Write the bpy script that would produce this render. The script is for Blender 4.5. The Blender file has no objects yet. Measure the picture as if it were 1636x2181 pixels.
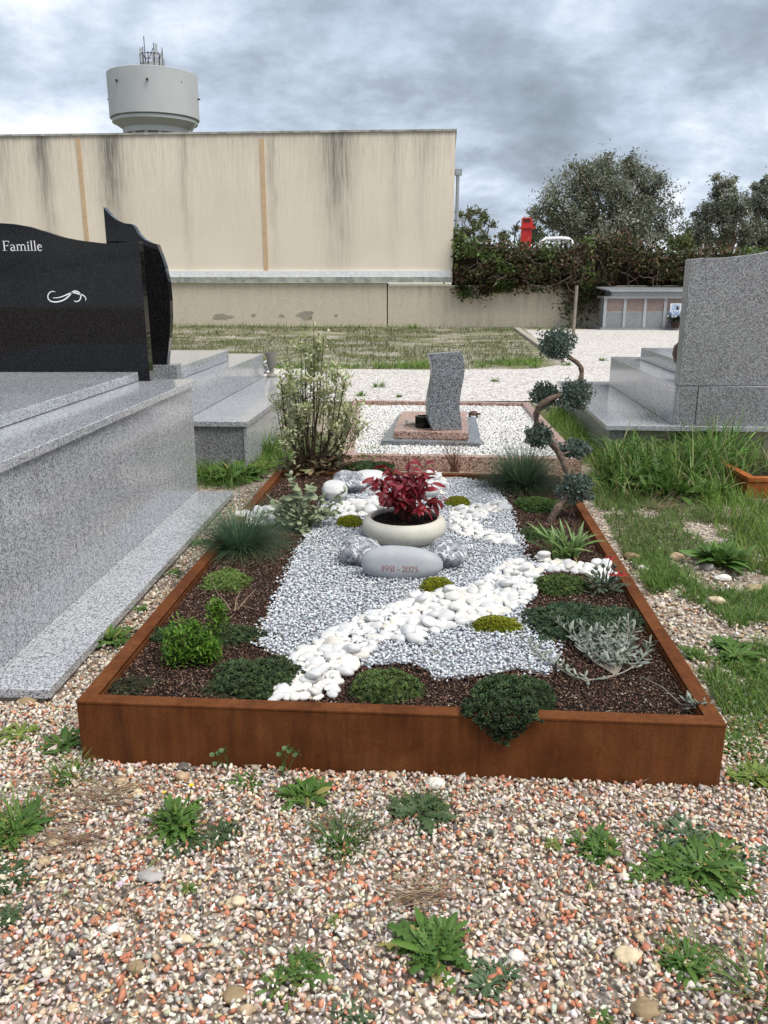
import bpy, bmesh, math
import numpy as np
from mathutils import Vector, Matrix, Euler

SC = bpy.context.scene
COL = SC.collection
R = math.radians
# ------------------------------------------------------------------ camera, sky, sun, exposure
FPX, PITCH, CAMH = 1771.0, math.atan(490.5 / 1771.0), 1.5
cam = bpy.data.cameras.new('camera')
cam_o = bpy.data.objects.new('camera', cam)
COL.objects.link(cam_o)
cam_o.location = (0, 0, CAMH)
cam_o.rotation_euler = (math.pi / 2 - PITCH, 0, 0)
cam.sensor_fit = 'HORIZONTAL'
cam.sensor_width = 36.0
cam.lens = FPX / 1636.0 * 36.0
cam.clip_start = 0.05
cam.clip_end = 2000
SC.camera = cam_o
SUN_EL, SUN_AZ = R(60), R(125)          # azimuth measured from +Y towards +X

def nd(nt, t, ins=None, **at):
    n = nt.nodes.new(t)
    for k, v in at.items():
        setattr(n, k, v)
    for k, v in (ins or {}).items():
        s = n.inputs[k]
        if isinstance(v, bpy.types.NodeSocket):
            nt.links.new(v, s)
        else:
            s.default_value = v
    return n

def ramp(nt, fac, stops, interp='LINEAR'):
    n = nd(nt, 'ShaderNodeValToRGB', {0: fac})
    cr = n.color_ramp
    cr.interpolation = interp
    while len(cr.elements) < len(stops):
        cr.elements.new(0.5)
    for e, (p, c) in zip(cr.elements, stops):
        e.position = p
        e.color = (c, c, c, 1) if isinstance(c, (int, float)) else (*c, 1)
    return n.outputs[0]

def mixc(nt, fac, a, b, mode='MIX'):
    n = nd(nt, 'ShaderNodeMix', data_type='RGBA', blend_type=mode)
    for k, v in ((0, fac), (6, a), (7, b)):
        s = n.inputs[k]
        if isinstance(v, bpy.types.NodeSocket):
            nt.links.new(v, s)
        elif k == 0:
            s.default_value = v
        else:
            s.default_value = (*v, 1) if not isinstance(v, float) else (v, v, v, 1)
    return n.outputs[2]

def math_(nt, op, a, b=0.0, clamp=False):
    n = nd(nt, 'ShaderNodeMath', {0: a, 1: b}, operation=op, use_clamp=clamp)
    return n.outputs[0]

world = bpy.data.worlds.new('World')
SC.world = world
world.use_nodes = True
world.cycles.sampling_method = 'MANUAL'
world.cycles.sample_map_resolution = 256
wt = world.node_tree
wt.nodes.clear()
sky = nd(wt, 'ShaderNodeTexSky', sky_type='NISHITA', sun_disc=False, sun_elevation=SUN_EL, sun_rotation=SUN_AZ)
tc = nd(wt, 'ShaderNodeTexCoord')
sxyz = nd(wt, 'ShaderNodeSeparateXYZ', {0: tc.outputs['Generated']})
zz_ = math_(wt, 'ADD', math_(wt, 'MAXIMUM', sxyz.outputs[2], 0.0), 0.36)     # cloud layer seen in perspective
cxy = nd(wt, 'ShaderNodeCombineXYZ', {0: math_(wt, 'DIVIDE', sxyz.outputs[0], zz_), 1: math_(wt, 'DIVIDE', sxyz.outputs[1], zz_), 2: 0.0})
mp = nd(wt, 'ShaderNodeMapping', {0: cxy.outputs[0], 1: (8.891, 4.421, 9.101), 3: (1.0, 1.0, 1.0)})
big = nd(wt, 'ShaderNodeTexNoise', {'Vector': mp.outputs[0], 'Scale': 0.8, 'Detail': 2.0, 'Roughness': 0.5})
med = nd(wt, 'ShaderNodeTexNoise', {'Vector': mp.outputs[0], 'Scale': 2.3, 'Detail': 7.0, 'Roughness': 0.6, 'Lacunarity': 2.2, 'Distortion': 0.0})
puff = nd(wt, 'ShaderNodeTexVoronoi', {'Vector': nd(wt, 'ShaderNodeVectorMath', {0: mp.outputs[0], 1: nd(wt, 'ShaderNodeVectorMath', {0: nd(wt, 'ShaderNodeTexNoise', {'Vector': mp.outputs[0], 'Scale': 3.0, 'Detail': 4.0}).outputs[1], 1: (0.45, 0.45, 0.0)}, operation='MULTIPLY').outputs[0]}, operation='ADD').outputs[0], 'Scale': 3.4, 'Detail': 1.0, 'Roughness': 0.5, 'Lacunarity': 2.3, 'Smoothness': 0.25}, feature='SMOOTH_F1', normalize=True)
low = ramp(wt, sxyz.outputs[2], [(0.02, 0.085), (0.20, 0.0)])                # more breaks far away, near the horizon
dens = math_(wt, 'ADD', math_(wt, 'MULTIPLY', big.outputs[0], 0.5), math_(wt, 'MULTIPLY', med.outputs[0], 0.42))
dens = math_(wt, 'ADD', dens, math_(wt, 'MULTIPLY', math_(wt, 'SUBTRACT', 0.5, puff.outputs[0]), 0.22))
dens = math_(wt, 'ADD', dens, low)
cloud = ramp(wt, dens, [(0.41, (2.1, 2.45, 2.85)), (0.475, (3.0, 3.5, 4.2)), (0.53, (4.4, 5.1, 6.1)), (0.575, (6.2, 6.7, 7.4)), (0.635, (8.2, 8.3, 8.4))])
gap = nd(wt, 'ShaderNodeTexNoise', {'Vector': mp.outputs[0], 'Scale': 1.1, 'Detail': 6.0, 'Roughness': 0.5})
gapf = ramp(wt, gap.outputs[0], [(0.55, 0.0), (0.72, 0.25)])
skyc = mixc(wt, gapf, cloud, sky.outputs[0])
bg = nd(wt, 'ShaderNodeBackground', {0: skyc, 1: 0.1})
wo = nd(wt, 'ShaderNodeOutputWorld', {0: bg.outputs[0]})

sun = bpy.data.lights.new('sun', 'SUN')
sun.energy = 2.6
sun.angle = R(40)
sun.color = (1.0, 0.95, 0.87)
sun_o = bpy.data.objects.new('sun', sun)
COL.objects.link(sun_o)
sd = Vector((math.sin(SUN_AZ) * math.cos(SUN_EL), math.cos(SUN_AZ) * math.cos(SUN_EL), math.sin(SUN_EL)))
sun_o.rotation_euler = sd.to_track_quat('Z', 'Y').to_euler()
sun_o.location = (0, 0, 30)
vs = SC.view_settings
vs.view_transform = 'Standard'
vs.look = 'None'
vs.exposure = 0.52
vs.gamma = 1.0
vs.use_curve_mapping = False

# ------------------------------------------------------------------ survey helpers (photo pixel -> place)
def ray(px, py):
    xc = (px - 818) / FPX
    yc = -(py - 1090.5) / FPX
    return (xc, math.cos(PITCH) + yc * math.sin(PITCH), -math.sin(PITCH) + yc * math.cos(PITCH))
def G(px, py, z=0.0):
    d = ray(px, py); t = (z - CAMH) / d[2]
    return Vector((d[0] * t, d[1] * t, z))
def V(px, py, y):
    d = ray(px, py); t = y / d[1]
    return Vector((d[0] * t, y, CAMH + d[2] * t))
def DEP(p):
    return p[1] * math.cos(PITCH) - (p[2] - CAMH) * math.sin(PITCH)
def SZ(px, p):                       # size in metres of px photo pixels at place p
    return px / FPX * DEP(p)
RNG = np.random.default_rng(11)
U = lambda a, b, n=None: RNG.uniform(a, b, n)

# ------------------------------------------------------------------ object helpers
WORLD = {}
def setp(o, label=None, cat=None, group=None, kind=None):
    if label: o['label'] = label
    if cat: o['category'] = cat
    if group: o['group'] = group
    if kind: o['kind'] = kind
    return o
def thing(name, label, cat, loc, group=None):
    o = bpy.data.objects.new(name, None)
    o.empty_display_size = 0.1
    COL.objects.link(o)
    o.location = loc
    WORLD[o.name] = Vector(loc)
    return setp(o, label, cat, group)
def mesh_data(name, Vs, Fs, mat=None, smooth=False, cols=None):
    Vs = np.asarray(Vs, dtype=np.float64).reshape(-1, 3)
    me = bpy.data.meshes.new(name)
    if isinstance(Fs, np.ndarray):
        n, k = Fs.shape
        me.vertices.add(len(Vs)); me.vertices.foreach_set('co', Vs.astype(np.float32).ravel())
        me.loops.add(n * k); me.loops.foreach_set('vertex_index', Fs.astype(np.int32).ravel())
        me.polygons.add(n); me.polygons.foreach_set('loop_start', np.arange(0, n * k, k, dtype=np.int32))
        me.update(calc_edges=True)
    else:
        me.from_pydata([tuple(v) for v in Vs], [], [tuple(f) for f in Fs])
    if smooth:
        me.polygons.foreach_set('use_smooth', np.ones(len(me.polygons), dtype=bool))
    if cols is not None:
        a = me.attributes.new('Col', 'FLOAT_COLOR', 'POINT')
        c = np.ones((len(Vs), 4), dtype=np.float32); c[:, :3] = cols
        a.data.foreach_set('color', c.ravel())
    if mat: me.materials.append(mat)
    me.update()
    return me
def mesh(name, Vs, Fs, mat, parent=None, smooth=False, cols=None, recentre=True):
    Vs = np.array(Vs, dtype=np.float64).reshape(-1, 3)
    if parent is not None:
        off = WORLD[parent.name]
    elif recentre:
        mn, mx = Vs.min(0), Vs.max(0)
        off = Vector(((mn[0] + mx[0]) / 2, (mn[1] + mx[1]) / 2, mn[2]))
    else:
        off = Vector((0, 0, 0))
    me = mesh_data(name, Vs - np.array(off), Fs, mat, smooth, cols)
    o = bpy.data.objects.new(name, me)
    COL.objects.link(o)
    if parent is not None:
        o.parent = parent
    else:
        o.location = off
    WORLD[o.name] = Vector(off)
    return o
def put(name, me, parent, loc, rot=(0, 0, 0), s=(1, 1, 1)):
    o = bpy.data.objects.new(name, me)
    COL.objects.link(o)
    if parent is not None:
        o.parent = parent
        o.location = Vector(loc) - WORLD[parent.name]
    else:
        o.location = loc
    o.rotation_euler = rot
    o.scale = s if not isinstance(s, (int, float)) else (s, s, s)
    return o

class MB:
    def __init__(s): s.v = []; s.f = []
    def add(s, v, f):
        b = len(s.v); s.v += [tuple(p) for p in v]; s.f += [tuple(i + b for i in q) for q in f]; return s
    def box(s, a, b):
        (x0, y0, z0), (x1, y1, z1) = a, b
        return s.add([(x0, y0, z0), (x1, y0, z0), (x1, y1, z0), (x0, y1, z0), (x0, y0, z1), (x1, y0, z1), (x1, y1, z1), (x0, y1, z1)],
                     [(0, 3, 2, 1), (4, 5, 6, 7), (0, 1, 5, 4), (1, 2, 6, 5), (2, 3, 7, 6), (3, 0, 4, 7)])
    def prism(s, poly, z0, z1):
        """plan polygon (x,y) ccw raised from z0 to z1"""
        n = len(poly)
        v = [(p[0], p[1], z0) for p in poly] + [(p[0], p[1], z1) for p in poly]
        f = [tuple(range(n - 1, -1, -1)), tuple(range(n, 2 * n))] + [(i, (i + 1) % n, n + (i + 1) % n, n + i) for i in range(n)]
        return s.add(v, f)
    def slabxz(s, poly, y0, y1):
        """front outline (x,z) carried from y0 back to y1"""
        n = len(poly)
        v = [(p[0], y0, p[1]) for p in poly] + [(p[0], y1, p[1]) for p in poly]
        f = [tuple(range(n)), tuple(range(2 * n - 1, n - 1, -1))] + [((i + 1) % n, i, n + i, n + (i + 1) % n) for i in range(n)]
        return s.add(v, f)
    def tube(s, pts, rad, k=8, cap=True):
        pts = [Vector(p) for p in pts]
        n = len(pts)
        rad = [rad] * n if isinstance(rad, (int, float)) else list(rad)
        v = []; f = []
        up = Vector((0.13, 0.31, 0.94)).normalized()
        for i, p in enumerate(pts):
            t = (pts[min(i + 1, n - 1)] - pts[max(i - 1, 0)])
            t = t.normalized() if t.length > 1e-9 else Vector((0, 0, 1))
            a = t.cross(up)
            if a.length < 0.05: a = t.cross(Vector((1, 0, 0)))
            a.normalize(); b = t.cross(a)
            for j in range(k):
                q = 2 * math.pi * j / k
                v.append(p + (a * math.cos(q) + b * math.sin(q)) * rad[i])
        for i in range(n - 1):
            for j in range(k):
                f.append((i * k + j, i * k + (j + 1) % k, (i + 1) * k + (j + 1) % k, (i + 1) * k + j))
        if cap:
            f.append(tuple(range(k))); f.append(tuple(range(n * k - 1, (n - 1) * k - 1, -1)))
        return s.add(v, f)
    def lathe(s, prof, c, k=32):
        n = len(prof); v = []; f = []
        for r, z in prof:
            for j in range(k):
                q = 2 * math.pi * j / k
                v.append((c[0] + r * math.cos(q), c[1] + r * math.sin(q), c[2] + z))
        for i in range(n - 1):
            for j in range(k):
                f.append((i * k + j, i * k + (j + 1) % k, (i + 1) * k + (j + 1) % k, (i + 1) * k + j))
        return s.add(v, f)
    def build(s, name, mat, parent=None, smooth=False, bevel=0.0, recentre=True):
        o = mesh(name, s.v, s.f, mat, parent, False, None, recentre)
        if bevel or smooth:
            bm = bmesh.new(); bm.from_mesh(o.data)
            bmesh.ops.recalc_face_normals(bm, faces=bm.faces)
            if bevel:
                es = [e for e in bm.edges if len(e.link_faces) == 2 and e.calc_face_angle(0) > 0.5]
                bmesh.ops.bevel(bm, geom=es, offset=bevel, segments=2, affect='EDGES', profile=0.5)
            if smooth:
                for fc in bm.faces: fc.smooth = True
                for e in bm.edges:
                    if len(e.link_faces) == 2 and e.calc_face_angle(0) > 0.7: e.smooth = False
            bm.to_mesh(o.data); bm.free()
        return o

# ---- many-piece meshes (numpy)
def rotm(yaw, pitch=0, roll=0):
    yaw, pitch, roll = np.broadcast_arrays(np.asarray(yaw, float), np.asarray(pitch, float), np.asarray(roll, float))
    cy, sy, cp, sp, cr, sr = np.cos(yaw), np.sin(yaw), np.cos(pitch), np.sin(pitch), np.cos(roll), np.sin(roll)
    M = np.empty(yaw.shape + (3, 3))
    M[..., 0, 0] = cy * cp; M[..., 0, 1] = cy * sp * sr - sy * cr; M[..., 0, 2] = cy * sp * cr + sy * sr
    M[..., 1, 0] = sy * cp; M[..., 1, 1] = sy * sp * sr + cy * cr; M[..., 1, 2] = sy * sp * cr - cy * sr
    M[..., 2, 0] = -sp; M[..., 2, 1] = cp * sr; M[..., 2, 2] = cp * cr
    return M
def hull_protos(n, npts, seed, rough=0.25):
    rg = np.random.default_rng(seed); out = []
    for _ in range(n):
        p = rg.normal(size=(npts, 3)); p /= np.linalg.norm(p, axis=1)[:, None]
        p *= rg.uniform(1 - rough, 1.0, (npts, 1))
        bm = bmesh.new()
        for q in p: bm.verts.new(q)
        r = bmesh.ops.convex_hull(bm, input=bm.verts)
        bmesh.ops.delete(bm, geom=[g for g in r['geom_interior'] if isinstance(g, bmesh.types.BMVert)], context='VERTS')
        bmesh.ops.triangulate(bm, faces=bm.faces)
        bm.verts.index_update()
        vv = np.array([v.co[:] for v in bm.verts]); ff = np.array([[v.index for v in f.verts] for f in bm.faces])
        bm.free(); out.append((vv, ff))
    return out
def ico(sub):
    bm = bmesh.new(); bmesh.ops.create_icosphere(bm, subdivisions=sub, radius=1.0)
    vv = np.array([v.co[:] for v in bm.verts]); ff = np.array([[v.index for v in f.verts] for f in bm.faces]); bm.free()
    return vv, ff
def scatter(name, protos, pos, rot, scale, cols, mat, parent=None, smooth=False, kind='stuff', recentre=False):
    pos = np.asarray(pos, float); n = len(pos)
    scale = np.asarray(scale, float)
    if scale.ndim == 1: scale = scale[:, None] * np.ones(3)
    which = RNG.integers(0, len(protos), n)
    Vs, Fs, Cs, b = [], [], [], 0
    for k, (pv, pf) in enumerate(protos):
        idx = np.nonzero(which == k)[0]
        if not len(idx): continue
        P = pv[None] * scale[idx][:, None, :]
        P = np.einsum('nij,nvj->nvi', rot[idx], P) + pos[idx][:, None, :]
        m = pv.shape[0]
        F = pf[None] + (b + np.arange(len(idx)) * m)[:, None, None]
        Vs.append(P.reshape(-1, 3)); Fs.append(F.reshape(-1, pf.shape[1])); Cs.append(np.repeat(cols[idx], m, axis=0))
        b += m * len(idx)
    o = mesh(name, np.concatenate(Vs), np.concatenate(Fs), mat, parent, smooth, np.concatenate(Cs), recentre)
    if kind: o['kind'] = kind
    return o
def pal(cols, probs, n, jit=0.12):
    cols = np.array(cols, float); probs = np.array(probs, float); probs /= probs.sum()
    c = cols[RNG.choice(len(cols), n, p=probs)]
    return np.clip(c * np.exp(RNG.normal(0, jit, (n, 1))) * np.exp(RNG.normal(0, jit * 0.3, (n, 3))), 0.004, 0.92)
def inpoly(poly, x, y):
    x = np.asarray(x); y = np.asarray(y); c = np.zeros(x.shape, bool); n = len(poly)
    for i in range(n):
        x0, y0 = poly[i][0], poly[i][1]; x1, y1 = poly[i - 1][0], poly[i - 1][1]
        t = ((y0 > y) != (y1 > y))
        c ^= t & (x < (x1 - x0) * (y - y0) / ((y1 - y0) if y1 != y0 else 1e-12) + x0)
    return c
def grid_pts(poly, s, jit=0.5):
    P = np.array([(p[0], p[1]) for p in poly]); mn, mx = P.min(0), P.max(0)
    gx, gy = np.meshgrid(np.arange(mn[0], mx[0], s), np.arange(mn[1], mx[1], s * 0.87))
    gx = gx + (np.arange(gx.shape[0]) % 2)[:, None] * s * 0.5
    x = gx.ravel() + U(-jit, jit, gx.size) * s; y = gy.ravel() + U(-jit, jit, gx.size) * s
    k = inpoly(poly, x, y)
    return x[k], y[k]
def vnoise(x, y, s, seed=0):
    """smooth value noise 0..1"""
    rg = np.random.default_rng(seed); T = rg.random((64, 64))
    x = np.asarray(x) / s + 31.3; y = np.asarray(y) / s + 17.7
    i = np.floor(x).astype(int); j = np.floor(y).astype(int); u = x - i; v = y - j
    u = u * u * (3 - 2 * u); v = v * v * (3 - 2 * v)
    g = lambda a, b: T[a % 64, b % 64]
    return (g(i, j) * (1 - u) + g(i + 1, j) * u) * (1 - v) + (g(i, j + 1) * (1 - u) + g(i + 1, j + 1) * u) * v
def strips(base, az, el, L, W, bend, cols, seg=4, prof=None, fold=0.0, twist=0.0, tipcol=None):
    """curved leaf blades: returns verts, quads, vertex colours"""
    base = np.asarray(base, float); n = len(base)
    az, el, L, W, bend = [np.broadcast_to(np.asarray(a, float), (n,)) for a in (az, el, L, W, bend)]
    prof = prof or (lambda t: 1 - t ** 2)
    rows = []; cc = []
    p = base.copy()
    side0 = np.stack([-np.sin(az), np.cos(az), np.zeros(n)], 1)
    tw = RNG.uniform(-1, 1, n) * twist
    for i in range(seg + 1):
        t = i / seg
        e = el - bend * t
        d = np.stack([np.cos(az) * np.cos(e), np.sin(az) * np.cos(e), np.sin(e)], 1)
        nrm = np.cross(d, side0)
        side = side0 * np.cos(tw)[:, None] + nrm * np.sin(tw)[:, None]
        w = (W * 0.5 * max(prof(t), 0.03))[:, None]
        if fold:
            up = np.cross(d, side)
            rows.append(np.stack([p - side * w - up * w * fold, p, p + side * w - up * w * fold], 1))
        else:
            rows.append(np.stack([p - side * w, p + side * w], 1))
        c = cols if tipcol is None else cols * (1 - t * t) + tipcol * t * t
        cc.append(np.repeat(c[:, None, :], rows[-1].shape[1], 1))
        p = p + d * (L / seg)[:, None]
    A = np.stack(rows, 1); k = A.shape[2]               # n, seg+1, k, 3
    Vv = A.reshape(-1, 3); Cv = np.stack(cc, 1).reshape(-1, 3)
    q = []
    for i in range(seg):
        for j in range(k - 1):
            q.append((i * k + j, i * k + j + 1, (i + 1) * k + j + 1, (i + 1) * k + j))
    q = np.array(q)
    F = (q[None] + (np.arange(n) * (seg + 1) * k)[:, None, None]).reshape(-1, 4)
    return Vv, F, Cv
def blades(name, mat, parent, *a, kind=None, **k):
    v, f, c = strips(*a, **k)
    o = mesh(name, v, f, mat, parent, True, c, recentre=parent is None)
    if kind: o['kind'] = kind
    return o

# ------------------------------------------------------------------ materials
def mat(name):
    m = bpy.data.materials.new(name); m.use_nodes = True
    nt = m.node_tree
    return m, nt, nt.nodes['Principled BSDF']
def setin(b, nt, **k):
    for key, v in k.items():
        s = b.inputs[key.replace('_', ' ')]
        if isinstance(v, bpy.types.NodeSocket): nt.links.new(v, s)
        else: s.default_value = (*v, 1) if isinstance(v, tuple) and len(v) == 3 and s.type == 'RGBA' else v
def coord(nt, scale=(1, 1, 1), rand=False):
    t = nd(nt, 'ShaderNodeTexCoord')
    src = t.outputs['Object']
    if rand:
        oi = nd(nt, 'ShaderNodeObjectInfo')
        sc = nd(nt, 'ShaderNodeVectorMath', {0: oi.outputs['Random'], 1: (37.0, 11.0, 53.0)}, operation='MULTIPLY')
        src = nd(nt, 'ShaderNodeVectorMath', {0: src, 1: sc.outputs[0]}, operation='ADD').outputs[0]
    return nd(nt, 'ShaderNodeMapping', {0: src, 3: scale}).outputs[0]
def noise(nt, vec, s, d=4.0, r=0.55, dist=0.0):
    return nd(nt, 'ShaderNodeTexNoise', {'Vector': vec, 'Scale': s, 'Detail': d, 'Roughness': r, 'Distortion': dist}).outputs[0]
def bump(nt, h, strength=0.3, dist=0.01):
    return nd(nt, 'ShaderNodeBump', {'Height': h, 'Strength': strength, 'Distance': dist}).outputs[0]
def attr_mat(name, rough=0.8, spec=0.3, transl=0.0, nscale=0.0, namp=0.3, bmp=0.0, sheen=0.0):
    m, nt, b = mat(name)
    a = nd(nt, 'ShaderNodeAttribute', attribute_name='Col')
    c = a.outputs[0]
    if nscale:
        v = coord(nt)
        f = noise(nt, v, nscale, 3)
        c = mixc(nt, 1.0, c, ramp(nt, f, [(0.3, 1 - namp), (0.7, 1 + namp)]), 'MULTIPLY')
        if bmp: setin(b, nt, Normal=bump(nt, f, bmp, 0.004))
    setin(b, nt, Base_Color=c, Roughness=rough, Specular_IOR_Level=spec)
    if transl:
        tr = nd(nt, 'ShaderNodeBsdfTranslucent', {0: c})
        mx = nd(nt, 'ShaderNodeMixShader', {0: transl, 1: b.outputs[0], 2: tr.outputs[0]})
        nt.links.new(mx.outputs[0], nt.nodes['Material Output'].inputs[0])
    return m
def leaf_mat(name, c1, c2, rough=0.5, transl=0.25, spec=0.35, old=None):
    """leaf colour varies from leaf to leaf (object random) and over the blade"""
    m, nt, b = mat(name)
    oi = nd(nt, 'ShaderNodeObjectInfo')
    c = mixc(nt, oi.outputs['Random'], c1, c2)
    if old:
        c = mixc(nt, ramp(nt, oi.outputs['Random'], [(0.94, 0.0), (0.96, 0.8)]), c, old)
    f = noise(nt, coord(nt, rand=True), 60, 2)
    c = mixc(nt, 1.0, c, ramp(nt, f, [(0.3, 0.8), (0.7, 1.2)]), 'MULTIPLY')
    setin(b, nt, Base_Color=c, Roughness=rough, Specular_IOR_Level=spec)
    tr = nd(nt, 'ShaderNodeBsdfTranslucent', {0: c})
    mx = nd(nt, 'ShaderNodeMixShader', {0: transl, 1: b.outputs[0], 2: tr.outputs[0]})
    nt.links.new(mx.outputs[0], nt.nodes['Material Output'].inputs[0])
    return m
def flat_mat(name, c, rough=0.6, spec=0.4, metal=0.0, var=0.12, scale=8.0):
    m, nt, b = mat(name)
    f = noise(nt, coord(nt), scale, 5)
    setin(b, nt, Base_Color=mixc(nt, 1.0, c, ramp(nt, f, [(0.3, 1 - var), (0.7, 1 + var)]), 'MULTIPLY'), Roughness=rough, Specular_IOR_Level=spec, Metallic=metal)
    return m
def granite(name, stops, cell=170.0, rough=0.22, coarse=60.0, cmix=0.35, spec=0.5, stretch=(1, 1, 1)):
    m, nt, b = mat(name)
    v = coord(nt, stretch)
    vd = nd(nt, 'ShaderNodeVectorMath', {0: v, 1: nd(nt, 'ShaderNodeTexNoise', {'Vector': v, 'Scale': cell * 0.7, 'Detail': 1.0}).outputs[1]}, operation='ADD')
    vo = nd(nt, 'ShaderNodeTexVoronoi', {'Vector': v, 'Scale': cell, 'Randomness': 1.0})
    sep = nd(nt, 'ShaderNodeSeparateColor', {0: vo.outputs['Color']})
    n2 = noise(nt, v, coarse, 3, 0.6)
    n3 = noise(nt, v, cell * 1.7, 2, 0.5)
    f = math_(nt, 'ADD', math_(nt, 'MULTIPLY', sep.outputs[0], 0.5), math_(nt, 'MULTIPLY', n2, cmix))
    f = math_(nt, 'ADD', f, math_(nt, 'MULTIPLY', n3, 0.5 - cmix))
    c = ramp(nt, f, stops)
    w = noise(nt, v, 1.3, 3)
    c = mixc(nt, 1.0, c, ramp(nt, w, [(0.3, 0.9), (0.7, 1.08)]), 'MULTIPLY')
    setin(b, nt, Base_Color=c, Roughness=math_(nt, 'MULTIPLY', math_(nt, 'ADD', 0.75, math_(nt, 'MULTIPLY', w, 0.6)), rough), Specular_IOR_Level=spec)
    return m

M = {}
GREY = [(0.27, (0.07, 0.073, 0.08)), (0.38, (0.20, 0.208, 0.228)), (0.50, (0.375, 0.388, 0.415)), (0.66, (0.57, 0.585, 0.61))]
M['granite'] = granite('light grey granite', GREY, 250, 0.12, spec=0.7)
DGREY = [(0.27, (0.035, 0.037, 0.04)), (0.40, (0.12, 0.125, 0.13)), (0.52, (0.235, 0.24, 0.25)), (0.68, (0.42, 0.43, 0.44))]
M['granite_dark'] = granite('mid grey granite', DGREY, 230, 0.3)
M['granite_black'] = granite('black granite', [(0.38, (0.002, 0.002, 0.0024)), (0.54, (0.005, 0.005, 0.006)), (0.70, (0.026, 0.026, 0.028))], 330, 0.03, spec=0.28)
M['granite_pink'] = granite('pink granite', [(0.28, (0.06, 0.03, 0.025)), (0.42, (0.27, 0.14, 0.10)), (0.55, (0.46, 0.28, 0.22)), (0.7, (0.6, 0.45, 0.38))], 130, 0.35)
M['granite_blue'] = granite('blue grey granite', [(0.3, (0.03, 0.036, 0.042)), (0.45, (0.10, 0.115, 0.13)), (0.56, (0.19, 0.21, 0.235)), (0.68, (0.38, 0.40, 0.42))], 210, 0.25, coarse=130)

def mk_corten(name='corten steel', k=0.56):
    m, nt, b = mat(name)
    v = coord(nt)
    st = noise(nt, coord(nt, (14, 14, 1.2)), 3.0, 6, 0.65)
    sp = noise(nt, v, 130, 4, 0.7)
    bl = noise(nt, v, 3.5, 6, 0.6, 0.4)
    c = ramp(nt, bl, [(0.3, (0.15 * k, 0.045 * k, 0.013 * k)), (0.5, (0.225 * k, 0.072 * k, 0.020 * k)), (0.72, (0.30 * k, 0.112 * k, 0.038 * k))])
    c = mixc(nt, 0.5, c, ramp(nt, st, [(0.3, 0.5), (0.68, 1.3)]), 'MULTIPLY')
    run = noise(nt, coord(nt, (5, 5, 0.5)), 2.0, 4, 0.6)
    c = mixc(nt, ramp(nt, run, [(0.55, 0.0), (0.75, 0.5)]), c, (0.05 * k, 0.016 * k, 0.008 * k))
    c = mixc(nt, 0.5, c, ramp(nt, sp, [(0.3, 0.6), (0.7, 1.35)]), 'MULTIPLY')
    setin(b, nt, Base_Color=c, Roughness=0.8, Specular_IOR_Level=0.15, Normal=bump(nt, sp, 0.15, 0.002))
    return m
M['corten'] = mk_corten()
M['pebble'] = attr_mat('gravel stones', 0.75, 0.25, 0, 160, 0.18, 0.3)
M['chip'] = attr_mat('grey marble chips', 0.7, 0.3, 0, 180, 0.2)
M['mulch'] = attr_mat('bark mulch', 0.85, 0.2)
M['leafcol'] = attr_mat('foliage', 0.55, 0.3, 0.22)
M['sedumcol'] = attr_mat('succulent foliage', 0.6, 0.25, 0.08)
M['grasscol'] = attr_mat('grass blades', 0.5, 0.3, 0.3)
M['bark'] = flat_mat('bark', (0.16, 0.115, 0.085), 0.9, 0.1, 0, 0.5, 45)
M['twig'] = flat_mat('dark twig', (0.06, 0.04, 0.03), 0.9, 0.1, 0, 0.4, 60)
M['white'] = flat_mat('white metal paint', (0.78, 0.79, 0.80), 0.45)
M['red'] = flat_mat('red machine paint', (0.55, 0.02, 0.015), 0.4, 0.5, 0, 0.1, 3)
M['concrete'] = flat_mat('concrete', (0.36, 0.33, 0.28), 0.9, 0.2, 0, 0.25, 14)

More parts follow.
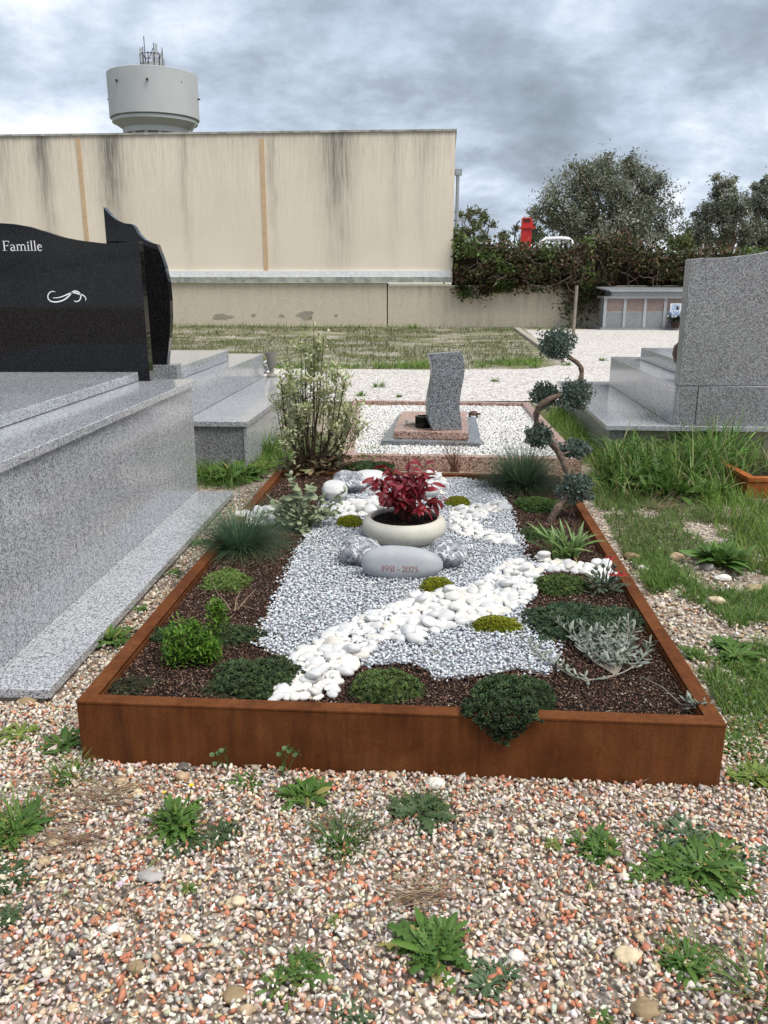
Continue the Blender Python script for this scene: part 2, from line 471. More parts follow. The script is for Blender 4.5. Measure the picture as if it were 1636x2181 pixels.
def marble_white():
    m, nt, b = mat('white marble')
    v = coord(nt, rand=True)
    oi = nd(nt, 'ShaderNodeObjectInfo')
    n1 = noise(nt, v, 22, 5, 0.6, 0.6)
    tint = ramp(nt, oi.outputs['Random'], [(0.0, (0.59, 0.59, 0.595)), (0.8, (0.62, 0.612, 0.60)), (0.93, (0.61, 0.58, 0.53)), (0.98, (0.82, 0.74, 0.62)), (1.0, (0.8, 0.76, 0.7))])
    c = mixc(nt, 1.0, tint, ramp(nt, n1, [(0.25, (0.70, 0.71, 0.73)), (0.42, 0.94), (0.7, 1.04)]), 'MULTIPLY')
    setin(b, nt, Base_Color=c, Roughness=0.55, Specular_IOR_Level=0.35, Subsurface_Weight=0.0, Normal=bump(nt, noise(nt, v, 70, 4), 0.25, 0.004))
    return m
M['marble'] = marble_white()
def veined():
    m, nt, b = mat('veined grey rock')
    v = coord(nt)
    d = nd(nt, 'ShaderNodeVectorMath', {0: v, 1: nd(nt, 'ShaderNodeVectorMath', {0: nd(nt, 'ShaderNodeTexNoise', {'Vector': v, 'Scale': 9.0, 'Detail': 4.0}).outputs[1], 1: (0.12, 0.12, 0.12)}, operation='MULTIPLY').outputs[0]}, operation='ADD').outputs[0]
    n1 = nd(nt, 'ShaderNodeTexNoise', {'Vector': d, 'Scale': 14.0, 'Detail': 5.0, 'Roughness': 0.55})
    rid = math_(nt, 'ABSOLUTE', math_(nt, 'SUBTRACT', n1.outputs[0], 0.5))
    vein = ramp(nt, rid, [(0.006, 0.95), (0.03, 0.0)])
    rid2 = math_(nt, 'ABSOLUTE', math_(nt, 'SUBTRACT', noise(nt, d, 34, 3), 0.5))
    vein2 = ramp(nt, rid2, [(0.005, 0.5), (0.022, 0.0)])
    ba = ramp(nt, noise(nt, v, 40, 5), [(0.3, (0.05, 0.055, 0.065)), (0.7, (0.36, 0.37, 0.40))])
    c = mixc(nt, vein, ba, (0.72, 0.72, 0.73))
    c = mixc(nt, vein2, c, (0.6, 0.6, 0.62))
    setin(b, nt, Base_Color=c, Roughness=0.7, Specular_IOR_Level=0.3, Normal=bump(nt, n1.outputs[0], 0.5, 0.02))
    return m
M['veined'] = veined()
def engraved_stone():
    m, nt, b = mat('smooth grey river stone')
    v = coord(nt)
    n1 = noise(nt, v, 7, 5, 0.6); n2 = noise(nt, v, 300, 2)
    c = ramp(nt, n1, [(0.3, (0.30, 0.315, 0.34)), (0.7, (0.40, 0.41, 0.425))])
    c = mixc(nt, 0.4, c, ramp(nt, n2, [(0.3, 0.8), (0.7, 1.15)]), 'MULTIPLY')
    setin(b, nt, Base_Color=c, Roughness=0.62, Specular_IOR_Level=0.35)
    return m
M['stone'] = engraved_stone()
def bowl_mat():
    m, nt, b = mat('cast sandstone bowl')
    v = coord(nt)
    n2 = noise(nt, v, 330, 3, 0.7); n1 = noise(nt, v, 6, 5)
    c = ramp(nt, n2, [(0.3, (0.42, 0.40, 0.34)), (0.5, (0.56, 0.54, 0.47)), (0.75, (0.63, 0.61, 0.54))])
    c = mixc(nt, 1.0, c, ramp(nt, n1, [(0.3, 0.9), (0.7, 1.07)]), 'MULTIPLY')
    setin(b, nt, Base_Color=c, Roughness=0.8, Specular_IOR_Level=0.3, Normal=bump(nt, n2, 0.2, 0.002))
    return m
M['bowl'] = bowl_mat()
def soil_mat(name, a, b_, s=90.0):
    m, nt, b = mat(name)
    v = coord(nt)
    n1 = noise(nt, v, s, 5, 0.7); n2 = noise(nt, v, 4, 4)
    c = ramp(nt, n1, [(0.3, a), (0.72, b_)])
    c = mixc(nt, 1.0, c, ramp(nt, n2, [(0.3, 0.75), (0.7, 1.2)]), 'MULTIPLY')
    setin(b, nt, Base_Color=c, Roughness=0.95, Specular_IOR_Level=0.1, Normal=bump(nt, n1, 0.8, 0.015))
    return m
M['soil'] = soil_mat('dark potting soil', (0.012, 0.009, 0.008), (0.05, 0.035, 0.03))
M['underchips'] = soil_mat('stone dust', (0.24, 0.25, 0.27), (0.45, 0.465, 0.49), 120)

def ground_mat():
    """one sheet: pale gravel and earth near the graves, grassy gravel in the field by the wall"""
    m, nt, b = mat('cemetery ground')
    v = coord(nt)
    vo = nd(nt, 'ShaderNodeTexVoronoi', {'Vector': v, 'Scale': 48.0})
    sep = nd(nt, 'ShaderNodeSeparateColor', {0: vo.outputs['Color']})
    near = ramp(nt, sep.outputs[0], [(0.0, (0.16, 0.125, 0.10)), (0.3, (0.28, 0.22, 0.175)), (0.6, (0.38, 0.31, 0.25)), (1.0, (0.5, 0.45, 0.39))])
    vo2 = nd(nt, 'ShaderNodeTexVoronoi', {'Vector': v, 'Scale': 30.0})
    s2 = nd(nt, 'ShaderNodeSeparateColor', {0: vo2.outputs['Color']})
    far = ramp(nt, s2.outputs[0], [(0.0, (0.14, 0.11, 0.08)), (0.35, (0.30, 0.26, 0.21)), (0.7, (0.46, 0.42, 0.37)), (1.0, (0.68, 0.65, 0.62))])
    sx = nd(nt, 'ShaderNodeSeparateXYZ', {0: v})
    c = mixc(nt, ramp(nt, math_(nt, 'MULTIPLY', sx.outputs[1], 0.05), [(0.4, 0.0), (0.6, 1.0)]), near, far)
    g1 = noise(nt, v, 0.9, 7, 0.72, 0.3)
    g2 = noise(nt, v, 9.0, 5, 0.7)
    gr = ramp(nt, g2, [(0.3, (0.085, 0.08, 0.04)), (0.5, (0.115, 0.13, 0.042)), (0.7, (0.19, 0.175, 0.085))])
    gf = math_(nt, 'ADD', math_(nt, 'MULTIPLY', g1, 0.75), math_(nt, 'MULTIPLY', g2, 0.3))
    c = mixc(nt, math_(nt, 'MULTIPLY', ramp(nt, gf, [(0.43, 0.0), (0.56, 0.9)]), ramp(nt, math_(nt, 'MULTIPLY', sx.outputs[1], 0.1), [(0.55, 0.0), (0.80, 1.0)])), c, gr)
    setin(b, nt, Base_Color=c, Roughness=0.95, Specular_IOR_Level=0.15, Normal=bump(nt, vo.outputs['Distance'], 0.5, 0.02))
    return m
M['ground'] = ground_mat()
def white_gravel_mat(name, dirt=0.3):
    m, nt, b = mat(name)
    v = coord(nt)
    vo = nd(nt, 'ShaderNodeTexVoronoi', {'Vector': v, 'Scale': 34.0})
    sep = nd(nt, 'ShaderNodeSeparateColor', {0: vo.outputs['Color']})
    c = ramp(nt, sep.outputs[0], [(0.0, (0.20, 0.17, 0.15)), (0.12, (0.48, 0.43, 0.39)), (0.4, (0.68, 0.63, 0.59)), (1.0, (0.84, 0.81, 0.78))])
    e = ramp(nt, vo.outputs['Distance'], [(0.35, 1.0), (0.75, 0.55)])
    c = mixc(nt, 1.0, c, e, 'MULTIPLY')
    g1 = noise(nt, v, 0.55, 6, 0.7)
    c = mixc(nt, ramp(nt, g1, [(0.5, 0.0), (0.75, dirt)]), c, (0.30, 0.26, 0.20))
    setin(b, nt, Base_Color=c, Roughness=0.9, Specular_IOR_Level=0.2, Normal=bump(nt, math_(nt, 'SUBTRACT', 1.0, vo.outputs['Distance']), 0.7, 0.015))
    return m
M['wgravel'] = white_gravel_mat('white gravel')

# ------------------------------------------------------------------ ground
gx = np.concatenate([np.linspace(-300, -12, 8), np.linspace(-10, 12, 12), np.linspace(16, 300, 8)])
gy = np.concatenate([np.linspace(-40, 0, 4), np.linspace(1, 40, 20), np.linspace(60, 900, 10)])
XX, YY = np.meshgrid(gx, gy)
gv = np.stack([XX.ravel(), YY.ravel(), np.zeros(XX.size)], 1)
nx, ny = len(gx), len(gy)
gf = np.array([(j * nx + i, j * nx + i + 1, (j + 1) * nx + i + 1, (j + 1) * nx + i) for j in range(ny - 1) for i in range(nx - 1)])
setp(mesh('ground', gv, gf, M['ground'], recentre=False), kind='structure')
pa = [G(-900, 862), G(1140, 856), G(1800, 870), G(2400, 800), G(2300, 706), G(1228, 702), G(1118, 703), G(1210, 775), G(1140, 787), G(900, 789), G(600, 786), G(-700, 784)]
pth = mesh('gravel_path', [(p[0], p[1], 0.012) for p in pa], [tuple(range(len(pa)))], M['wgravel'], recentre=False)
setp(pth, kind='structure')

# ------------------------------------------------------------------ far building, low wall
WY0, WSL = 29.3, -0.07                     # wall line y = WY0 + WSL*x
WYAW = math.atan(WSL)
def wy(x): return WY0 + WSL * x
def wallx(px, py=600):
    d = ray(px, py); t = WY0 / (d[1] - WSL * d[0]); return d[0] * t
def wallp(px, py):
    d = ray(px, py); t = WY0 / (d[1] - WSL * d[0]); return Vector((d[0] * t, d[1] * t, CAMH + d[2] * t))
def wbox(mb, x0, x1, z0, z1, out, depth):
    """box along the wall line; 'out' metres proud of it, 'depth' metres behind the front"""
    n = Vector((WSL, -1, 0)).normalized()
    a = Vector((x0, wy(x0), 0)) + n * out; b = Vector((x1, wy(x1), 0)) + n * out
    c = b - n * depth; d = a - n * depth
    mb.prism([a, b, c, d], z0, z1)
    return mb
stain_px = [(118, 1.0, 0.30), (255, 1.15, 0.42), (722, 1.1, 0.50), (405, 0.5, 0.14), (588, 0.45, 0.14), (840, 0.3, 0.2), (900, 0.35, 0.3), (30, 0.4, 0.4)]
XR = wallp(968, 400)[0]
ZT = wallp(700, 278)[2]
def building_mat():
    m, nt, b = mat('stained cream render')
    v = coord(nt)
    sx = nd(nt, 'ShaderNodeSeparateXYZ', {0: v})
    X, Z = sx.outputs[0], sx.outputs[2]
    fine = noise(nt, coord(nt, (9, 9, 0.55)), 1.6, 6, 0.65)
    fine2 = noise(nt, coord(nt, (30, 30, 1.3)), 1.6, 4, 0.6)
    hz = math_(nt, 'DIVIDE', Z, ZT)                      # 0 ground .. 1 roof edge
    topf = ramp(nt, hz, [(0.25, 0.0), (0.70, 0.38), (1.0, 1.0)])
    base = ramp(nt, noise(nt, v, 0.5, 4), [(0.3, (0.72, 0.635, 0.52)), (0.7, (0.79, 0.705, 0.585))])
    st = math_(nt, 'MULTIPLY', ramp(nt, fine, [(0.40, 0.0), (0.62, 0.85)]), topf)
    st2 = math_(nt, 'MULTIPLY', ramp(nt, fine2, [(0.52, 0.0), (0.68, 0.34)]), topf)
    c = mixc(nt, math_(nt, 'MULTIPLY', st, 0.36), base, (0.38, 0.335, 0.285))
    c = mixc(nt, st2, c, (0.20, 0.19, 0.18))
    wob = math_(nt, 'MULTIPLY', math_(nt, 'SUBTRACT', noise(nt, coord(nt, (0.3, 0.3, 1.0)), 0.9, 3), 0.5), 0.5)
    tot = None
    for px, amp, wid in stain_px:
        x0 = wallx(px)
        q = math_(nt, 'DIVIDE', math_(nt, 'SUBTRACT', math_(nt, 'ADD', X, wob), x0), wid)
        gs = math_(nt, 'MULTIPLY', math_(nt, 'EXPONENT', math_(nt, 'MULTIPLY', math_(nt, 'MULTIPLY', q, q), -1.0)), amp)
        tot = gs if tot is None else math_(nt, 'ADD', tot, gs)
    tot = math_(nt, 'MULTIPLY', tot, ramp(nt, hz, [(0.2, 0.05), (0.5, 0.45), (0.9, 1.0)]))
    tot = math_(nt, 'MULTIPLY', tot, ramp(nt, fine, [(0.3, 0.35), (0.6, 1.0)]))
    c = mixc(nt, math_(nt, 'MULTIPLY', tot, 0.8, True), c, (0.10, 0.10, 0.095))
    ec = ramp(nt, hz, [(0.965, 0.0), (0.995, 0.7)])
    c = mixc(nt, math_(nt, 'MULTIPLY', ec, ramp(nt, fine, [(0.3, 0.5), (0.6, 1.0)])), c, (0.16, 0.15, 0.13))
    setin(b, nt, Base_Color=c, Roughness=0.9, Specular_IOR_Level=0.2, Normal=bump(nt, noise(nt, v, 60, 3), 0.15, 0.01))
    return m
M['building'] = building_mat()
def lowwall_mat():
    m, nt, b = mat('rough beige render')
    v = coord(nt)
    f = noise(nt, v, 26, 4, 0.7)
    c = ramp(nt, f, [(0.3, (0.52, 0.45, 0.35)), (0.7, (0.70, 0.62, 0.50))])
    st = noise(nt, coord(nt, (4, 4, 0.6)), 1.3, 5, 0.6)
    sx = nd(nt, 'ShaderNodeSeparateXYZ', {0: v})
    up = ramp(nt, math_(nt, 'DIVIDE', sx.outputs[2], 1.5), [(0.0, 0.55), (0.25, 0.15), (0.6, 0.35), (1.0, 0.9)])
    rt = ramp(nt, math_(nt, 'MULTIPLY', sx.outputs[0], 0.1), [(0.0, 0.25), (0.3, 0.9)])
    c = mixc(nt, math_(nt, 'MULTIPLY', math_(nt, 'MULTIPLY', ramp(nt, st, [(0.42, 0.0), (0.66, 0.9)]), up), rt), c, (0.15, 0.125, 0.09))
    setin(b, nt, Base_Color=c, Roughness=0.95, Specular_IOR_Level=0.15, Normal=bump(nt, f, 0.7, 0.02))
    return m
M['lowwall'] = lowwall_mat()
M['coping'] = flat_mat('weathered ledge', (0.34, 0.34, 0.31), 0.9, 0.2, 0, 0.45, 4)
M['tan'] = flat_mat('tan joint cover', (0.56, 0.40, 0.25), 0.7)
M['galv'] = flat_mat('galvanised metal', (0.36, 0.38, 0.40), 0.45, 0.5, 0.6)

zl = wallp(700, 602)[2]
zl1 = wallp(700, 590)[2]
zl2 = wallp(700, 577)[2]
bld = thing('warehouse', 'long windowless cream warehouse with grey rain streaks and two tan strips', 'building', (0, wy(0), 0))
wbox(MB(), XR - 45, XR, zl, ZT - 0.06, 0.0, 14).build('wall', M['building'], bld)
wbox(MB(), XR - 45, XR + 0.04, ZT - 0.06, ZT, 0.05, 14.1).build('roof_edge', M['coping'], bld)
for px in (170, 557):
    x = wallx(px + 8, 430) if px == 170 else wallx(562, 430)
    wbox(MB(), x - 0.075, x + 0.075, zl2 + 0.003, wallp(px, 295)[2], 0.02, 0.04).build('joint_strip', M['tan'], bld)
wbox(MB(), XR - 45, XR - 0.05, zl1, zl2, 0.07, 0.1).build('metal_flashing', M['white'], bld)
wbox(MB(), XR - 45, XR - 0.02, zl + 0.0, zl1 - 0.003, 0.10, 0.13).build('ledge', M['coping'], bld)
pp = wallp(975, 372)
MB().tube([(XR + 0.11, wy(XR) + 0.1, 1.6), (XR + 0.11, wy(XR) + 0.1, pp[2])], 0.06, 10).build('downpipe', M['galv'], bld, True)
MB().box((XR + 0.02, wy(XR), pp[2]), (XR + 0.24, wy(XR) + 0.25, pp[2] + 0.18)).build('hopper', M['galv'], bld)

lw = thing('boundary_wall', 'low rough beige boundary wall under the warehouse with flaking render and a dark joint', 'wall', (0, wy(0), 0))
xj = wallx(825, 650)
for x0, x1 in ((XR - 45, xj - 0.02), (xj + 0.02, wallx(1240, 650)), (wallx(1240, 650) + 0.02, 40)):
    wbox(MB(), x0, x1, 0.0, zl - 0.004 if x1 < 2.2 else zl - 0.10, -0.02, 0.3).build('wall_panel', M['lowwall'], lw)
wbox(MB(), xj - 0.019, xj + 0.019, 0.0, zl - 0.02, -0.08, 0.2).build('joint', M['twig'], lw)
M['flake'] = flat_mat('bare mortar', (0.34, 0.305, 0.255), 0.95, 0.1, 0, 0.3, 20)
for px, py, w, h in ((473, 674, 20, 6), (652, 671, 17, 9), (600, 672, 6, 3), (540, 671, 5, 3), (716, 671, 4, 2)):
    c = wallp(px, py); n = 14
    pts = []
    for i in range(n):
        a = 2 * math.pi * i / n; r = 1 + 0.35 * math.sin(i * 2.7 + px) * math.cos(i * 1.3)
        pts.append((c[0] + SZ(w, c) * math.cos(a) * r, c[2] + SZ(h, c) * math.sin(a) * r))
    mb = MB().slabxz(pts, c[1] - 0.012 + 0.02, c[1] + 0.03)
    mb.v = [(x, y + WSL * (x - c[0]), z) for x, y, z in mb.v]
    mb.build('bare_patch', M['flake'], lw)

# ------------------------------------------------------------------ water tower
TY = 110.0
ctop = V(325, 152, TY)
TR = SZ(94, ctop)
zt = V(325, 137, TY - TR)[2]
zb = V(330, 237, TY - TR)[2]
tcx = V(327, 200, TY)[0]
M['tower'] = flat_mat('painted concrete tower', (0.42, 0.435, 0.445), 0.85, 0.2, 0, 0.06, 0.35)
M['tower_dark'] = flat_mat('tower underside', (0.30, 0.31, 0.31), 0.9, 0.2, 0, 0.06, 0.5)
tw = thing('water_tower', 'round pale grey concrete water tower rising behind the warehouse roof', 'water tower', (tcx, TY, 0))
MB().lathe([(0.0, zt - 0.01 + 0.4), (TR * 0.6, zt + 0.2), (TR * 0.99, zt), (TR, zt - 0.05), (TR, zb), (TR * 0.97, zb), (0.0, zb)], (tcx, TY, 0), 64).build('tank', M['tower'], tw, True)
MB().lathe([(TR * 0.90, zb - 0.15), (TR * 0.955, zb - 0.15), (TR * 0.955, zb - 0.48), (TR * 0.90, zb - 0.48)], (tcx, TY, 0), 64).build('lip_ring', M['tower'], tw, True)
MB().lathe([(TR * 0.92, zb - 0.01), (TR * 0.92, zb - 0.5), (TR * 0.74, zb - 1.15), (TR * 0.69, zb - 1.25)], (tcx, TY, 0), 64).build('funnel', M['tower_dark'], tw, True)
MB().lathe([(TR * 0.69, zb - 1.16), (TR * 0.735, zb - 1.16), (TR * 0.735, zb - 1.75), (TR * 0.69, zb - 1.75)], (tcx, TY, 0), 64).build('collar', M['tower'], tw, True)
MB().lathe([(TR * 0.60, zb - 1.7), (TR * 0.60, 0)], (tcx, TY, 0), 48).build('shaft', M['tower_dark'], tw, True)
for i in range(14):
    a = 2 * math.pi * (i + 0.35) / 14
    c = (tcx + TR * 0.66 * math.cos(a), TY + TR * 0.66 * math.sin(a))
    MB().prism([(c[0] + 0.3 * math.cos(a + q), c[1] + 0.3 * math.sin(a + q)) for q in (0.8, 2.36, 3.9, 5.5)], 0, zb - 1.72).build('pier', M['tower'], tw)
for px, py in ((249, 172), (314, 169), (387, 176)):
    x = V(px, py, TY - TR * 0.8)[0] - tcx
    y = -math.sqrt(max(TR ** 2 - x * x, 0)); p = V(px, py, TY + y)
    MB().box((p[0] - 0.09, TY + y - 0.35, p[2] - 0.1), (p[0] + 0.09, TY + y + 0.2, p[2] + 0.1)).build('floodlight', M['twig'], tw)
for sx_ in (-1, 1):
    MB().box((tcx + sx_ * TR - 0.3, TY - 0.1, (zt * 0.45 + zb * 0.55)), (tcx + sx_ * TR + 0.3, TY + 0.1, (zt * 0.45 + zb * 0.55) + 0.15)).build('floodlight', M['twig'], tw)
pr = V(419, 268, TY)
MB().tube([(tcx + TR * 0.97, TY - 1.0, zb - 0.6), (tcx + TR * 0.80, TY - 1.0, zb - 1.9), (tcx + TR * 0.80, TY - 1, 0)], 0.13, 8).build('overflow_pipe', M['tower_dark'], tw, True)
am = thing('antenna_mast', 'cluster of thin telecom antennas standing on top of the water tower', 'antenna', (tcx, TY, zt + 0.3))
def apos(px, py): return V(px, py, TY)
zr = zt + 0.15
for x0, y0, y1, w in ((299, 101, 138, 4.4), (332, 93, 138, 4.4), (324.5, 112, 136, 3.2), (350, 125, 139, 3.0), (343, 114, 130, 3.4)):
    a, b = apos(x0, y0), apos(x0, y1); w = SZ(w, a)
    MB().box((a[0] - w / 2, TY - 0.12, zr), (a[0] + w / 2, TY + 0.12, a[2])).build('antenna_panel', M['tower'], am, bevel=0.03)
for x0, y0 in ((305, 76), (302.5, 98), (326, 90), (344, 100), (314, 108), (308, 115), (338, 112)):
    a = apos(x0, y0)
    MB().tube([(a[0], TY + 0.2, zr - 0.2), (a[0], TY + 0.2, a[2])], 0.05, 6).build('antenna_rod', M['twig'], am)
for x0, y0, x1, y1 in ((302, 112, 312, 126), (326, 102, 318, 124), (312, 112, 338, 112), (345, 110, 340, 124)):
    a, b = apos(x0, y0), apos(x1, y1)
    MB().tube([a, b], 0.05, 6).build('strut', M['twig'], am)
a = apos(322, 132)
MB().lathe([(0, 0.0), (1.25, 0.0), (1.25, 1.1), (1.0, 1.1)], (a[0], TY, zr), 20).build('hatch', M['tower_dark'], am)
for k in range(12):
    q = 2 * math.pi * k / 12
    MB().tube([(a[0] + 1.3 * math.cos(q), TY + 1.3 * math.sin(q), zr), (a[0] + 1.3 * math.cos(q), TY + 1.3 * math.sin(q), zr + 2.0)], 0.035, 5).build('guard_post', M['twig'], am)
MB().tube([(a[0] + 1.3 * math.cos(2 * math.pi * k / 20), TY + 1.3 * math.sin(2 * math.pi * k / 20), zr + 2.0) for k in range(21)], 0.035, 5).build('guard_rail', M['twig'], am)

# ------------------------------------------------------------------ trees behind the wall
def tree(name, label, px, y, top, blobs, cols, nleaf, lsize, trunk_r=0.22, group=None, open_=0.0):
    """blobs: list of (px, py, rx px, rz px): lobes of the crown as seen, made round in depth"""
    b = V(px, 600, y)
    t = thing(name, label, 'tree', (b[0], y, 0), group)
    cs = []
    for bx, by, rx, rz in blobs:
        c = V(bx, by, y); cs.append((c, SZ(rx, c), SZ(rz, c)))
    mb = MB()
    zlow = min(c[2] - rz for c, rx, rz in cs)
    fork = Vector((b[0], y, max(0.8, zlow * 0.8)))
    mb.tube([(b[0], y, 0), (b[0] + 0.05, y, fork[2] * 0.5), fork], [trunk_r * 1.3, trunk_r, trunk_r * 0.9], 8)
    mb.build('trunk', M['bark'], t, True)
    lm = MB()
    for c, rx, rz in cs:
        for k in range(4):
            e = c + Vector((U(-.7, .7) * rx, U(-.6, .6) * rx, U(-0.3, .8) * rz))
            mid = (fork + e) / 2 + Vector((U(-.2, .2), U(-.2, .2), U(0, .3)))
            lm.tube([fork - Vector((0, 0, 0.1)), mid, e], [trunk_r * 0.55, trunk_r * 0.3, 0.02], 6)
    lm.build('limbs', M['bark'], t, True)
    pos = []; wts = np.array([rx * rx * rz for _, rx, rz in cs]) ** 0.7; wts = wts / wts.sum()
    ncl = max(30, nleaf // 75)
    clw = RNG.choice(len(cs), ncl, p=wts)
    P = []; C = []
    carr = np.array(cols)
    for k in clw:
        c, rx, rz = cs[k]
        d = RNG.normal(size=3); d /= np.linalg.norm(d)
        r = U(0.35, 1.0) ** 0.5 * (1 + RNG.normal(0, 0.09))
        cc = np.array(c) + d * np.array([rx, rx * 0.8, rz]) * r
        s = U(0.12, 0.34) * (rx + rz) * 0.5
        n = int(nleaf / ncl * U(0.5, 1.5))
        p = cc + RNG.normal(0, 1, (n, 3)) * s * np.array([0.55, 0.55, 0.5])
        P.append(p)
        base = carr[RNG.integers(0, len(carr))]
        C.append(np.clip(base * np.exp(RNG.normal(0, 0.22, (n, 1))) * np.exp(RNG.normal(0, 0.16)), 0.005, .5))
    P = np.concatenate(P); C = np.concatenate(C); n = len(P)
    v, f, c = strips(P, U(0, 6.28, n), U(-0.7, 1.4, n), lsize * U(0.7, 1.5, n), lsize * 0.42 * U(0.7, 1.3, n), U(-0.3, 0.8, n), C, seg=2, prof=lambda q: [0.4, 1.0, 0.2][int(round(q * 2))], twist=1.2)
    o = mesh('crown', v, f, M['leafcol'], t, True, c)
    o['kind'] = 'stuff'
    return t
OL = [(0.18, 0.195, 0.14), (0.24, 0.255, 0.195), (0.135, 0.15, 0.10), (0.30, 0.31, 0.25)]
tree('olive_tree', 'broad grey green tree, largest of those behind the ivy hedge', 1300, 46, 335,
     [(1290, 430, 115, 85), (1310, 375, 75, 42), (1200, 440, 65, 60), (1385, 450, 62, 65), (1345, 365, 30, 28), (1250, 390, 55, 45), (1160, 470, 45, 38), (1395, 400, 35, 38), (1300, 490, 140, 45)], OL, 40000, 0.145, 0.28)
tree('grey_tree', 'slim grey green tree with pointed top near the right picture edge', 1548, 44, 365,
     [(1545, 395, 28, 34), (1540, 440, 50, 50), (1525, 480, 45, 48), (1570, 480, 42, 45), (1500, 500, 20, 30)], OL, 14000, 0.135, 0.16)
tree('grey_tree', 'feathery grey green tree cut off by the right picture edge', 1625, 45, 380,
     [(1620, 420, 32, 36), (1640, 400, 30, 30), (1630, 470, 52, 55), (1690, 430, 60, 60), (1600, 500, 30, 40)], OL, 15000, 0.135, 0.16)
tree('pale_tree', 'small pale spring green tree beside the warehouse downpipe', 1012, 40, 430,
     [(1012, 462, 30, 32), (985, 480, 25, 35), (1035, 480, 20, 26), (1000, 500, 40, 30)], [(0.13, 0.16, 0.08), (0.17, 0.19, 0.11), (0.10, 0.13, 0.06)], 1800, 0.17, 0.07)
tree('distant_bush', 'low bright green bush far behind the hedge, between two grey trees', 1460, 60, 500,
     [(1450, 520, 40, 22), (1480, 510, 30, 25)], [(0.12, 0.15, 0.05), (0.16, 0.18, 0.07)], 2600, 0.22, 0.1)
tree('distant_bush', 'pale olive bush behind the red machine', 1110, 60, 490,
     [(1095, 505, 45, 16), (1130, 500, 30, 22)], [(0.10, 0.12, 0.06), (0.13, 0.14, 0.08)], 2200, 0.22, 0.1)

# ------------------------------------------------------------------ ivy on the boundary wall
def hy(x): return wy(x)
iv = thing('ivy_hedge', 'dense brown and green ivy mounded along the top of the boundary wall', 'hedge', (wallx(1200), hy(wallx(1200)) + 0.1, 0))
tops = [(962, 520), (968, 470), (990, 500), (1050, 508), (1110, 518), (1180, 520), (1230, 510), (1290, 497), (1330, 494), (1370, 515), (1420, 532), (1480, 525), (1560, 528), (1640, 528), (1900, 530)]
bots = [(962, 600), (975, 630), (1040, 625), (1100, 612), (1160, 603), (1200, 610), (1215, 640), (1280, 640), (1300, 608), (1460, 605), (1900, 605)]
IVC = [(0.055, 0.07, 0.024), (0.10, 0.058, 0.032), (0.045, 0.058, 0.02), (0.14, 0.085, 0.045), (0.08, 0.10, 0.03), (0.03, 0.03, 0.018)]
n = 26000
px = U(964, 1800, n); tp = np.interp(px, *zip(*tops)); bt = np.interp(px, *zip(*bots))
q = U(0, 1, n) ** 0.8
py = tp + (bt - tp) * q + RNG.normal(0, 3, n)
dens_ = vnoise(px, py * 1.6, 26, 5) + 0.35 * (1 - q)
k = dens_ > 0.40
px, py, q = px[k], py[k], q[k]
P = np.array([wallp(a, b) for a, b in zip(px, py)])
P[:, 1] += np.clip(U(-0.5, 0.9, len(P)), -0.5, 0.9) - 0.30 * np.sin(np.clip(q, 0, 1) * 3.14)
low = P[:, 2] < zl - 0.02
P[low, 1] = wy(P[low, 0]) - U(0.03, 0.28, low.sum())
n = len(P)
C = pal(IVC, [3, 2.4, 2, 1.5, 1.5, 1], n, 0.25)
grn = vnoise(P[:, 0], P[:, 2], 0.7, 8) * 1.0 + (1 - np.clip((P[:, 0] - 2) / 4, 0, 1)) * 0.25
C[grn > 0.80] = pal([(0.09, 0.14, 0.03), (0.075, 0.11, 0.03)], [1, 1], int((grn > 0.80).sum()), 0.25)
v, f, c = strips(P, U(0, 6.28, n), U(-0.9, 1.2, n), U(0.07, 0.14, n), U(0.06, 0.11, n), U(0, 0.8, n), C, seg=2, prof=lambda t: [0.3, 1.0, 0.15][int(round(t * 2))], twist=1.0)
o = mesh('ivy_foliage', v, f, M['leafcol'], iv, True, c); o['kind'] = 'stuff'
# solid mounded core inside the hedge, near black, much darker than the stems
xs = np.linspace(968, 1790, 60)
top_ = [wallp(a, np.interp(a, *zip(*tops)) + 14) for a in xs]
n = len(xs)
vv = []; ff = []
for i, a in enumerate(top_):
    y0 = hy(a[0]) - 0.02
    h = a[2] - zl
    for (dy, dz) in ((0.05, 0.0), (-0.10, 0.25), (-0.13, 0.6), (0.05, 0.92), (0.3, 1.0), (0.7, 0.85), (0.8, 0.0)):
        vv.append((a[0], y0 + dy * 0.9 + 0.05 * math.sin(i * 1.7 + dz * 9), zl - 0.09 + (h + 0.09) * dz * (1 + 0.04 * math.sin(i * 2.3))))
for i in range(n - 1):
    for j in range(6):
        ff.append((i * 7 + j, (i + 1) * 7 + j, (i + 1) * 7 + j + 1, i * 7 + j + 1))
mesh('hedge_core', vv, ff, flat_mat('packed dark stems', (0.022, 0.016, 0.011), 0.95, 0.1, 0, 0.5, 18), iv, True)
br = MB()
for i in range(230):
    x0 = U(985, 1640) if i < 150 else U(1205, 1285)
    y0 = np.interp(x0, *zip(*tops)) + U(20, 95) if i < 150 else U(590, 690)
    p = wallp(x0, y0); p[1] -= U(0.12, 0.5) if p[2] > zl else U(0.06, 0.2)
    pts = [p]; a = U(0, 6.28) if i < 150 else U(1.1, 2.0)
    for s_ in range(5):
        a += U(-0.7, 0.7)
        p = p + Vector((math.cos(a) * 0.17, U(-0.05, 0.05), math.sin(a) * (0.13 if i < 150 else 0.2)))
        if p[2] < 0.03: p[2] = 0.03
        p[1] = min(p[1], wy(p[0]) - 0.05)
        pts.append(p.copy())
    r = U(0.007, 0.018)
    br.tube(pts, [r, r, r * 0.9, r * 0.8, r * 0.6, r * 0.4], 5)
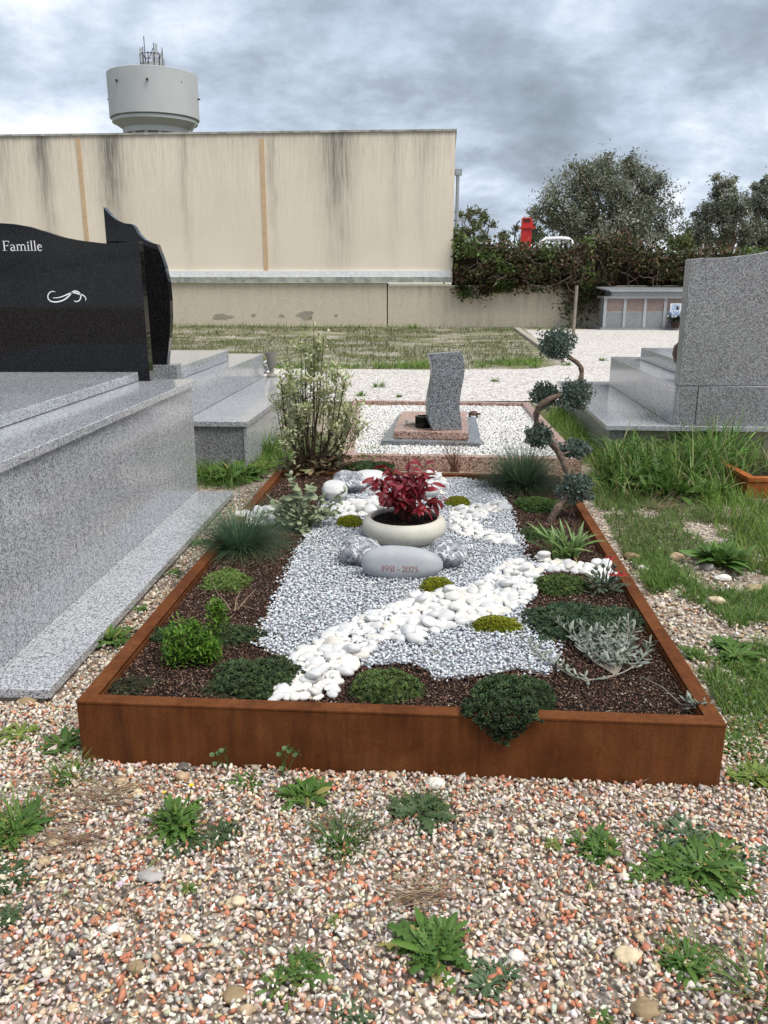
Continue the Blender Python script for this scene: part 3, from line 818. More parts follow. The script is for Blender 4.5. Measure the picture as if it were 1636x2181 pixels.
o = br.build('stems', flat_mat('ivy stems', (0.24, 0.18, 0.14), 0.9, 0.1, 0, 0.4, 12), iv, True); o['kind'] = 'stuff'
n = 900
px = np.concatenate([RNG.normal(1225, 22, 420), RNG.normal(1110, 55, 300), RNG.normal(1008, 22, 180)]); py = np.concatenate([RNG.normal(650, 26, 420), RNG.normal(612, 7, 300), RNG.normal(622, 10, 180)])
py = np.minimum(py, 695)
P = np.array([wallp(a, b) for a, b in zip(px, py)]); P[:, 1] -= U(0.05, 0.25, n)
C = pal([(0.04, 0.06, 0.018), (0.06, 0.09, 0.022), (0.07, 0.05, 0.025)], [2, 2, 1], n, 0.25)
v, f, c = strips(P, U(3.4, 6.0, n), U(-0.9, 0.6, n), U(0.07, 0.13, n), U(0.06, 0.10, n), U(0, 0.8, n), C, seg=2, prof=lambda t: [0.3, 1.0, 0.15][int(round(t * 2))], twist=1.0)
o = mesh('hanging_foliage', v, f, M['leafcol'], iv, True, c); o['kind'] = 'stuff'

# machines behind the hedge
ry = 33.0
a, b = V(1108, 464, ry), V(1136, 525, ry)
rm = thing('drilling_mast', 'bright red machine mast sticking up behind the ivy hedge', 'machine', (a[0] + 0.2, ry, 0))
xl, xr, zt_, zb_ = a[0], V(1132, 480, ry)[0], a[2], 0.6
MB().slabxz([(xl + 0.02, zb_), (xr - 0.05, zb_), (xr, V(1132, 486, ry)[2]), (xr + 0.05, V(1134, 478, ry)[2]), (xr, V(1132, 470, ry)[2]), (xr - 0.03, zt_), (xl + 0.08, zt_)][::1], ry - 0.18, ry + 0.18).build('mast', M['red'], rm, bevel=0.015)
MB().box((xl + 0.0, ry - 0.24, V(1110, 487, ry)[2]), (xr + 0.13, ry + 0.2, V(1110, 483, ry)[2])).build('clamp_plate', M['red'], rm)
MB().box((xl + 0.12, ry - 0.215, V(1110, 472, ry)[2]), (xr - 0.08, ry - 0.18, V(1110, 467, ry)[2])).build('vent', M['twig'], rm)
MB().tube([V(1108, 470, ry), V(1102, 475, ry), V(1098, 490, ry), V(1095, 525, ry), V(1095, 600, ry)], 0.025, 6).build('hose', M['twig'], rm, True)
ry = 32.0
bp = [V(1148, 600, ry), V(1151, 528, ry), V(1155, 515, ry), V(1163, 509, ry), V(1190, 508, ry), V(1210, 509, ry), V(1217, 514, ry), V(1220, 524, ry), V(1222, 600, ry)]
rb = thing('roll_bar', 'white tubular roll bar of a small machine behind the hedge', 'roll bar', (bp[4][0], ry, 0))
MB().tube(bp, 0.075, 10).build('bar', M['white'], rb, True)
for p in (bp[0], bp[-1]):
    MB().box((p[0] - 0.12, ry - 0.2, 0), (p[0] + 0.12, ry + 0.2, p[2] + 0.02)).build('mount', M['white'], rb)

# wooden stake
s0, s1 = G(1221, 716), V(1229, 608, G(1221, 716)[1])
setp(MB().tube([s0, (s0 * 0.5 + s1 * 0.5), s1], 0.045, 7).build('wooden_stake', flat_mat('grey weathered wood', (0.27, 0.23, 0.19), 0.9, 0.1, 0, 0.3, 8), None, True), 'tall thin grey wooden stake in the gravel before the ivy', 'stake')
# concrete edging strip
ea, eb = G(1100, 702), G(1190, 766)
dv = (eb - ea).normalized(); nv = Vector((-dv[1], dv[0], 0)) * 0.09
setp(MB().prism([ea - nv, eb - nv, eb + nv, ea + nv], 0.0, 0.07).build('edging_strip', M['concrete']), 'narrow concrete edging strip dividing grassy ground from white gravel', 'edging')

# ------------------------------------------------------------------ columbarium
M['door_pink'] = granite('dull pink granite', [(0.28, (0.07, 0.04, 0.033)), (0.45, (0.20, 0.145, 0.12)), (0.7, (0.34, 0.265, 0.23))], 130, 0.4)
cy = G(1286, 703)[1]
cb0 = V(1286, 703, cy)
cl, cr_ = cb0[0], V(1480, 703, cy)[0] + 0.6
ztop = V(1290, 636, cy)[2]
zr0 = V(1290, 631, cy)[2]
zrt = V(1300, 621, cy)[2]
cm = thing('columbarium', 'low grey granite columbarium with pink upper doors against the wall', 'columbarium', (cl, cy, 0))
MB().box((cl + 0.02, cy + 0.06, 0.085), (cr_, cy + 0.75, ztop)).build('body', M['granite_dark'], cm)
MB().box((cl - 0.15, cy - 0.12, 0.0), (cr_, cy + 0.8, 0.08)).build('plinth', M['granite_dark'], cm)
MB().box((cl - 0.08, cy - 0.06, ztop + 0.002), (cr_, cy + 0.8, zr0)).build('cornice', M['granite_dark'], cm)
x0 = V(1303, 625, cy)[0]
MB().box((x0, cy + 0.02, zr0 + 0.002), (cr_, cy + 0.8, zrt)).build('roof_band', M['granite_dark'], cm)
mb = MB(); mb.add([(x0 - 0.06, cy - 0.03, zrt + 0.002), (cr_, cy - 0.03, zrt + 0.002), (cr_, cy + 0.85, zrt + 0.10), (x0 - 0.3, cy + 0.85, zrt + 0.10), (x0 - 0.06, cy - 0.03, zrt + 0.04), (cr_, cy - 0.03, zrt + 0.04), (cr_, cy + 0.85, zrt + 0.15), (x0 - 0.3, cy + 0.85, zrt + 0.15)],
                  [(0, 3, 2, 1), (4, 5, 6, 7), (0, 1, 5, 4), (1, 2, 6, 5), (2, 3, 7, 6), (3, 0, 4, 7)])
mb.build('roof_slab', M['granite'], cm)
posts = [1286, 1328, 1371, 1414, 1457]
zmid = V(1300, 664, cy)[2]
for i, p in enumerate(posts):
    x = V(p + 3, 660, cy)[0]
    MB().box((x - 0.045, cy, 0.083), (x + 0.045, cy + 0.058, ztop - 0.002)).build('pilaster', M['granite'], cm)
    if i < 4:
        xa, xb = x + 0.047, V(posts[i + 1] + 3, 660, cy)[0] - 0.047
        MB().box((xa, cy + 0.03, zmid + 0.01), (xb, cy + 0.058, ztop - 0.004)).build('niche_door', M['door_pink'], cm)
        MB().box((xa, cy + 0.03, 0.083), (xb, cy + 0.058, zmid - 0.02)).build('niche_door', M['granite_dark'], cm)
        MB().box((xa, cy + 0.02, zmid - 0.018), (xb, cy + 0.056, zmid + 0.008)).build('shelf', M['granite'], cm)
# photo plaque and flowers on the last niche
pq0, pq1 = V(1427, 663, cy - 0.02), V(1453, 646, cy - 0.02)
pl = thing('photo_plaque', 'small framed photograph leaning on the last pink niche door', 'plaque', (pq0[0], cy - 0.0, zmid + 0.01))
MB().box((pq0[0], cy - 0.012, zmid + 0.0095), (pq1[0], cy + 0.012, pq1[2])).build('frame', M['white'], pl)
plf = [c for c in pl.children][0]
MB().box((pq0[0] + 0.05, cy - 0.016, zmid + 0.06), (pq1[0] - 0.05, cy - 0.0125, pq1[2] - 0.03)).build('picture', flat_mat('photo print', (0.45, 0.55, 0.68), 0.4, 0.4, 0, 0.35, 9), plf)
MB().slabxz([(pq0[0] + 0.18, zmid + 0.062), (pq1[0] - 0.08, zmid + 0.062), (pq1[0] - 0.1, zmid + 0.14), (pq1[0] - 0.17, zmid + 0.2), (pq0[0] + 0.2, zmid + 0.12)], cy - 0.019, cy - 0.0165).build('dark_shape', M['twig'], plf)
fp = V(1438, 698, cy - 0.25); fp[2] = 0.082
fl = thing('potted_flowers', 'pot of pale blue and white flowers below the photo plaque', 'flowers', fp)
MB().lathe([(0, 0), (0.11, 0), (0.15, 0.2), (0.13, 0.2), (0, 0.18)], fp, 16).build('pot', M['twig'], fl, True)
n = 260
P = np.array(fp) + RNG.normal(0, 1, (n, 3)) * np.array([0.11, 0.1, 0.06]) + np.array([0, 0, 0.26])
C = pal([(0.03, 0.06, 0.02), (0.02, 0.04, 0.015)], [1, 1], n, 0.2)
v, f, c = strips(P, U(0, 6.28, n), U(-0.2, 1.2, n), 0.1, 0.05, U(0, 1, n), C, seg=2, prof=lambda t: [0.3, 1, 0.1][int(round(t * 2))])
mesh('foliage', v, f, M['leafcol'], fl, True, c)['kind'] = 'stuff'
n = 90
P = np.array(fp) + RNG.normal(0, 1, (n, 3)) * np.array([0.11, 0.09, 0.05]) + np.array([0, -0.03, 0.42])
scatter('blossoms', [ico(1)], P, rotm(U(0, 6, n)), U(0.02, 0.045, n), pal([(0.5, 0.6, 0.8), (0.8, 0.82, 0.85), (0.25, 0.35, 0.65)], [2, 2, 1], n, 0.1), M['leafcol'], fl, True)

# ------------------------------------------------------------------ left granite tomb
def dirf(p, q):
    d = Vector((q[0] - p[0], q[1] - p[1], 0)); return d.normalized()
LE = dirf((-1.235, 2.757), (-1.085, 5.73)); LN = Vector((LE[1], -LE[0], 0))      # along, outward (+x)
LO = Vector((-1.225, 2.757, 0))
def LT(u, v, z=0.0):
    """u along the grave (0 at its front), v outwards from the step edge (negative = towards the grave)"""
    p = LO + LE * u + LN * v; return (p[0], p[1], z)
def lbox(u0, u1, v0, v1, z0, z1):
    return MB().prism([LT(u0, v0), LT(u0, v1), LT(u1, v1), LT(u1, v0)], z0, z1)
WID = 2.4
t1 = thing('granite_tomb', 'large polished light grey granite tomb with stepped slabs, left of the rusty bed', 'tomb', LT(1.5, -1.0, 0))
lbox(0.02, 3.0, -WID, -0.03, -0.02, 0.022).build('footing', M['concrete'], t1)
lbox(0.0, 2.985, -WID, 0.0, 0.024, 0.062).build('step_slab', M['granite'], t1, bevel=0.003)
lbox(0.1, 3.02, -WID + 0.1, -0.262, 0.064, 0.80).build('body', M['granite'], t1)
lbox(0.06, 3.06, -WID + 0.07, -0.235, 0.803, 0.845).build('cap_slab', M['granite'], t1, bevel=0.004)
lbox(0.25, 2.93, -WID + 0.3, -0.60, 0.848, 0.905).build('top_slab', M['granite'], t1, bevel=0.004)
# headstone
hy0 = LT(2.94, -0.5)[1]
hs = thing('black_headstone', 'black polished granite headstone with white Famille lettering', 'headstone', (-2.0, hy0, 0.848))
prof = [(-160, 540), (-120, 505), (-70, 483), (-30, 476), (0, 475), (30, 477), (60, 482), (90, 491), (130, 504), (170, 512), (220, 518), (255, 518), (296, 515)]
pts = [V(a, b, hy0) for a, b in prof]
xr = V(303, 813, hy0)[0]
xtr = pts[-1][0]
out = [(pts[0][0], 0.907), (xtr - 0.02 - 0.28, 0.907)]
poly = [(pts[0][0], 0.907), (LT(2.94, -0.605)[0], 0.907), (LT(2.94, -0.60)[0] + 0.001, 0.846), (xtr + 0.004, 0.846)] + [(p[0], p[2]) for p in pts[::-1]]
MB().slabxz(poly, hy0, hy0 + 0.10).build('stone', M['granite_black'], hs, bevel=0.002)

# --- hand-drawn serif lettering: strokes with a broad nib
def stroke_mesh(lines, to3):
    """lines: list of (points, widths); to3 maps glyph (x, y) to a place. thin solid strips"""
    mb = MB()
    for pts, w in lines:
        n = len(pts); L = []; Rr = []
        for i, (x, y) in enumerate(pts):
            x0, y0 = pts[max(i - 1, 0)]; x1, y1 = pts[min(i + 1, n - 1)]
            dx, dy = x1 - x0, y1 - y0; l = math.hypot(dx, dy) or 1
            ww = (w[i] if isinstance(w, (list, tuple)) else w) / 2
            L.append((x - dy / l * ww, y + dx / l * ww)); Rr.append((x + dy / l * ww, y - dx / l * ww))
        v = [to3(*p) for p in L + Rr]
        mb.add(v, [(i, n + i, n + i + 1, i + 1) for i in range(n - 1)])
    return mb
def arc(cx, cy, rx, ry, a0, a1, n=12):
    return [(cx + rx * math.cos(R(a0 + (a1 - a0) * i / n)), cy + ry * math.sin(R(a0 + (a1 - a0) * i / n))) for i in range(n + 1)]
def widths(n, a, b):      # swelling stroke
    return [a + (b - a) * math.sin(math.pi * i / (n - 1)) for i in range(n)]
def ser(x, y, w=0.22, t=0.045): return ([(x - w / 2, y), (x + w / 2, y)], t)
GL = {
 'F': (0.62, [([(0.16, 0), (0.16, 0.98)], 0.12), ([(0.05, 0.975), (0.58, 0.975)], 0.05), ([(0.565, 0.98), (0.565, 0.78)], 0.05), ([(0.16, 0.52), (0.46, 0.52)], 0.05), ([(0.46, 0.63), (0.46, 0.42)], 0.045), ser(0.16, 0.02, 0.3)]),
 'a': (0.48, [(arc(0.19, 0.42, 0.15, 0.2, 160, 0, 8), [0.05, 0.07, 0.05, 0.045, 0.05, 0.06, 0.08, 0.1, 0.1]), ([(0.34, 0.42), (0.34, 0.1), (0.37, 0.03), (0.45, 0.05)], [0.1, 0.1, 0.07, 0.04]), (arc(0.2, 0.17, 0.15, 0.16, 60, 360, 12), widths(13, 0.05, 0.1))]),
 'm': (0.86, [([(0.12, 0), (0.12, 0.62)], 0.1), ([(0.03, 0.58), (0.14, 0.63)], 0.05), (arc(0.27, 0.44, 0.15, 0.18, 170, 0, 8), widths(9, 0.05, 0.08)), ([(0.42, 0.46), (0.42, 0)], 0.1), (arc(0.57, 0.44, 0.15, 0.18, 170, 0, 8), widths(9, 0.05, 0.08)), ([(0.72, 0.46), (0.72, 0)], 0.1), ser(0.12, 0.02), ser(0.42, 0.02), ser(0.72, 0.02)]),
 'i': (0.27, [([(0.13, 0), (0.13, 0.62)], 0.1), ([(0.04, 0.58), (0.15, 0.63)], 0.05), ser(0.13, 0.02), ([(0.07, 0.84), (0.19, 0.84)], 0.12)]),
 'l': (0.27, [([(0.13, 0), (0.13, 1.02)], 0.1), ([(0.04, 0.97), (0.15, 1.03)], 0.05), ser(0.13, 0.02)]),
 'e': (0.48, [([(0.08, 0.37), (0.40, 0.37)], 0.05), (arc(0.24, 0.31, 0.17, 0.3, 12, 325, 16), widths(17, 0.05, 0.11))]),
 '1': (0.34, [([(0.17, 0), (0.17, 0.98)], 0.1), ([(0.05, 0.86), (0.17, 0.97)], 0.05), ser(0.17, 0.02, 0.26)]),
 '9': (0.52, [(arc(0.26, 0.68, 0.19, 0.29, 0, 360, 18), [0.1, 0.08, 0.06, 0.05, 0.05, 0.05, 0.06, 0.08, 0.1, 0.1, 0.1, 0.08, 0.06, 0.05, 0.05, 0.06, 0.08, 0.1, 0.1]), ([(0.45, 0.68), (0.43, 0.4), (0.33, 0.15), (0.14, 0.0)], [0.1, 0.1, 0.08, 0.04])]),
 '5': (0.48, [([(0.14, 0.95), (0.42, 0.95)], 0.08), ([(0.15, 0.95), (0.12, 0.56)], 0.05), (arc(0.19, 0.31, 0.21, 0.29, 105, -110, 14), widths(15, 0.05, 0.11))]),
 '2': (0.52, [(arc(0.25, 0.7, 0.18, 0.26, 165, -25, 10), widths(11, 0.05, 0.1)), ([(0.41, 0.6), (0.30, 0.36), (0.08, 0.05)], [0.09, 0.07, 0.05]), ([(0.06, 0.045), (0.46, 0.045)], 0.09), ([(0.45, 0.0), (0.48, 0.16)], 0.04)]),
 '0': (0.56, [(arc(0.28, 0.49, 0.21, 0.48, 0, 360, 22), [0.1 if abs(math.cos(2 * math.pi * i / 22)) > 0.6 else 0.055 for i in range(23)])]),
 '-': (0.62, [([(0.14, 0.36), (0.48, 0.36)], 0.07)]), ' ': (0.1, []),
}
def write(name, s, x0, z0, h, to3, m, parent, track=1.0):
    x = 0
    for ch in s:
        adv, ls = GL[ch]
        if ls:
            stroke_mesh([([((x + a) * h * track + x0, b * h + z0) for a, b in pts], ([q * h for q in w] if isinstance(w, (list, tuple)) else w * h)) for pts, w in ls], to3).build(name, m, parent)
        x += adv
    return x * h * track
M['ink_white'] = flat_mat('white engraved paint', (0.85, 0.85, 0.86), 0.5, 0.3, 0, 0.02)
h0, h1 = V(6, 534, hy0), V(92, 534, hy0)
hh = V(6, 513, hy0)[2] - h0[2]
tw_ = sum(GL[c][0] for c in 'Famille')
write('letter', 'Famille', h0[0], h0[2], hh, lambda x, z: (x, hy0 - 0.0015, z), M['ink_white'], hs, (h1[0] - h0[0]) / (tw_ * hh))
def bez(P, n=24):
    out = []
    for i in range(0, len(P) - 1, 3):
        a, b, c, d = P[i:i + 4]
        for k in range(n + 1):
            t = k / n
            out.append(tuple((1 - t) ** 3 * a[j] + 3 * (1 - t) ** 2 * t * b[j] + 3 * (1 - t) * t * t * c[j] + t ** 3 * d[j] for j in (0, 1)))
    return out
sw1 = bez([(118, 622), (112, 618), (103, 622), (102, 631), (102, 645), (122, 646), (137, 638), (152, 630), (150, 619), (162, 620), (174, 622), (176, 638), (165, 642), (161, 643), (159, 641), (158, 640)])
sw2 = bez([(113, 634), (125, 636), (137, 630), (148, 625), (158, 620), (164, 626), (172, 627), (182, 629), (185, 637), (182, 640)])
for sp in (sw1, sw2):
    q = [V(a, b, hy0) for a, b in sp]
    stroke_mesh([([(p[0], p[2]) for p in q], widths(len(q), 0.004, 0.009))], lambda x, z: (x, hy0 - 0.0015, z)).build('swirl', M['ink_white'], hs)

# ------------------------------------------------------------------ tomb behind it
BE = dirf((-1.094, 6.612), (-1.034, 8.107)); BE = dirf((-1.6, 6.95), (-1.42, 9.84)); BN = Vector((BE[1], -BE[0], 0)); BO = Vector((-1.092, 6.60, 0))
def bbox(u0, u1, v0, v1, z0, z1):
    T = lambda u, v: BO + BE * u + BN * v
    return MB().prism([T(u0, v0), T(u0, v1), T(u1, v1), T(u1, v0)], z0, z1)
t2 = thing('granite_tomb', 'light grey granite tomb with a wide ledge, behind the black headstone', 'tomb', tuple(BO + BE * 1.6 - BN * 1.0))
bbox(0.03, 3.3, -2.4, -0.04, -0.02, 0.375).build('base', M['granite_dark'], t2)
bbox(0.015, 3.3, -0.038, -0.015, -0.02, 0.374).build('side_panel', M['granite'], t2)
bbox(0.0, 3.3, -2.4, 0.0, 0.378, 0.42).build('ledge_slab', M['granite'], t2, bevel=0.003)
bbox(0.25, 3.23, -2.4, -0.52, 0.423, 0.69).build('body', M['granite'], t2, bevel=0.003)
bbox(0.62, 2.3, -2.4, -0.70, 0.693, 0.80).build('top_slab', M['granite'], t2, bevel=0.003)
hy1 = 7.02
zp = 0.693
zp1 = V(350, 777, hy1)[2]
xa, xb = V(300, 790, hy1)[0] - 0.9, V(378, 790, hy1)[0]
h2 = thing('black_headstone', 'tall black headstone with stepped curved edge behind the lettered one', 'headstone', (xb - 0.5, hy1, zp))
MB().box((xa, hy1 - 0.03, zp), (xb, hy1 + 0.14, zp1)).build('pedestal', M['granite_dark'], h2)
prof2 = [(220, 440), (225, 447), (234, 457), (248, 468), (264, 475), (280, 477), (285, 482), (293, 496), (305, 508), (320, 516), (334, 520), (342, 540), (351, 566), (358, 600), (362, 640), (363, 680), (361, 720), (358, 750), (355, 775)]
pp2 = [V(a, b, hy1) for a, b in prof2]
poly = [(pp2[0][0], zp1 + 0.002)] + [(p[0], p[2] if i < len(pp2) - 1 else zp1 + 0.002) for i, p in list(enumerate(pp2))[::-1]]
MB().slabxz(poly, hy1, hy1 + 0.10).build('stone', M['granite_black'], h2, bevel=0.002)
# vase and white ornament
vp = G(579, 803, 0.42)
vz = V(579, 750, vp[1])[2] - 0.42
setp(MB().lathe([(0, 0), (0.062, 0), (0.062, 0.02), (0.028, 0.045), (0.022, vz * 0.3), (0.05, vz * 0.45), (0.062, vz * 0.95), (0.064, vz), (0.054, vz), (0.045, vz * 0.5), (0, vz * 0.45)], (vp[0], vp[1], 0.421), 24).build('flower_vase', flat_mat('aged pewter', (0.26, 0.24, 0.21), 0.5, 0.5, 0.3), None, True), 'empty grey footed flower vase on the granite ledge', 'vase')
op_ = G(568, 797, 0.42)
n = 40
P = np.array([op_[0], op_[1] + 0.05, 0.48]) + RNG.normal(0, 1, (n, 3)) * np.array([0.03, 0.04, 0.05]); P[:, 2] = np.clip(P[:, 2], 0.445, 0.66)
o = scatter('flower_ornament', [ico(1)], P, rotm(U(0, 6, n)), U(0.02, 0.035, n), pal([(0.75, 0.74, 0.72)], [1], n, 0.08), attr_mat('white ceramic', 0.4, 0.5), None, True, None, True)
setp(o, 'small white ceramic flower ornament beside the grey vase', 'ornament')

# ------------------------------------------------------------------ small wavy-stone grave in the middle
fl_, fr_, brr, bll = G(728, 976, .1), G(1240, 985, .1), G(1126, 862, .1), G(752, 857, .1)
def lerp(a, b, t): return a + (b - a) * t
g3 = thing('grave_border', 'low pink granite border framing the bed of white chippings', 'grave border', tuple(((fl_ + brr) / 2).xy) + (0,))
def rail(a, b, w, name):
    d = (b - a).normalized(); nn = Vector((-d[1], d[0], 0)) * w
    MB().prism([a, b, b + nn, a + nn], -0.02, 0.13).build(name, M['granite_pink'], g3, bevel=0.003)
up = 0.0
W_ = 0.085
dF = (fr_ - fl_).normalized(); dS = (brr - fr_).normalized()
rail(fl_, fr_, W_, 'border_rail')
rail(fr_ + Vector((-dF[1], dF[0], 0)) * (W_ + 0.002), brr, W_, 'border_rail')
rail(brr + Vector((-1, 0, 0)) * (W_ + 0.002), bll, W_, 'border_rail')
rail(bll + (fl_ - bll).normalized() * (W_ + 0.002), fl_ + Vector((-dF[1], dF[0], 0)) * (W_ + 0.002), W_, 'border_rail')
inn = [fl_ + Vector((0.07, 0.08, 0)), fr_ + Vector((-0.07, 0.08, 0)), brr + Vector((-0.08, -0.07, 0)), bll + Vector((0.07, -0.07, 0))]
mesh('chippings_bed', [(p[0], p[1], 0.065) for p in inn], [(0, 1, 2, 3)], M['underchips'], recentre=False)['kind'] = 'structure'
x, y = grid_pts(inn, 0.021, 0.6); n = len(x)
HULL = hull_protos(16, 12, 3)
z = 0.068 + 0.022 * vnoise(x, y, 0.5, 3) + U(0, 0.012, n)
c = pal([(0.78, 0.76, 0.73), (0.66, 0.62, 0.57), (0.30, 0.27, 0.24), (0.8, 0.79, 0.78)], [5, 2, 0.35, 4], n, 0.07)
scatter('white_chippings', HULL, np.stack([x, y, z], 1), rotm(U(0, 6.28, n), U(-.6, .6, n), U(-.6, .6, n)), np.stack([U(.011, .019, n), U(.008, .014, n), U(.007, .011, n)], 1), c, M['pebble'])
sy = G(918, 951, .075)[1]
def at(px, py, z): return G(px, py, z)
a_, b_, c_, d_ = at(811, 938, .13), at(1026, 943, .13), at(1014, 889, .13), at(851, 880, .13)
st3 = thing('wavy_headstone', 'wavy speckled blue grey granite headstone on pink and grey slabs', 'headstone', (float((a_[0] + b_[0]) / 2), float(a_[1] + 0.3), 0.06))
MB().prism([a_, b_, c_, d_], 0.05, 0.13).build('lower_slab', M['granite_blue'], st3, bevel=0.003)
a_, b_, c_, d_ = at(839, 918, .20), at(998, 922, .20), at(994, 876, .20), at(856, 876, .20)
MB().prism([a_, b_, c_, d_], 0.132, 0.20).build('upper_slab', M['granite_pink'], st3, bevel=0.003)
b0 = at(945, 917, .202)
yst = b0[1]
lf = [(924, 918), (917, 905), (912, 890), (911, 872), (912, 850), (917, 825), (921, 800), (920, 780), (917, 765), (913, 754)]
rt_ = [(986, 913), (984, 895), (981, 875), (981, 855), (985, 830), (990, 805), (992, 785), (990, 768), (985, 750)]
def smooth_pts(pts, k=3):
    out = []
    for i in range(len(pts) - 1):
        p0 = pts[max(i - 1, 0)]; p1 = pts[i]; p2 = pts[i + 1]; p3 = pts[min(i + 2, len(pts) - 1)]
        for j in range(k):
            t = j / k
            out.append(tuple(0.5 * ((2 * p1[q]) + (-p0[q] + p2[q]) * t + (2 * p0[q] - 5 * p1[q] + 4 * p2[q] - p3[q]) * t * t + (-p0[q] + 3 * p1[q] - 3 * p2[q] + p3[q]) * t ** 3) for q in (0, 1)))
    return out + [pts[-1]]
poly = [V(*p, yst) for p in smooth_pts(rt_)] + [V(*p, yst) for p in smooth_pts(lf)[::-1]]
poly = [(p[0], max(p[2], 0.203)) for p in poly]
poly[0] = (poly[0][0], 0.203); poly[-1] = (poly[-1][0], 0.203)
mb = MB().slabxz(poly, yst, yst + 0.10)
ang = R(9); cx_, cy_ = poly[-1][0], yst
mb.v = [(cx_ + (x - cx_) * math.cos(ang) - (y - cy_) * math.sin(ang) * 1, cy_ + (x - cx_) * math.sin(ang) + (y - cy_) * math.cos(ang), z) for x, y, z in mb.v]
mb.build('stone', M['granite_blue'], st3, bevel=0.002)
hp = at(903, 912, .202); hr = SZ(19, hp)
bx = thing('black_planter', 'small black hexagonal granite planter left of the wavy headstone', 'planter', (hp[0], hp[1] + hr, 0.202))
hx = [(hp[0] + hr * math.cos(R(60 * i + 15)), hp[1] + hr * 0.85 + hr * math.sin(R(60 * i + 15))) for i in range(6)]
hx2 = [(hp[0] + hr * 0.78 * math.cos(R(60 * i + 15)), hp[1] + hr * 0.85 + hr * 0.78 * math.sin(R(60 * i + 15))) for i in range(6)]
hz = 0.202 + SZ(24, hp)
mb = MB().prism(hx, 0.202, 0.215)
v = [(p[0], p[1], zz) for zz in (0.2155, hz) for p in hx] + [(p[0], p[1], zz) for zz in (0.2155, hz) for p in hx2]
f = []
for i in range(6):
    j = (i + 1) % 6
    f += [(i, j, 6 + j, 6 + i), (12 + j, 12 + i, 18 + i, 18 + j), (6 + i, 6 + j, 18 + j, 18 + i)]
mb.add(v, f); mb.build('box', M['granite_black'], bx)
MB().prism([(p[0] * 0.999 + hp[0] * 0.001, p[1]) for p in hx2], 0.2152, hz - 0.02).build('soil', M['soil'], bx)
tp_ = at(1008, 888, .10)
tt = thing('tortoise_figure', 'small brown tortoise figurine on the white chippings', 'figurine', (tp_[0], tp_[1], 0.10))
M['brown'] = flat_mat('brown ceramic', (0.075, 0.035, 0.025), 0.5, 0.4)
r = SZ(11, tp_)
sv, sf = ico(3)
mesh('shell', sv * np.array([r, r * 0.8, r * 0.75]) * np.where(sv[:, 2:3] < 0, np.array([1, 1, 0.25]), 1) + np.array([tp_[0], tp_[1], 0.125]), sf, M['brown'], tt, True)
mesh('head', sv * np.array([r * 0.33, r * 0.25, r * 0.22]) + np.array([tp_[0] + r * 1.1, tp_[1] - 0.01, 0.135]), sf, M['brown'], tt, True)
for dx, dy in ((-.7, -.5), (.7, -.5), (-.7, .5), (.7, .5)):
    mesh('leg', sv * r * 0.24 + np.array([tp_[0] + dx * r, tp_[1] + dy * r, 0.112]), sf, M['brown'], tt, True)
fp_ = at(873, 906, .202); r = SZ(9, fp_)
ff_ = thing('white_frog_figure', 'tiny pale stone animal ornament on the pink slab', 'figurine', (fp_[0], fp_[1], 0.202))
for nm, dx, dz, s in (('body', 0, .6, (1.1, .7, .62)), ('head', -.6, 1.1, (.5, .5, .45)), ('leg', -1.0, .25, (.6, .35, .24)), ('leg', 1.1, .25, (.7, .35, .24)), ('leg', .2, .25, (.4, .6, .24))):
    mesh(nm, sv * np.array(s) * r + np.array([fp_[0] + dx * r, fp_[1], 0.203 + dz * r]), sf, M['veined'] if nm == 'leg' else flat_mat('pale carved stone', (0.5, 0.47, 0.42), 0.8), ff_, True)

# ------------------------------------------------------------------ right granite tomb
PZ = 0.33
ra, rbk = G(1292, 906, PZ), G(1186, 812, PZ)
RE = dirf(ra, rbk); RN = Vector((RE[1], -RE[0], 0))      # along, towards +x
RO = Vector((ra[0], ra[1], 0))
def rbox(u0, u1, v0, v1, z0, z1):
    T = lambda u, v: RO + RE * u + RN * v
    return MB().prism([T(u0, v0), T(u0, v1), T(u1, v1), T(u1, v0)], z0, z1)
RL = (rbk - ra).length
t3 = thing('granite_tomb', 'grey granite tomb with wide ledge on a rendered base, at the right', 'tomb', tuple(RO + RE * 1.5 + RN * 1.2))
rbox(0.14, RL, 0.16, 3.0, -0.02, PZ - 0.045).build('rendered_base', M['lowwall'], t3)
rbox(0.05, RL, 0.04, 0.155, -0.02, PZ - 0.046).build('side_panel', M['granite_dark'], t3)
rbox(0.0, RL + 0.02, 0.0, 3.0, PZ - 0.042, PZ).build('ledge_slab', M['granite'], t3, bevel=0.003)
fo0, fo1 = G(1291, 820, PZ), G(1440, 905, PZ)
vb = (fo0 - RO).dot(RN); vb = ((Vector((fo1[0], fo1[1], 0)) - RO).dot(RN) + (Vector((fo0[0], fo0[1], 0)) - RO).dot(RN)) / 2
ub0, ub1 = (Vector((fo1[0], fo1[1], 0)) - RO).dot(RE), (Vector((fo0[0], fo0[1], 0)) - RO).dot(RE)
fy = fo1[1]
bz = V(1445, 822, fy)[2]
rbox(ub0 + 0.02, ub1, vb + 0.002, 3.0, PZ + 0.002, bz).build('body', M['granite'], t3, bevel=0.003)
xj0, xj1 = V(1444, 860, fy)[0], V(1482, 860, fy)[0]
T = lambda u, v: RO + RE * u + RN * v
v0 = (xj1 - T(ub0, 0)[0]) / RN[0]
rbox(ub0 - 0.02, ub0 + 0.018, vb, v0 - 0.004, PZ + 0.002, bz - 0.002).build('front_panel', M['granite_dark'], t3)
rbox(ub0 - 0.02, ub0 + 0.018, v0 + 0.004, 3.0, PZ + 0.002, bz - 0.002).build('front_panel', M['granite_dark'], t3)
sl0 = V(1357, 750, fy + 2.0)
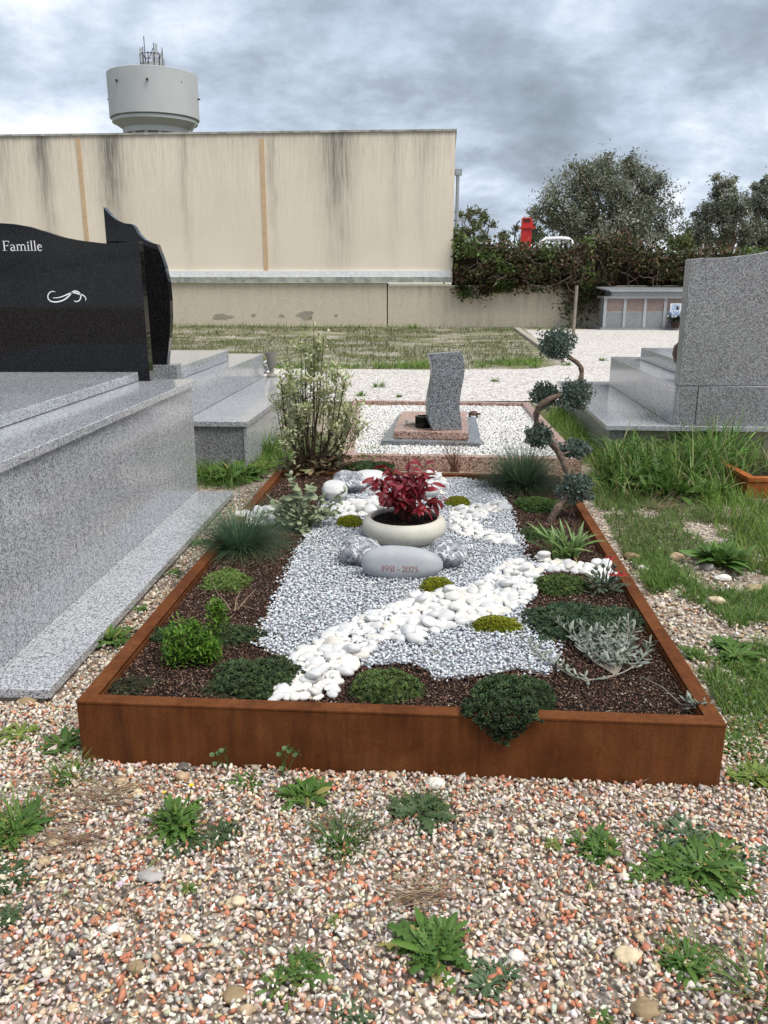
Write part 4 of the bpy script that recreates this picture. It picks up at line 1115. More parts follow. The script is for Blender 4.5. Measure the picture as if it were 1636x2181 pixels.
rbox(ub0 + 0.2, ub1 - 0.35, vb + 0.26, 3.0, bz + 0.002, bz + 0.13).build('top_slab', M['granite'], t3, bevel=0.003)
h3 = thing('grey_headstone', 'thick grey granite headstone with curved top seen from behind', 'headstone', (3.0, fy, bz + 0.003))
pr3 = [(1471, 552), (1500, 549), (1530, 549), (1560, 547), (1595, 543), (1625, 539), (1660, 532), (1720, 510), (1800, 480), (1880, 470)]
pts3 = [V(a, b, fy - 0.01) for a, b in pr3]
xl_ = V(1456, 821, fy - 0.01)[0]
poly = [(pts3[0][0] + 0.003, bz + 0.003), (pts3[-1][0], bz + 0.003)] + [(p[0], p[2]) for p in pts3[::-1]]
MB().slabxz(poly, fy - 0.01, fy + 0.11).build('stone', M['granite_dark'], h3, bevel=0.004)
dp = V(1446, 745, fy + 0.35)
dk = MB().lathe([(0, 0), (0.05, 0), (0.085, 0.03), (0.11, 0.10), (0.10, 0.17), (0.06, 0.21), (0.055, 0.205), (0, 0.19)], (dp[0] + 0.06, fy + 0.35, bz + 0.133), 24)
setp(dk.build('round_urn', M['brown'], None, True), 'dark rounded urn half hidden behind the grey headstone', 'urn')

# ------------------------------------------------------------------ rusty steel bed
KO = Vector((-0.977, 2.377, 0)); KE = Vector((math.cos(R(4.1)), -math.sin(R(4.1)), 0)); KF = Vector((math.sin(R(3.7)), math.cos(R(3.7)), 0))
BW, BL, BH, LIP, SOIL = 2.012, 3.36, 0.22, 0.052, 0.178
def K(u, v, z=0.0):
    p = KO + KE * u + KF * v; return Vector((p[0], p[1], z))
bed = thing('steel_planter_bed', 'long low rusty weathering steel bed edge filled with stones and plants', 'planter bed', tuple(K(BW / 2, BL / 2)))
def quadbar(name, pts, z0, z1):
    MB().prism([(p[0], p[1]) for p in pts], z0, z1).build(name, M['corten'], bed, bevel=0.0025)
T_ = 0.012
quadbar('front_rim', [K(0, 0), K(BW, 0), K(BW - LIP, LIP), K(LIP, LIP)], BH - 0.010, BH)
quadbar('back_rim', [K(BW, BL), K(0, BL), K(LIP, BL - LIP), K(BW - LIP, BL - LIP)], BH - 0.010, BH)
quadbar('side_rim', [K(0.0, BL), K(0.0, 0), K(LIP, LIP), K(LIP, BL - LIP)][::1], BH - 0.0102, BH - 0.0006)
quadbar('side_rim', [K(BW, 0), K(BW, BL), K(BW - LIP, BL - LIP), K(BW - LIP, LIP)], BH - 0.0102, BH - 0.0006)
quadbar('front_panel', [K(0.001, 0.002), K(BW - 0.001, 0.002), K(BW - 0.001, T_), K(0.001, T_)], -0.03, BH - 0.0105)
quadbar('back_panel', [K(0.001, BL - T_), K(BW - 0.001, BL - T_), K(BW - 0.001, BL - 0.002), K(0.001, BL - 0.002)], -0.03, BH - 0.0105)
quadbar('side_panel', [K(0.002, T_ + 0.001), K(T_, T_ + 0.001), K(T_, BL - T_ - 0.001), K(0.002, BL - T_ - 0.001)], -0.03, BH - 0.0106)
quadbar('side_panel', [K(BW - T_, T_ + 0.001), K(BW - 0.002, T_ + 0.001), K(BW - 0.002, BL - T_ - 0.001), K(BW - T_, BL - T_ - 0.001)], -0.03, BH - 0.0106)
# inner turned-down edge of the rim
for a, b in (((LIP, LIP), (LIP, BL - LIP)), ((BW - LIP, LIP), (BW - LIP, BL - LIP))):
    s_ = 0.004 if a[0] < 1 else -0.004
    quadbar('inner_edge', [K(a[0], a[1]), K(a[0] + s_, a[1]), K(b[0] + s_, b[1]), K(b[0], b[1])][:: (1 if s_ > 0 else -1)], SOIL - 0.02, BH - 0.0107)
quadbar('inner_edge', [K(LIP, BL - LIP - 0.004), K(BW - LIP, BL - LIP - 0.004), K(BW - LIP, BL - LIP), K(LIP, BL - LIP)], SOIL - 0.02, BH - 0.0107)
# soil sheet with gentle relief
nu, nv = 60, 96
us = np.linspace(T_ + 0.001, BW - T_ - 0.001, nu); vs_ = np.linspace(T_ + 0.001, BL - T_ - 0.001, nv)
sv_ = []
for v in vs_:
    for u in us:
        p = K(u, v)
        sv_.append((p[0], p[1], SOIL - 0.004 + 0.012 * (float(vnoise(p[0], p[1], 0.22, 4)) - 0.5)))
sfq = np.array([(j * nu + i, j * nu + i + 1, (j + 1) * nu + i + 1, (j + 1) * nu + i) for j in range(nv - 1) for i in range(nu - 1)])
setp(mesh('bed_soil', sv_, sfq, M['soil'], recentre=False, smooth=True), kind='structure')
inner = [K(LIP + .002, LIP + .002), K(BW - LIP - .002, LIP + .002), K(BW - LIP - .002, BL - LIP - .002), K(LIP + .002, BL - LIP - .002)]
GZ = 0.185
gp = [(700, 1038), (662, 1135), (640, 1165), (622, 1200), (600, 1255), (575, 1312), (552, 1348), (548, 1372), (590, 1395), (640, 1410), (700, 1440), (770, 1418), (880, 1412), (940, 1446), (1000, 1442), (1100, 1425), (1165, 1440), (1188, 1398), (1172, 1350), (1135, 1330), (1112, 1300), (1142, 1262), (1152, 1215), (1112, 1185), (1108, 1150), (1088, 1098), (1072, 1062), (1042, 1034), (950, 1014), (800, 1020)]
gpoly = [G(a, b, GZ) for a, b in gp]
ctr = sum(gpoly, Vector()) / len(gpoly)
mesh('chip_dust', [(p[0], p[1], 0.1835) for p in gpoly], [tuple(range(len(gpoly)))], M['underchips'], recentre=False)['kind'] = 'structure'
CHIP = hull_protos(16, 13, 5, 0.3)
x, y = grid_pts(gpoly, 0.0122, 0.7); 
# stray chips past the edge
ex = []
for i in range(len(gpoly)):
    a, b = gpoly[i], gpoly[i - 1]
    for k in range(int((a - b).length / 0.006)):
        t = U(0, 1); ex.append((a[0] + (b[0] - a[0]) * t + RNG.normal(0, .016), a[1] + (b[1] - a[1]) * t + RNG.normal(0, .016)))
ex = np.array(ex); x = np.concatenate([x, ex[:, 0]]); y = np.concatenate([y, ex[:, 1]])
k = inpoly(inner, x, y); x, y = x[k], y[k]; n = len(x)
z = 0.186 + 0.012 * vnoise(x, y, 0.12, 9) + U(-.002, .010, n)
c = pal([(0.42, 0.445, 0.48), (0.525, 0.55, 0.585), (0.625, 0.645, 0.675), (0.735, 0.75, 0.765), (0.33, 0.35, 0.38)], [2.6, 4.2, 3.4, 1.6, 0.8], n, 0.10)
scatter('marble_chips', CHIP, np.stack([x, y, z], 1), rotm(U(0, 6.28, n), U(-.6, .6, n), U(-.6, .6, n)), np.stack([U(.0065, .0125, n), U(.0048, .009, n), U(.004, .0065, n)], 1), c, M['chip'])
# mulch everywhere else
MUL = hull_protos(14, 8, 6, 0.3)
x, y = grid_pts(inner, 0.0088, 0.8); k = ~inpoly(gpoly, x, y); x, y = x[k], y[k]; n = len(x)
z = 0.179 + 0.013 * vnoise(x, y, 0.1, 14) + U(0, .007, n)
c = pal([(0.046, 0.025, 0.018), (0.098, 0.053, 0.037), (0.165, 0.095, 0.066), (0.27, 0.18, 0.135), (0.40, 0.32, 0.26)], [4, 4, 2.4, 0.9, 0.32], n, 0.22)
ln = U(.0045, .0105, n) * np.where(U(0, 1, n) < 0.05, 1.9, 1)
scatter('bark_mulch', MUL, np.stack([x, y, z], 1), rotm(U(0, 6.28, n), RNG.normal(0, .4, n), RNG.normal(0, .5, n)), np.stack([ln, U(.0025, .0055, n), U(.0018, .0035, n)], 1), c, M['mulch'])

# ------------------------------------------------------------------ white pebbles, one object each
PEB = []
pv, pf = ico(3)
for i in range(14):
    rg = np.random.default_rng(200 + i)
    d = pv.copy()
    e = rg.uniform(0.75, 1.0)
    off = sum(rg.uniform(-.15, .15) * np.sin(pv @ (rg.normal(size=3) * 1.5) + rg.uniform(0, 6)) for _ in range(4))
    d = d * (1 + off)[:, None]
    d = np.sign(d) * np.abs(d) ** e
    PEB.append(mesh_data('white_pebble', d, pf, M['marble'], True))
hm = {}
HC = 0.012
def heap_height(x, y, r, base):
    q = []
    m = int(r / HC) + 1
    i0, j0 = int(x / HC), int(y / HC)
    for i in range(-m, m + 1):
        for j in range(-m, m + 1):
            if i * i + j * j <= m * m * 0.6: q.append(hm.get((i0 + i, j0 + j), base))
    q.sort()
    return q[int(len(q) * 0.7)]
def heap_add(x, y, a, b, yaw, zt):
    m = int(a / HC) + 1
    i0, j0 = int(x / HC), int(y / HC)
    for i in range(-m, m + 1):
        for j in range(-m, m + 1):
            dx, dy = i * HC, j * HC
            u = dx * math.cos(yaw) + dy * math.sin(yaw); w = -dx * math.sin(yaw) + dy * math.cos(yaw)
            q = (u / a) ** 2 + (w / b) ** 2
            if q < 0.9: 
                kk = (i0 + i, j0 + j); hm[kk] = max(hm.get(kk, 0), zt - (1 - math.sqrt(1 - q)) * 0.02)
NPEB = 0
FILL = []
def pebbles(pxpoly, count, rmin, rmax, marks, group, second=0.35, z0=0.193):
    global NPEB
    poly = [G(a, b, 0.20) for a, b in pxpoly]
    P = np.array([(p[0], p[1]) for p in poly]); mn, mx = P.min(0), P.max(0)
    done = []
    tries = 0
    while len(done) < count and tries < 30000:
        tries += 1
        x, y = U(mn[0], mx[0]), U(mn[1], mx[1])
        if not inpoly(poly, np.array([x]), np.array([y]))[0]: continue
        r = U(rmin, rmax) * (1.15 if U(0, 1) < 0.15 else 1)
        lay2 = len(done) > count * (1 - second)
        md = 1.56 if not lay2 else 1.3
        if tries > 8000: md *= 0.9
        if tries > 18000: md *= 0.9
        if any((x - q[0]) ** 2 + (y - q[1]) ** 2 < (md * 0.5 * (r + q[2])) ** 2 * (1 if q[3] == lay2 else 0.28) for q in done): continue
        done.append((x, y, r, lay2))
    done.sort(key=lambda q: q[3])
    FILL.append(poly)
    mk = [(G(a, b, 0.20), t) for a, b, t in marks]
    near = [min(range(len(mk)), key=lambda i: (mk[i][0][0] - q[0]) ** 2 + (mk[i][0][1] - q[1]) ** 2) for q in done]
    big_, small_ = {}, {}
    for i, q in enumerate(done):
        kk = near[i]
        if kk not in big_ or q[2] > done[big_[kk]][2]: big_[kk] = i
        if kk not in small_ or q[2] < done[small_[kk]][2]: small_[kk] = i
    for i, (x, y, r, l2) in enumerate(done):
        kk = near[i]
        label = ('largest white pebble of those ' if big_[kk] == i else 'smallest white pebble of those ' if small_[kk] == i else 'white pebble lying on top, one of those ' if l2 else 'smooth white pebble lying low among those ') + mk[kk][1]
        yaw = U(0, 3.14); a, b, c = r * U(1.0, 1.2), r * U(0.76, 0.96), r * U(0.42, 0.6)
        h = heap_height(x, y, r * 0.8, z0 - 0.006)
        zc = h + c * (0.66 if not l2 else 0.5)
        o = put('white_pebble', PEB[int(RNG.integers(0, len(PEB)))], None, (x, y, zc), (U(-.25, .25) * (1 + l2), U(-.25, .25) * (1 + l2), yaw), (a, b, c))
        heap_add(x, y, a, b, yaw, zc + c)
        setp(o, label, 'pebble', group); NPEB += 1
pebbles([(583, 1484), (596, 1447), (640, 1428), (622, 1395), (690, 1350), (770, 1310), (840, 1285), (900, 1266), (1010, 1245), (1060, 1212), (1085, 1190), (1130, 1196), (1146, 1214), (1138, 1240), (1145, 1262), (1112, 1285), (1050, 1308), (1000, 1318), (960, 1335), (905, 1348), (890, 1368), (862, 1358), (800, 1360), (790, 1385), (752, 1420), (722, 1445), (705, 1486)],
        172, 0.022, 0.036, [(640, 1475, 'along the front rusty rim'), (640, 1420, 'beside the dark front left sedum mat'), (735, 1425, 'beside the domed olive sedum'), (720, 1350, 'by the lower left grey chips'), (830, 1310, 'in the middle of the broad stream'), (905, 1340, 'at the stream bulge onto the chips'), (935, 1275, 'below the moss by the engraved stone'), (1040, 1290, 'above the largest moss cushion'), (1060, 1225, 'at the upper edge of the broad stream'), (1125, 1250, 'against the neat green sedum mat')], 'white pebbles of the broad front stream', 0.16)
pebbles([(1146, 1206), (1150, 1180), (1180, 1192), (1260, 1200), (1308, 1196), (1322, 1215), (1318, 1232), (1290, 1238), (1240, 1216), (1160, 1214)],
        36, 0.022, 0.033, [(1170, 1198, 'under the strap-leaved plant'), (1235, 1205, 'in the narrow row behind the sedum mat'), (1305, 1215, 'among red flower stalks at the rim')], 'white pebbles by the right rim', 0.2)
pebbles([(985, 1078), (1080, 1066), (1082, 1080), (1040, 1096), (1012, 1112), (1040, 1130), (1100, 1146), (1100, 1160), (1060, 1158), (1010, 1145), (960, 1128), (955, 1108), (960, 1090)],
        44, 0.024, 0.037, [(1050, 1074, 'at the back tip of the S-shaped heap'), (975, 1100, 'in the S-heap bend nearest the bowl'), (1070, 1152, 'at the front tip of the S-shaped heap')], 'white pebbles right of the bowl', 0.3)
pebbles([(690, 1098), (715, 1080), (745, 1066), (800, 1062), (806, 1084), (800, 1102), (760, 1096), (735, 1098)],
        30, 0.027, 0.042, [(715, 1092, 'by the woolly shrub left of the bowl'), (785, 1080, 'tucked behind the left of the bowl')], 'white pebbles left of the bowl', 0.3)
pebbles([(900, 1018), (920, 1008), (955, 1008), (948, 1026), (938, 1050), (912, 1062), (896, 1050)],
        18, 0.03, 0.045, [(930, 1020, 'farthest back, behind the red leaves'), (910, 1052, 'right behind the bowl and red leaves')], 'white pebbles behind the red plant', 0.3)
pebbles([(508, 1108), (528, 1086), (566, 1080), (580, 1095), (576, 1112), (540, 1118)],
        22, 0.028, 0.042, [(520, 1100, 'against the left rusty rim'), (565, 1095, 'between blue grass and woolly shrub')], 'white pebbles at the left rim', 0.3)

# small pebbles filling the gaps below the big ones
fx_, fy_2 = [], []
for poly in FILL:
    a, b = grid_pts(poly, .036, .6); fx_.append(a); fy_2.append(b)
fx_ = np.concatenate(fx_); fy_2 = np.concatenate(fy_2); n = len(fx_)
pv2, pf2 = ico(2)
FP = []
for i in range(6):
    rg = np.random.default_rng(260 + i)
    off = sum(rg.uniform(-.12, .12) * np.sin(pv2 @ (rg.normal(size=3) * 1.5) + rg.uniform(0, 6)) for _ in range(4))
    FP.append((pv2 * (1 + off)[:, None], pf2))
g = U(.014, .021, n)
o = scatter('small_white_pebbles', FP, np.stack([fx_, fy_2, .195 + U(0, .006, n)], 1), rotm(U(0, 6.28, n), U(-.2, .2, n), U(-.2, .2, n)), np.stack([g * 1.15, g * .9, g * .6], 1), np.ones((n, 3)), M['marble'], None, True)

# ------------------------------------------------------------------ boulders
def rock(name, label, cat, px, py, hw, hh, depth, m, seed, z0=GZ, amp=0.12, yaw=0.0, sub=4, sink=0.12, fr=1.5):
    """py is the foot of the stone; hw, hh half sizes in photo px"""
    p = G(px, py, z0); a = SZ(hw, p); b = depth; h = SZ(hh, p)
    rg = np.random.default_rng(seed)
    v, f = ico(sub)
    off = sum(rg.uniform(.4, 1) * amp / (1 + k_ * 0.7) * np.sin(v @ (rg.normal(size=3) * fr * (1 + k_)) + rg.uniform(0, 6)) for k_ in range(5))
    w = v * (1 + off)[:, None]
    w = w * np.array([a, b, h])
    c, s_ = math.cos(yaw), math.sin(yaw)
    w = np.stack([w[:, 0] * c - w[:, 1] * s_, w[:, 0] * s_ + w[:, 1] * c, w[:, 2]], 1)
    o = mesh_data(name, w, f, m, True)
    o = put(name, o, None, (p[0], p[1] + b * 0.8, z0 + h * (1 - sink)))
    return setp(o, label, cat)
rock('white_boulder', 'rounded white boulder touching the pale woolly shrub', 'boulder', 712, 1073, 29, 24, 0.10, M['marble'], 31, amp=0.06)
rock('white_boulder', 'flat white boulder just behind the red-leaved plant', 'boulder', 787, 1040, 40, 18, 0.11, M['marble'], 32, amp=0.06)
rock('grey_boulder', 'lumpy grey and white veined boulder between two white boulders', 'boulder', 738, 1056, 40, 25, 0.12, M['veined'], 33, amp=0.16, yaw=-0.2)
rock('white_boulder', 'white boulder half hidden on the right behind the red leaves', 'boulder', 914, 1066, 24, 20, 0.10, M['marble'], 34, amp=0.07)
rock('grey_boulder', 'dark veined rock left of the engraved stone', 'boulder', 765, 1212, 44, 29, 0.12, M['veined'], 35, amp=0.14, yaw=-0.35)
rock('grey_boulder', 'dark veined rock right of the engraved stone', 'boulder', 953, 1217, 42, 31, 0.12, M['veined'], 36, amp=0.14, yaw=0.3)

# engraved river stone
ep = G(857, 1243, GZ)
ea_, eh = SZ(89, ep), SZ(38, ep)
def egg(x):          # asymmetric outline: fuller on the left
    t = x / ea_
    return eh * (1 - abs(t) ** 2.5) ** (1 / 2.1) * (1.0 - 0.10 * t)
ED = 0.065
nA, nB = 96, 96
ev = []; ef = []
tilt = R(14)
def efront(x, z, d=0.0):
    """place on the front face for local x, z (z measured from the stone's centre)"""
    hgt = max(egg(x), 1e-6)
    q = min(abs(z / hgt), 1.0)
    y = -ED * (1 - q ** 2.6) ** 0.5 * (1 - abs(x / ea_) ** 3.2) ** 0.5 - d
    return (x, y, z)
def eplace(p):
    x, y, z = p
    y2 = y * math.cos(tilt) + z * math.sin(tilt); z2 = -y * math.sin(tilt) + z * math.cos(tilt)
    return (ep[0] + x, ep[1] + 0.08 + y2, GZ + eh * 0.93 + z2 - 0.006 - 0.02 * (x / ea_) * 0.3)
for i in range(nA + 1):
    x = -ea_ * math.cos(math.pi * i / nA) * 0.9999
    hg = egg(x)
    for j in range(nB):
        a = 2 * math.pi * j / nB
        z = hg * math.sin(a)
        fr_y = -ED * (1 - min(abs(x / ea_), 1) ** 3.2) ** 0.5
        ca = math.cos(a)
        y = fr_y * (abs(ca) ** 0.75) * (1 if ca > 0 else -1)
        # same profile as efront: y from z
        q = min(abs(math.sin(a)), 1.0)
        y = fr_y * (1 - q ** 2.6) ** 0.5 * (1 if ca > 0 else -0.9)
        ev.append(eplace((x, y, z)))
for i in range(nA):
    for j in range(nB):
        ef.append((i * nB + j, i * nB + (j + 1) % nB, (i + 1) * nB + (j + 1) % nB, (i + 1) * nB + j))
es = thing('engraved_stone', 'smooth flat grey river stone engraved 1951 - 2025 before the bowl', 'memorial stone', (ep[0], ep[1] + 0.08, GZ))
eo = MB().add(ev, ef).build('stone', M['stone'], es, True)
M['ink_red'] = flat_mat('dark red engraving', (0.24, 0.018, 0.014), 0.8, 0.05, 0, 0.1, 50)
txw = SZ(78, ep); txh = SZ(12.5, ep)
tot = sum(GL[c][0] for c in '1951 - 2025')
tx0 = SZ(813 - 857, ep)
tz0 = -SZ(15.5, ep)
write('numeral', '1951 - 2025', tx0, tz0, txh, lambda x, z: eplace(efront(x, z, 0.0032)), M['ink_red'], es, txw / (tot * txh))

# ------------------------------------------------------------------ bowl with red plant
bb = G(861, 1172, GZ)
BR = 0.0
by = bb[1] + 0.17
pc = V(861, 1120, by)
BR = SZ(89.5, pc)
rimz = V(862, 1099, by)[2]
bh = rimz - GZ
bw = thing('stone_bowl', 'round cream cast stone planting bowl in the middle of the grey chips', 'bowl', (pc[0], by, GZ))
r_ = BR
MB().lathe([(0.0, 0.003), (r_ * 0.64, 0.003), (r_ * 0.76, bh * 0.06), (r_ * 0.90, bh * 0.25), (r_ * 0.98, bh * 0.43), (r_, bh * 0.58), (r_ * 0.985, bh * 0.80), (r_ * 0.93, bh * 0.93), (r_ * 0.87, bh * 0.99), (r_ * 0.835, bh), (r_ * 0.80, bh * 0.985), (r_ * 0.785, bh * 0.93), (r_ * 0.79, bh * 0.7)], (pc[0], by, GZ), 72).build('bowl', M['bowl'], bw, True)
mb = MB(); mb.lathe([(r_ * 0.788, bh * 0.80), (r_ * 0.5, bh * 0.83), (0.001, bh * 0.85)], (pc[0], by, GZ), 40)
mb.build('potting_soil', M['soil'], bw, True)
n = 900
q = np.sqrt(U(0, 1, n)) * r_ * 0.77; a = U(0, 6.28, n)
c = pal([(0.02, 0.014, 0.012), (0.05, 0.03, 0.022), (0.10, 0.07, 0.055)], [4, 3, 1], n, 0.2)
scatter('soil_crumbs', MUL, np.stack([pc[0] + q * np.cos(a), by + q * np.sin(a), GZ + bh * 0.835 + U(0, .008, n)], 1), rotm(U(0, 6, n), U(-.6, .6, n), U(-.6, .6, n)), np.stack([U(.004, .011, n), U(.003, .006, n), U(.002, .004, n)], 1), c, M['mulch'], bw)

def leaf_mesh(name, m, L=1.0, W=0.4, bend=0.5, fold=0.35, prof=None, seg=5, twist=0.0):
    v, f, c = strips(np.zeros((1, 3)), 0.0, 0.0 + bend * 0.3, L, W, bend, np.ones((1, 3)), seg=seg, prof=prof or (lambda t: max(0.06, math.sin(math.pi * (0.08 + 0.9 * t)) ** 0.8)), fold=fold, twist=twist)
    return mesh_data(name, v, f, m, True)
def leaf_at(me, parent, p, az, el, roll, s, name='leaf'):
    return put(name, me, parent, p, (roll, -el, az), s)
M['nandina'] = leaf_mat('deep red leaves', (0.12, 0.007, 0.012), (0.29, 0.016, 0.028), 0.38, 0.18, 0.5)
rp = Vector((pc[0], by, GZ + bh * 0.84))
nd_ = thing('red_shrub', 'bushy shrub with deep red leaves growing in the cream bowl', 'shrub', tuple(rp))
NL = [leaf_mesh('leaf', M['nandina'], 1, 0.40, b_, 0.3) for b_ in (0.5, 0.9, 1.3)]
st = MB()
tips = []
u1 = SZ(1, rp)
for i in range(22):
    hz_ = U(45, 120) * u1 if i else 146 * u1
    az = 2.399 * i + U(-.3, .3)
    rr = (U(28, 82) * u1) if i else 10 * u1
    if hz_ > 104 * u1 and i: rr *= 0.8
    tip = rp + Vector((rr * math.cos(az), rr * math.sin(az), hz_))
    base = rp + Vector((math.cos(az) * 0.012, math.sin(az) * 0.012, -0.01))
    mid = base.lerp(tip, 0.5) + Vector((0, 0, hz_ * 0.12)) - Vector((math.cos(az), math.sin(az), 0)) * rr * 0.12
    st.tube([base, mid, tip], [0.005, 0.0035, 0.0015], 5)
    tips.append((base, mid, tip, az))
st.build('stems', flat_mat('reddish stems', (0.10, 0.03, 0.025), 0.7, 0.2), nd_, True)
for i in range(290):
    b_, m_, t_, az = tips[int(RNG.integers(0, len(tips)))]
    t = 0.38 + 0.62 * U(0, 1) ** 0.65
    p = b_ * (1 - t) ** 2 + m_ * 2 * t * (1 - t) + t_ * t * t
    a = U(0, 6.28); o_ = Vector((math.cos(a), math.sin(a), 0)) * U(0, 14) * u1 + Vector((0, 0, U(-8, 8) * u1))
    leaf_at(NL[int(RNG.integers(0, 3))], nd_, p + o_, a, U(-1.0, 0.5), U(-.8, .8), U(21, 36) * u1)

# ------------------------------------------------------------------ sedum mats and moss cushions
BEAD = []
for i in range(5):
    rg = np.random.default_rng(70 + i)
    v, f = ico(1)
    BEAD.append((v * rg.uniform(0.75, 1.15, (len(v), 1)) * np.array([1, 1, 1.15]), f))
def tuft_protos(k, seed):
    """tiny rosettes of stubby leaves"""
    out = []
    for i in range(k):
        rg = np.random.default_rng(seed + i); V_ = []; F_ = []
        for j in range(8):
            a = j * 2.4 + rg.uniform(-.3, .3); e = 0.2 + 0.15 * j
            d = np.array([math.cos(a) * math.cos(e), math.sin(a) * math.cos(e), math.sin(e)]); s_ = np.array([-math.sin(a), math.cos(a), 0]); u_ = np.cross(d, s_)
            b = len(V_); L = rg.uniform(0.8, 1.15)
            V_ += [d * 0.1 - s_ * 0.16, d * 0.1 + s_ * 0.16, d * 0.65 * L + s_ * 0.27 + u_ * -0.02, d * 0.65 * L - s_ * 0.27, d * L, d * 0.55 * L + u_ * 0.2]
            F_ += [(b, b + 1, b + 5), (b + 1, b + 2, b + 5), (b + 2, b + 4, b + 5), (b + 4, b + 3, b + 5), (b + 3, b, b + 5)]
        out.append((np.array(V_), np.array(F_)))
    return out
TUFT = tuft_protos(5, 90)
def cushion(name, label, cat, px, py, hw, hh, hgt, cols, bead=0.008, dens=1.0, lobes=5, z0=GZ, seed=0, probs=None, protos=None, rag=0.25, group=None):
    """low mat of plants; px,py centre of its footprint, hw/hh half sizes in px, hgt height in m"""
    c = G(px, py + hh * 0.25, z0 + hgt * 0.3)
    rx = SZ(hw, c); ry = abs(G(px, py - hh, z0)[1] - G(px, py + hh, z0)[1]) / 2
    ry = max(ry - hgt * 0.6, rx * 0.35)
    rg = np.random.default_rng(400 + seed)
    ph = rg.uniform(0, 6.28, 4)
    def outline(a): return 1 + rag * (0.5 * np.sin(2 * a + ph[0]) + 0.4 * np.sin(3 * a + ph[1]) + 0.35 * np.sin(5 * a + ph[2]) + 0.25 * np.sin(9 * a + ph[3]))
    t = thing(name, label, cat, (c[0], c[1], z0 - 0.004), group)
    def hgt_at(u, q): return hgt * np.sqrt(np.clip(1 - q ** 2.4, 0, 1))
    # inner cushion body
    na, nr = 40, 9
    vv = [(c[0], c[1], z0 + hgt * 0.93 - 0.004)]; ff = []
    for j in range(1, nr + 1):
        q = j / nr
        for i in range(na):
            a = 2 * math.pi * i / na; o_ = outline(np.array(a)) * 0.97
            vv.append((c[0] + rx * q * math.cos(a) * o_, c[1] + ry * q * math.sin(a) * o_, z0 - 0.006 + float(hgt_at(0, np.array(q))) * 0.92 * (1 + 0.06 * math.sin(i * 1.9 + j * 2.3))))
    for i in range(na): ff.append((0, 1 + i, 1 + (i + 1) % na))
    for j in range(nr - 1):
        for i in range(na):
            ff.append((1 + j * na + i, 1 + (j + 1) * na + i, 1 + (j + 1) * na + (i + 1) % na, 1 + j * na + (i + 1) % na))
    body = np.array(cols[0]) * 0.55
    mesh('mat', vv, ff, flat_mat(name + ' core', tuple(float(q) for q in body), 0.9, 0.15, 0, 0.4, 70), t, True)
    n = int(dens * math.pi * rx * ry / (bead * 1.15) ** 2)
    q = np.sqrt(U(0, 1, n)); a = U(0, 6.28, n); o_ = outline(a) * (1 + RNG.normal(0, 0.03, n))
    x = c[0] + rx * q * np.cos(a) * o_; y = c[1] + ry * q * np.sin(a) * o_
    z = z0 - 0.004 + hgt_at(0, q) * (1 + 0.16 * (vnoise(x, y, 0.035, seed) - 0.5)) + U(-.25, .35, n) * bead
    C = pal(cols, probs or [1] * len(cols), n, 0.18)
    mo = vnoise(x, y, 0.09, seed + 5); C = C * (1.25 + 0.5 * mo)[:, None]
    sc = bead * U(0.75, 1.3, n)
    o = scatter('sprigs', protos or TUFT, np.stack([x, y, z], 1), rotm(U(0, 6.28, n), RNG.normal(0, .35, n) + 0.5 * q * 0, RNG.normal(0, .35, n)), sc, C, M['sedumcol'], t, False)
    return t, c, rx, ry
DK = [(0.034, 0.055, 0.022), (0.05, 0.08, 0.030), (0.023, 0.036, 0.016)]
cushion('sedum_mat', 'round light green sedum mat on mulch below the blue grass tuft', 'sedum', 481, 1231, 56, 23, 0.035, [(0.085, 0.13, 0.03), (0.12, 0.17, 0.045), (0.06, 0.09, 0.025)], 0.008, 1.1, seed=1)
cushion('sedum_mat', 'dark green sedum mat spreading behind the bright green shrublet', 'sedum', 440, 1347, 130, 24, 0.035, DK, 0.009, 0.9, seed=2, rag=0.35)
cushion('sedum_mat', 'dark green sedum mat touching the white pebbles at front left', 'sedum', 545, 1430, 88, 50, 0.06, DK, 0.0095, 1.1, seed=3)
cushion('sedum_mat', 'domed olive green sedum mat at the front rim, centre', 'sedum', 822, 1452, 76, 40, 0.06, [(0.055, 0.085, 0.024), (0.085, 0.12, 0.032), (0.035, 0.055, 0.02)], 0.0085, 1.2, seed=4, rag=0.12)
cushion('sedum_mat', 'largest dark green sedum mat, spilling over the front rusty rim', 'sedum', 1090, 1474, 98, 46, 0.085, [(0.032, 0.054, 0.022), (0.05, 0.078, 0.03), (0.02, 0.034, 0.016)], 0.0095, 1.3, seed=5, rag=0.09)
t_, c_, rx_, ry_ = cushion('sedum_mat', 'neat green sedum mat between white pebble row and red flowers', 'sedum', 1196, 1240, 58, 22, 0.05, [(0.05, 0.085, 0.02), (0.075, 0.115, 0.03), (0.035, 0.055, 0.018)], 0.0085, 1.2, seed=6, rag=0.12)
cushion('sedum_mat', 'wide dull green sedum mat behind the silver-leaved plant', 'sedum', 1235, 1312, 122, 44, 0.05, [(0.036, 0.062, 0.03), (0.05, 0.08, 0.038), (0.025, 0.042, 0.022)], 0.0095, 1.0, seed=7)
cushion('sedum_mat', 'small green sedum mat at the foot of the clipped juniper', 'sedum', 1148, 1072, 54, 15, 0.05, [(0.045, 0.085, 0.02), (0.07, 0.12, 0.03)], 0.009, 1.2, seed=8, rag=0.15)
cushion('sedum_mat', 'thin green sedum mat partly under the strap-leaved plant', 'sedum', 1152, 1134, 46, 16, 0.03, [(0.04, 0.07, 0.02), (0.05, 0.08, 0.03)], 0.009, 0.8, seed=9, rag=0.3)
cushion('sedum_mat', 'dark sedum mat along the back rim, behind the boulders', 'sedum', 785, 996, 62, 14, 0.06, DK, 0.012, 1.0, seed=10, rag=0.2)
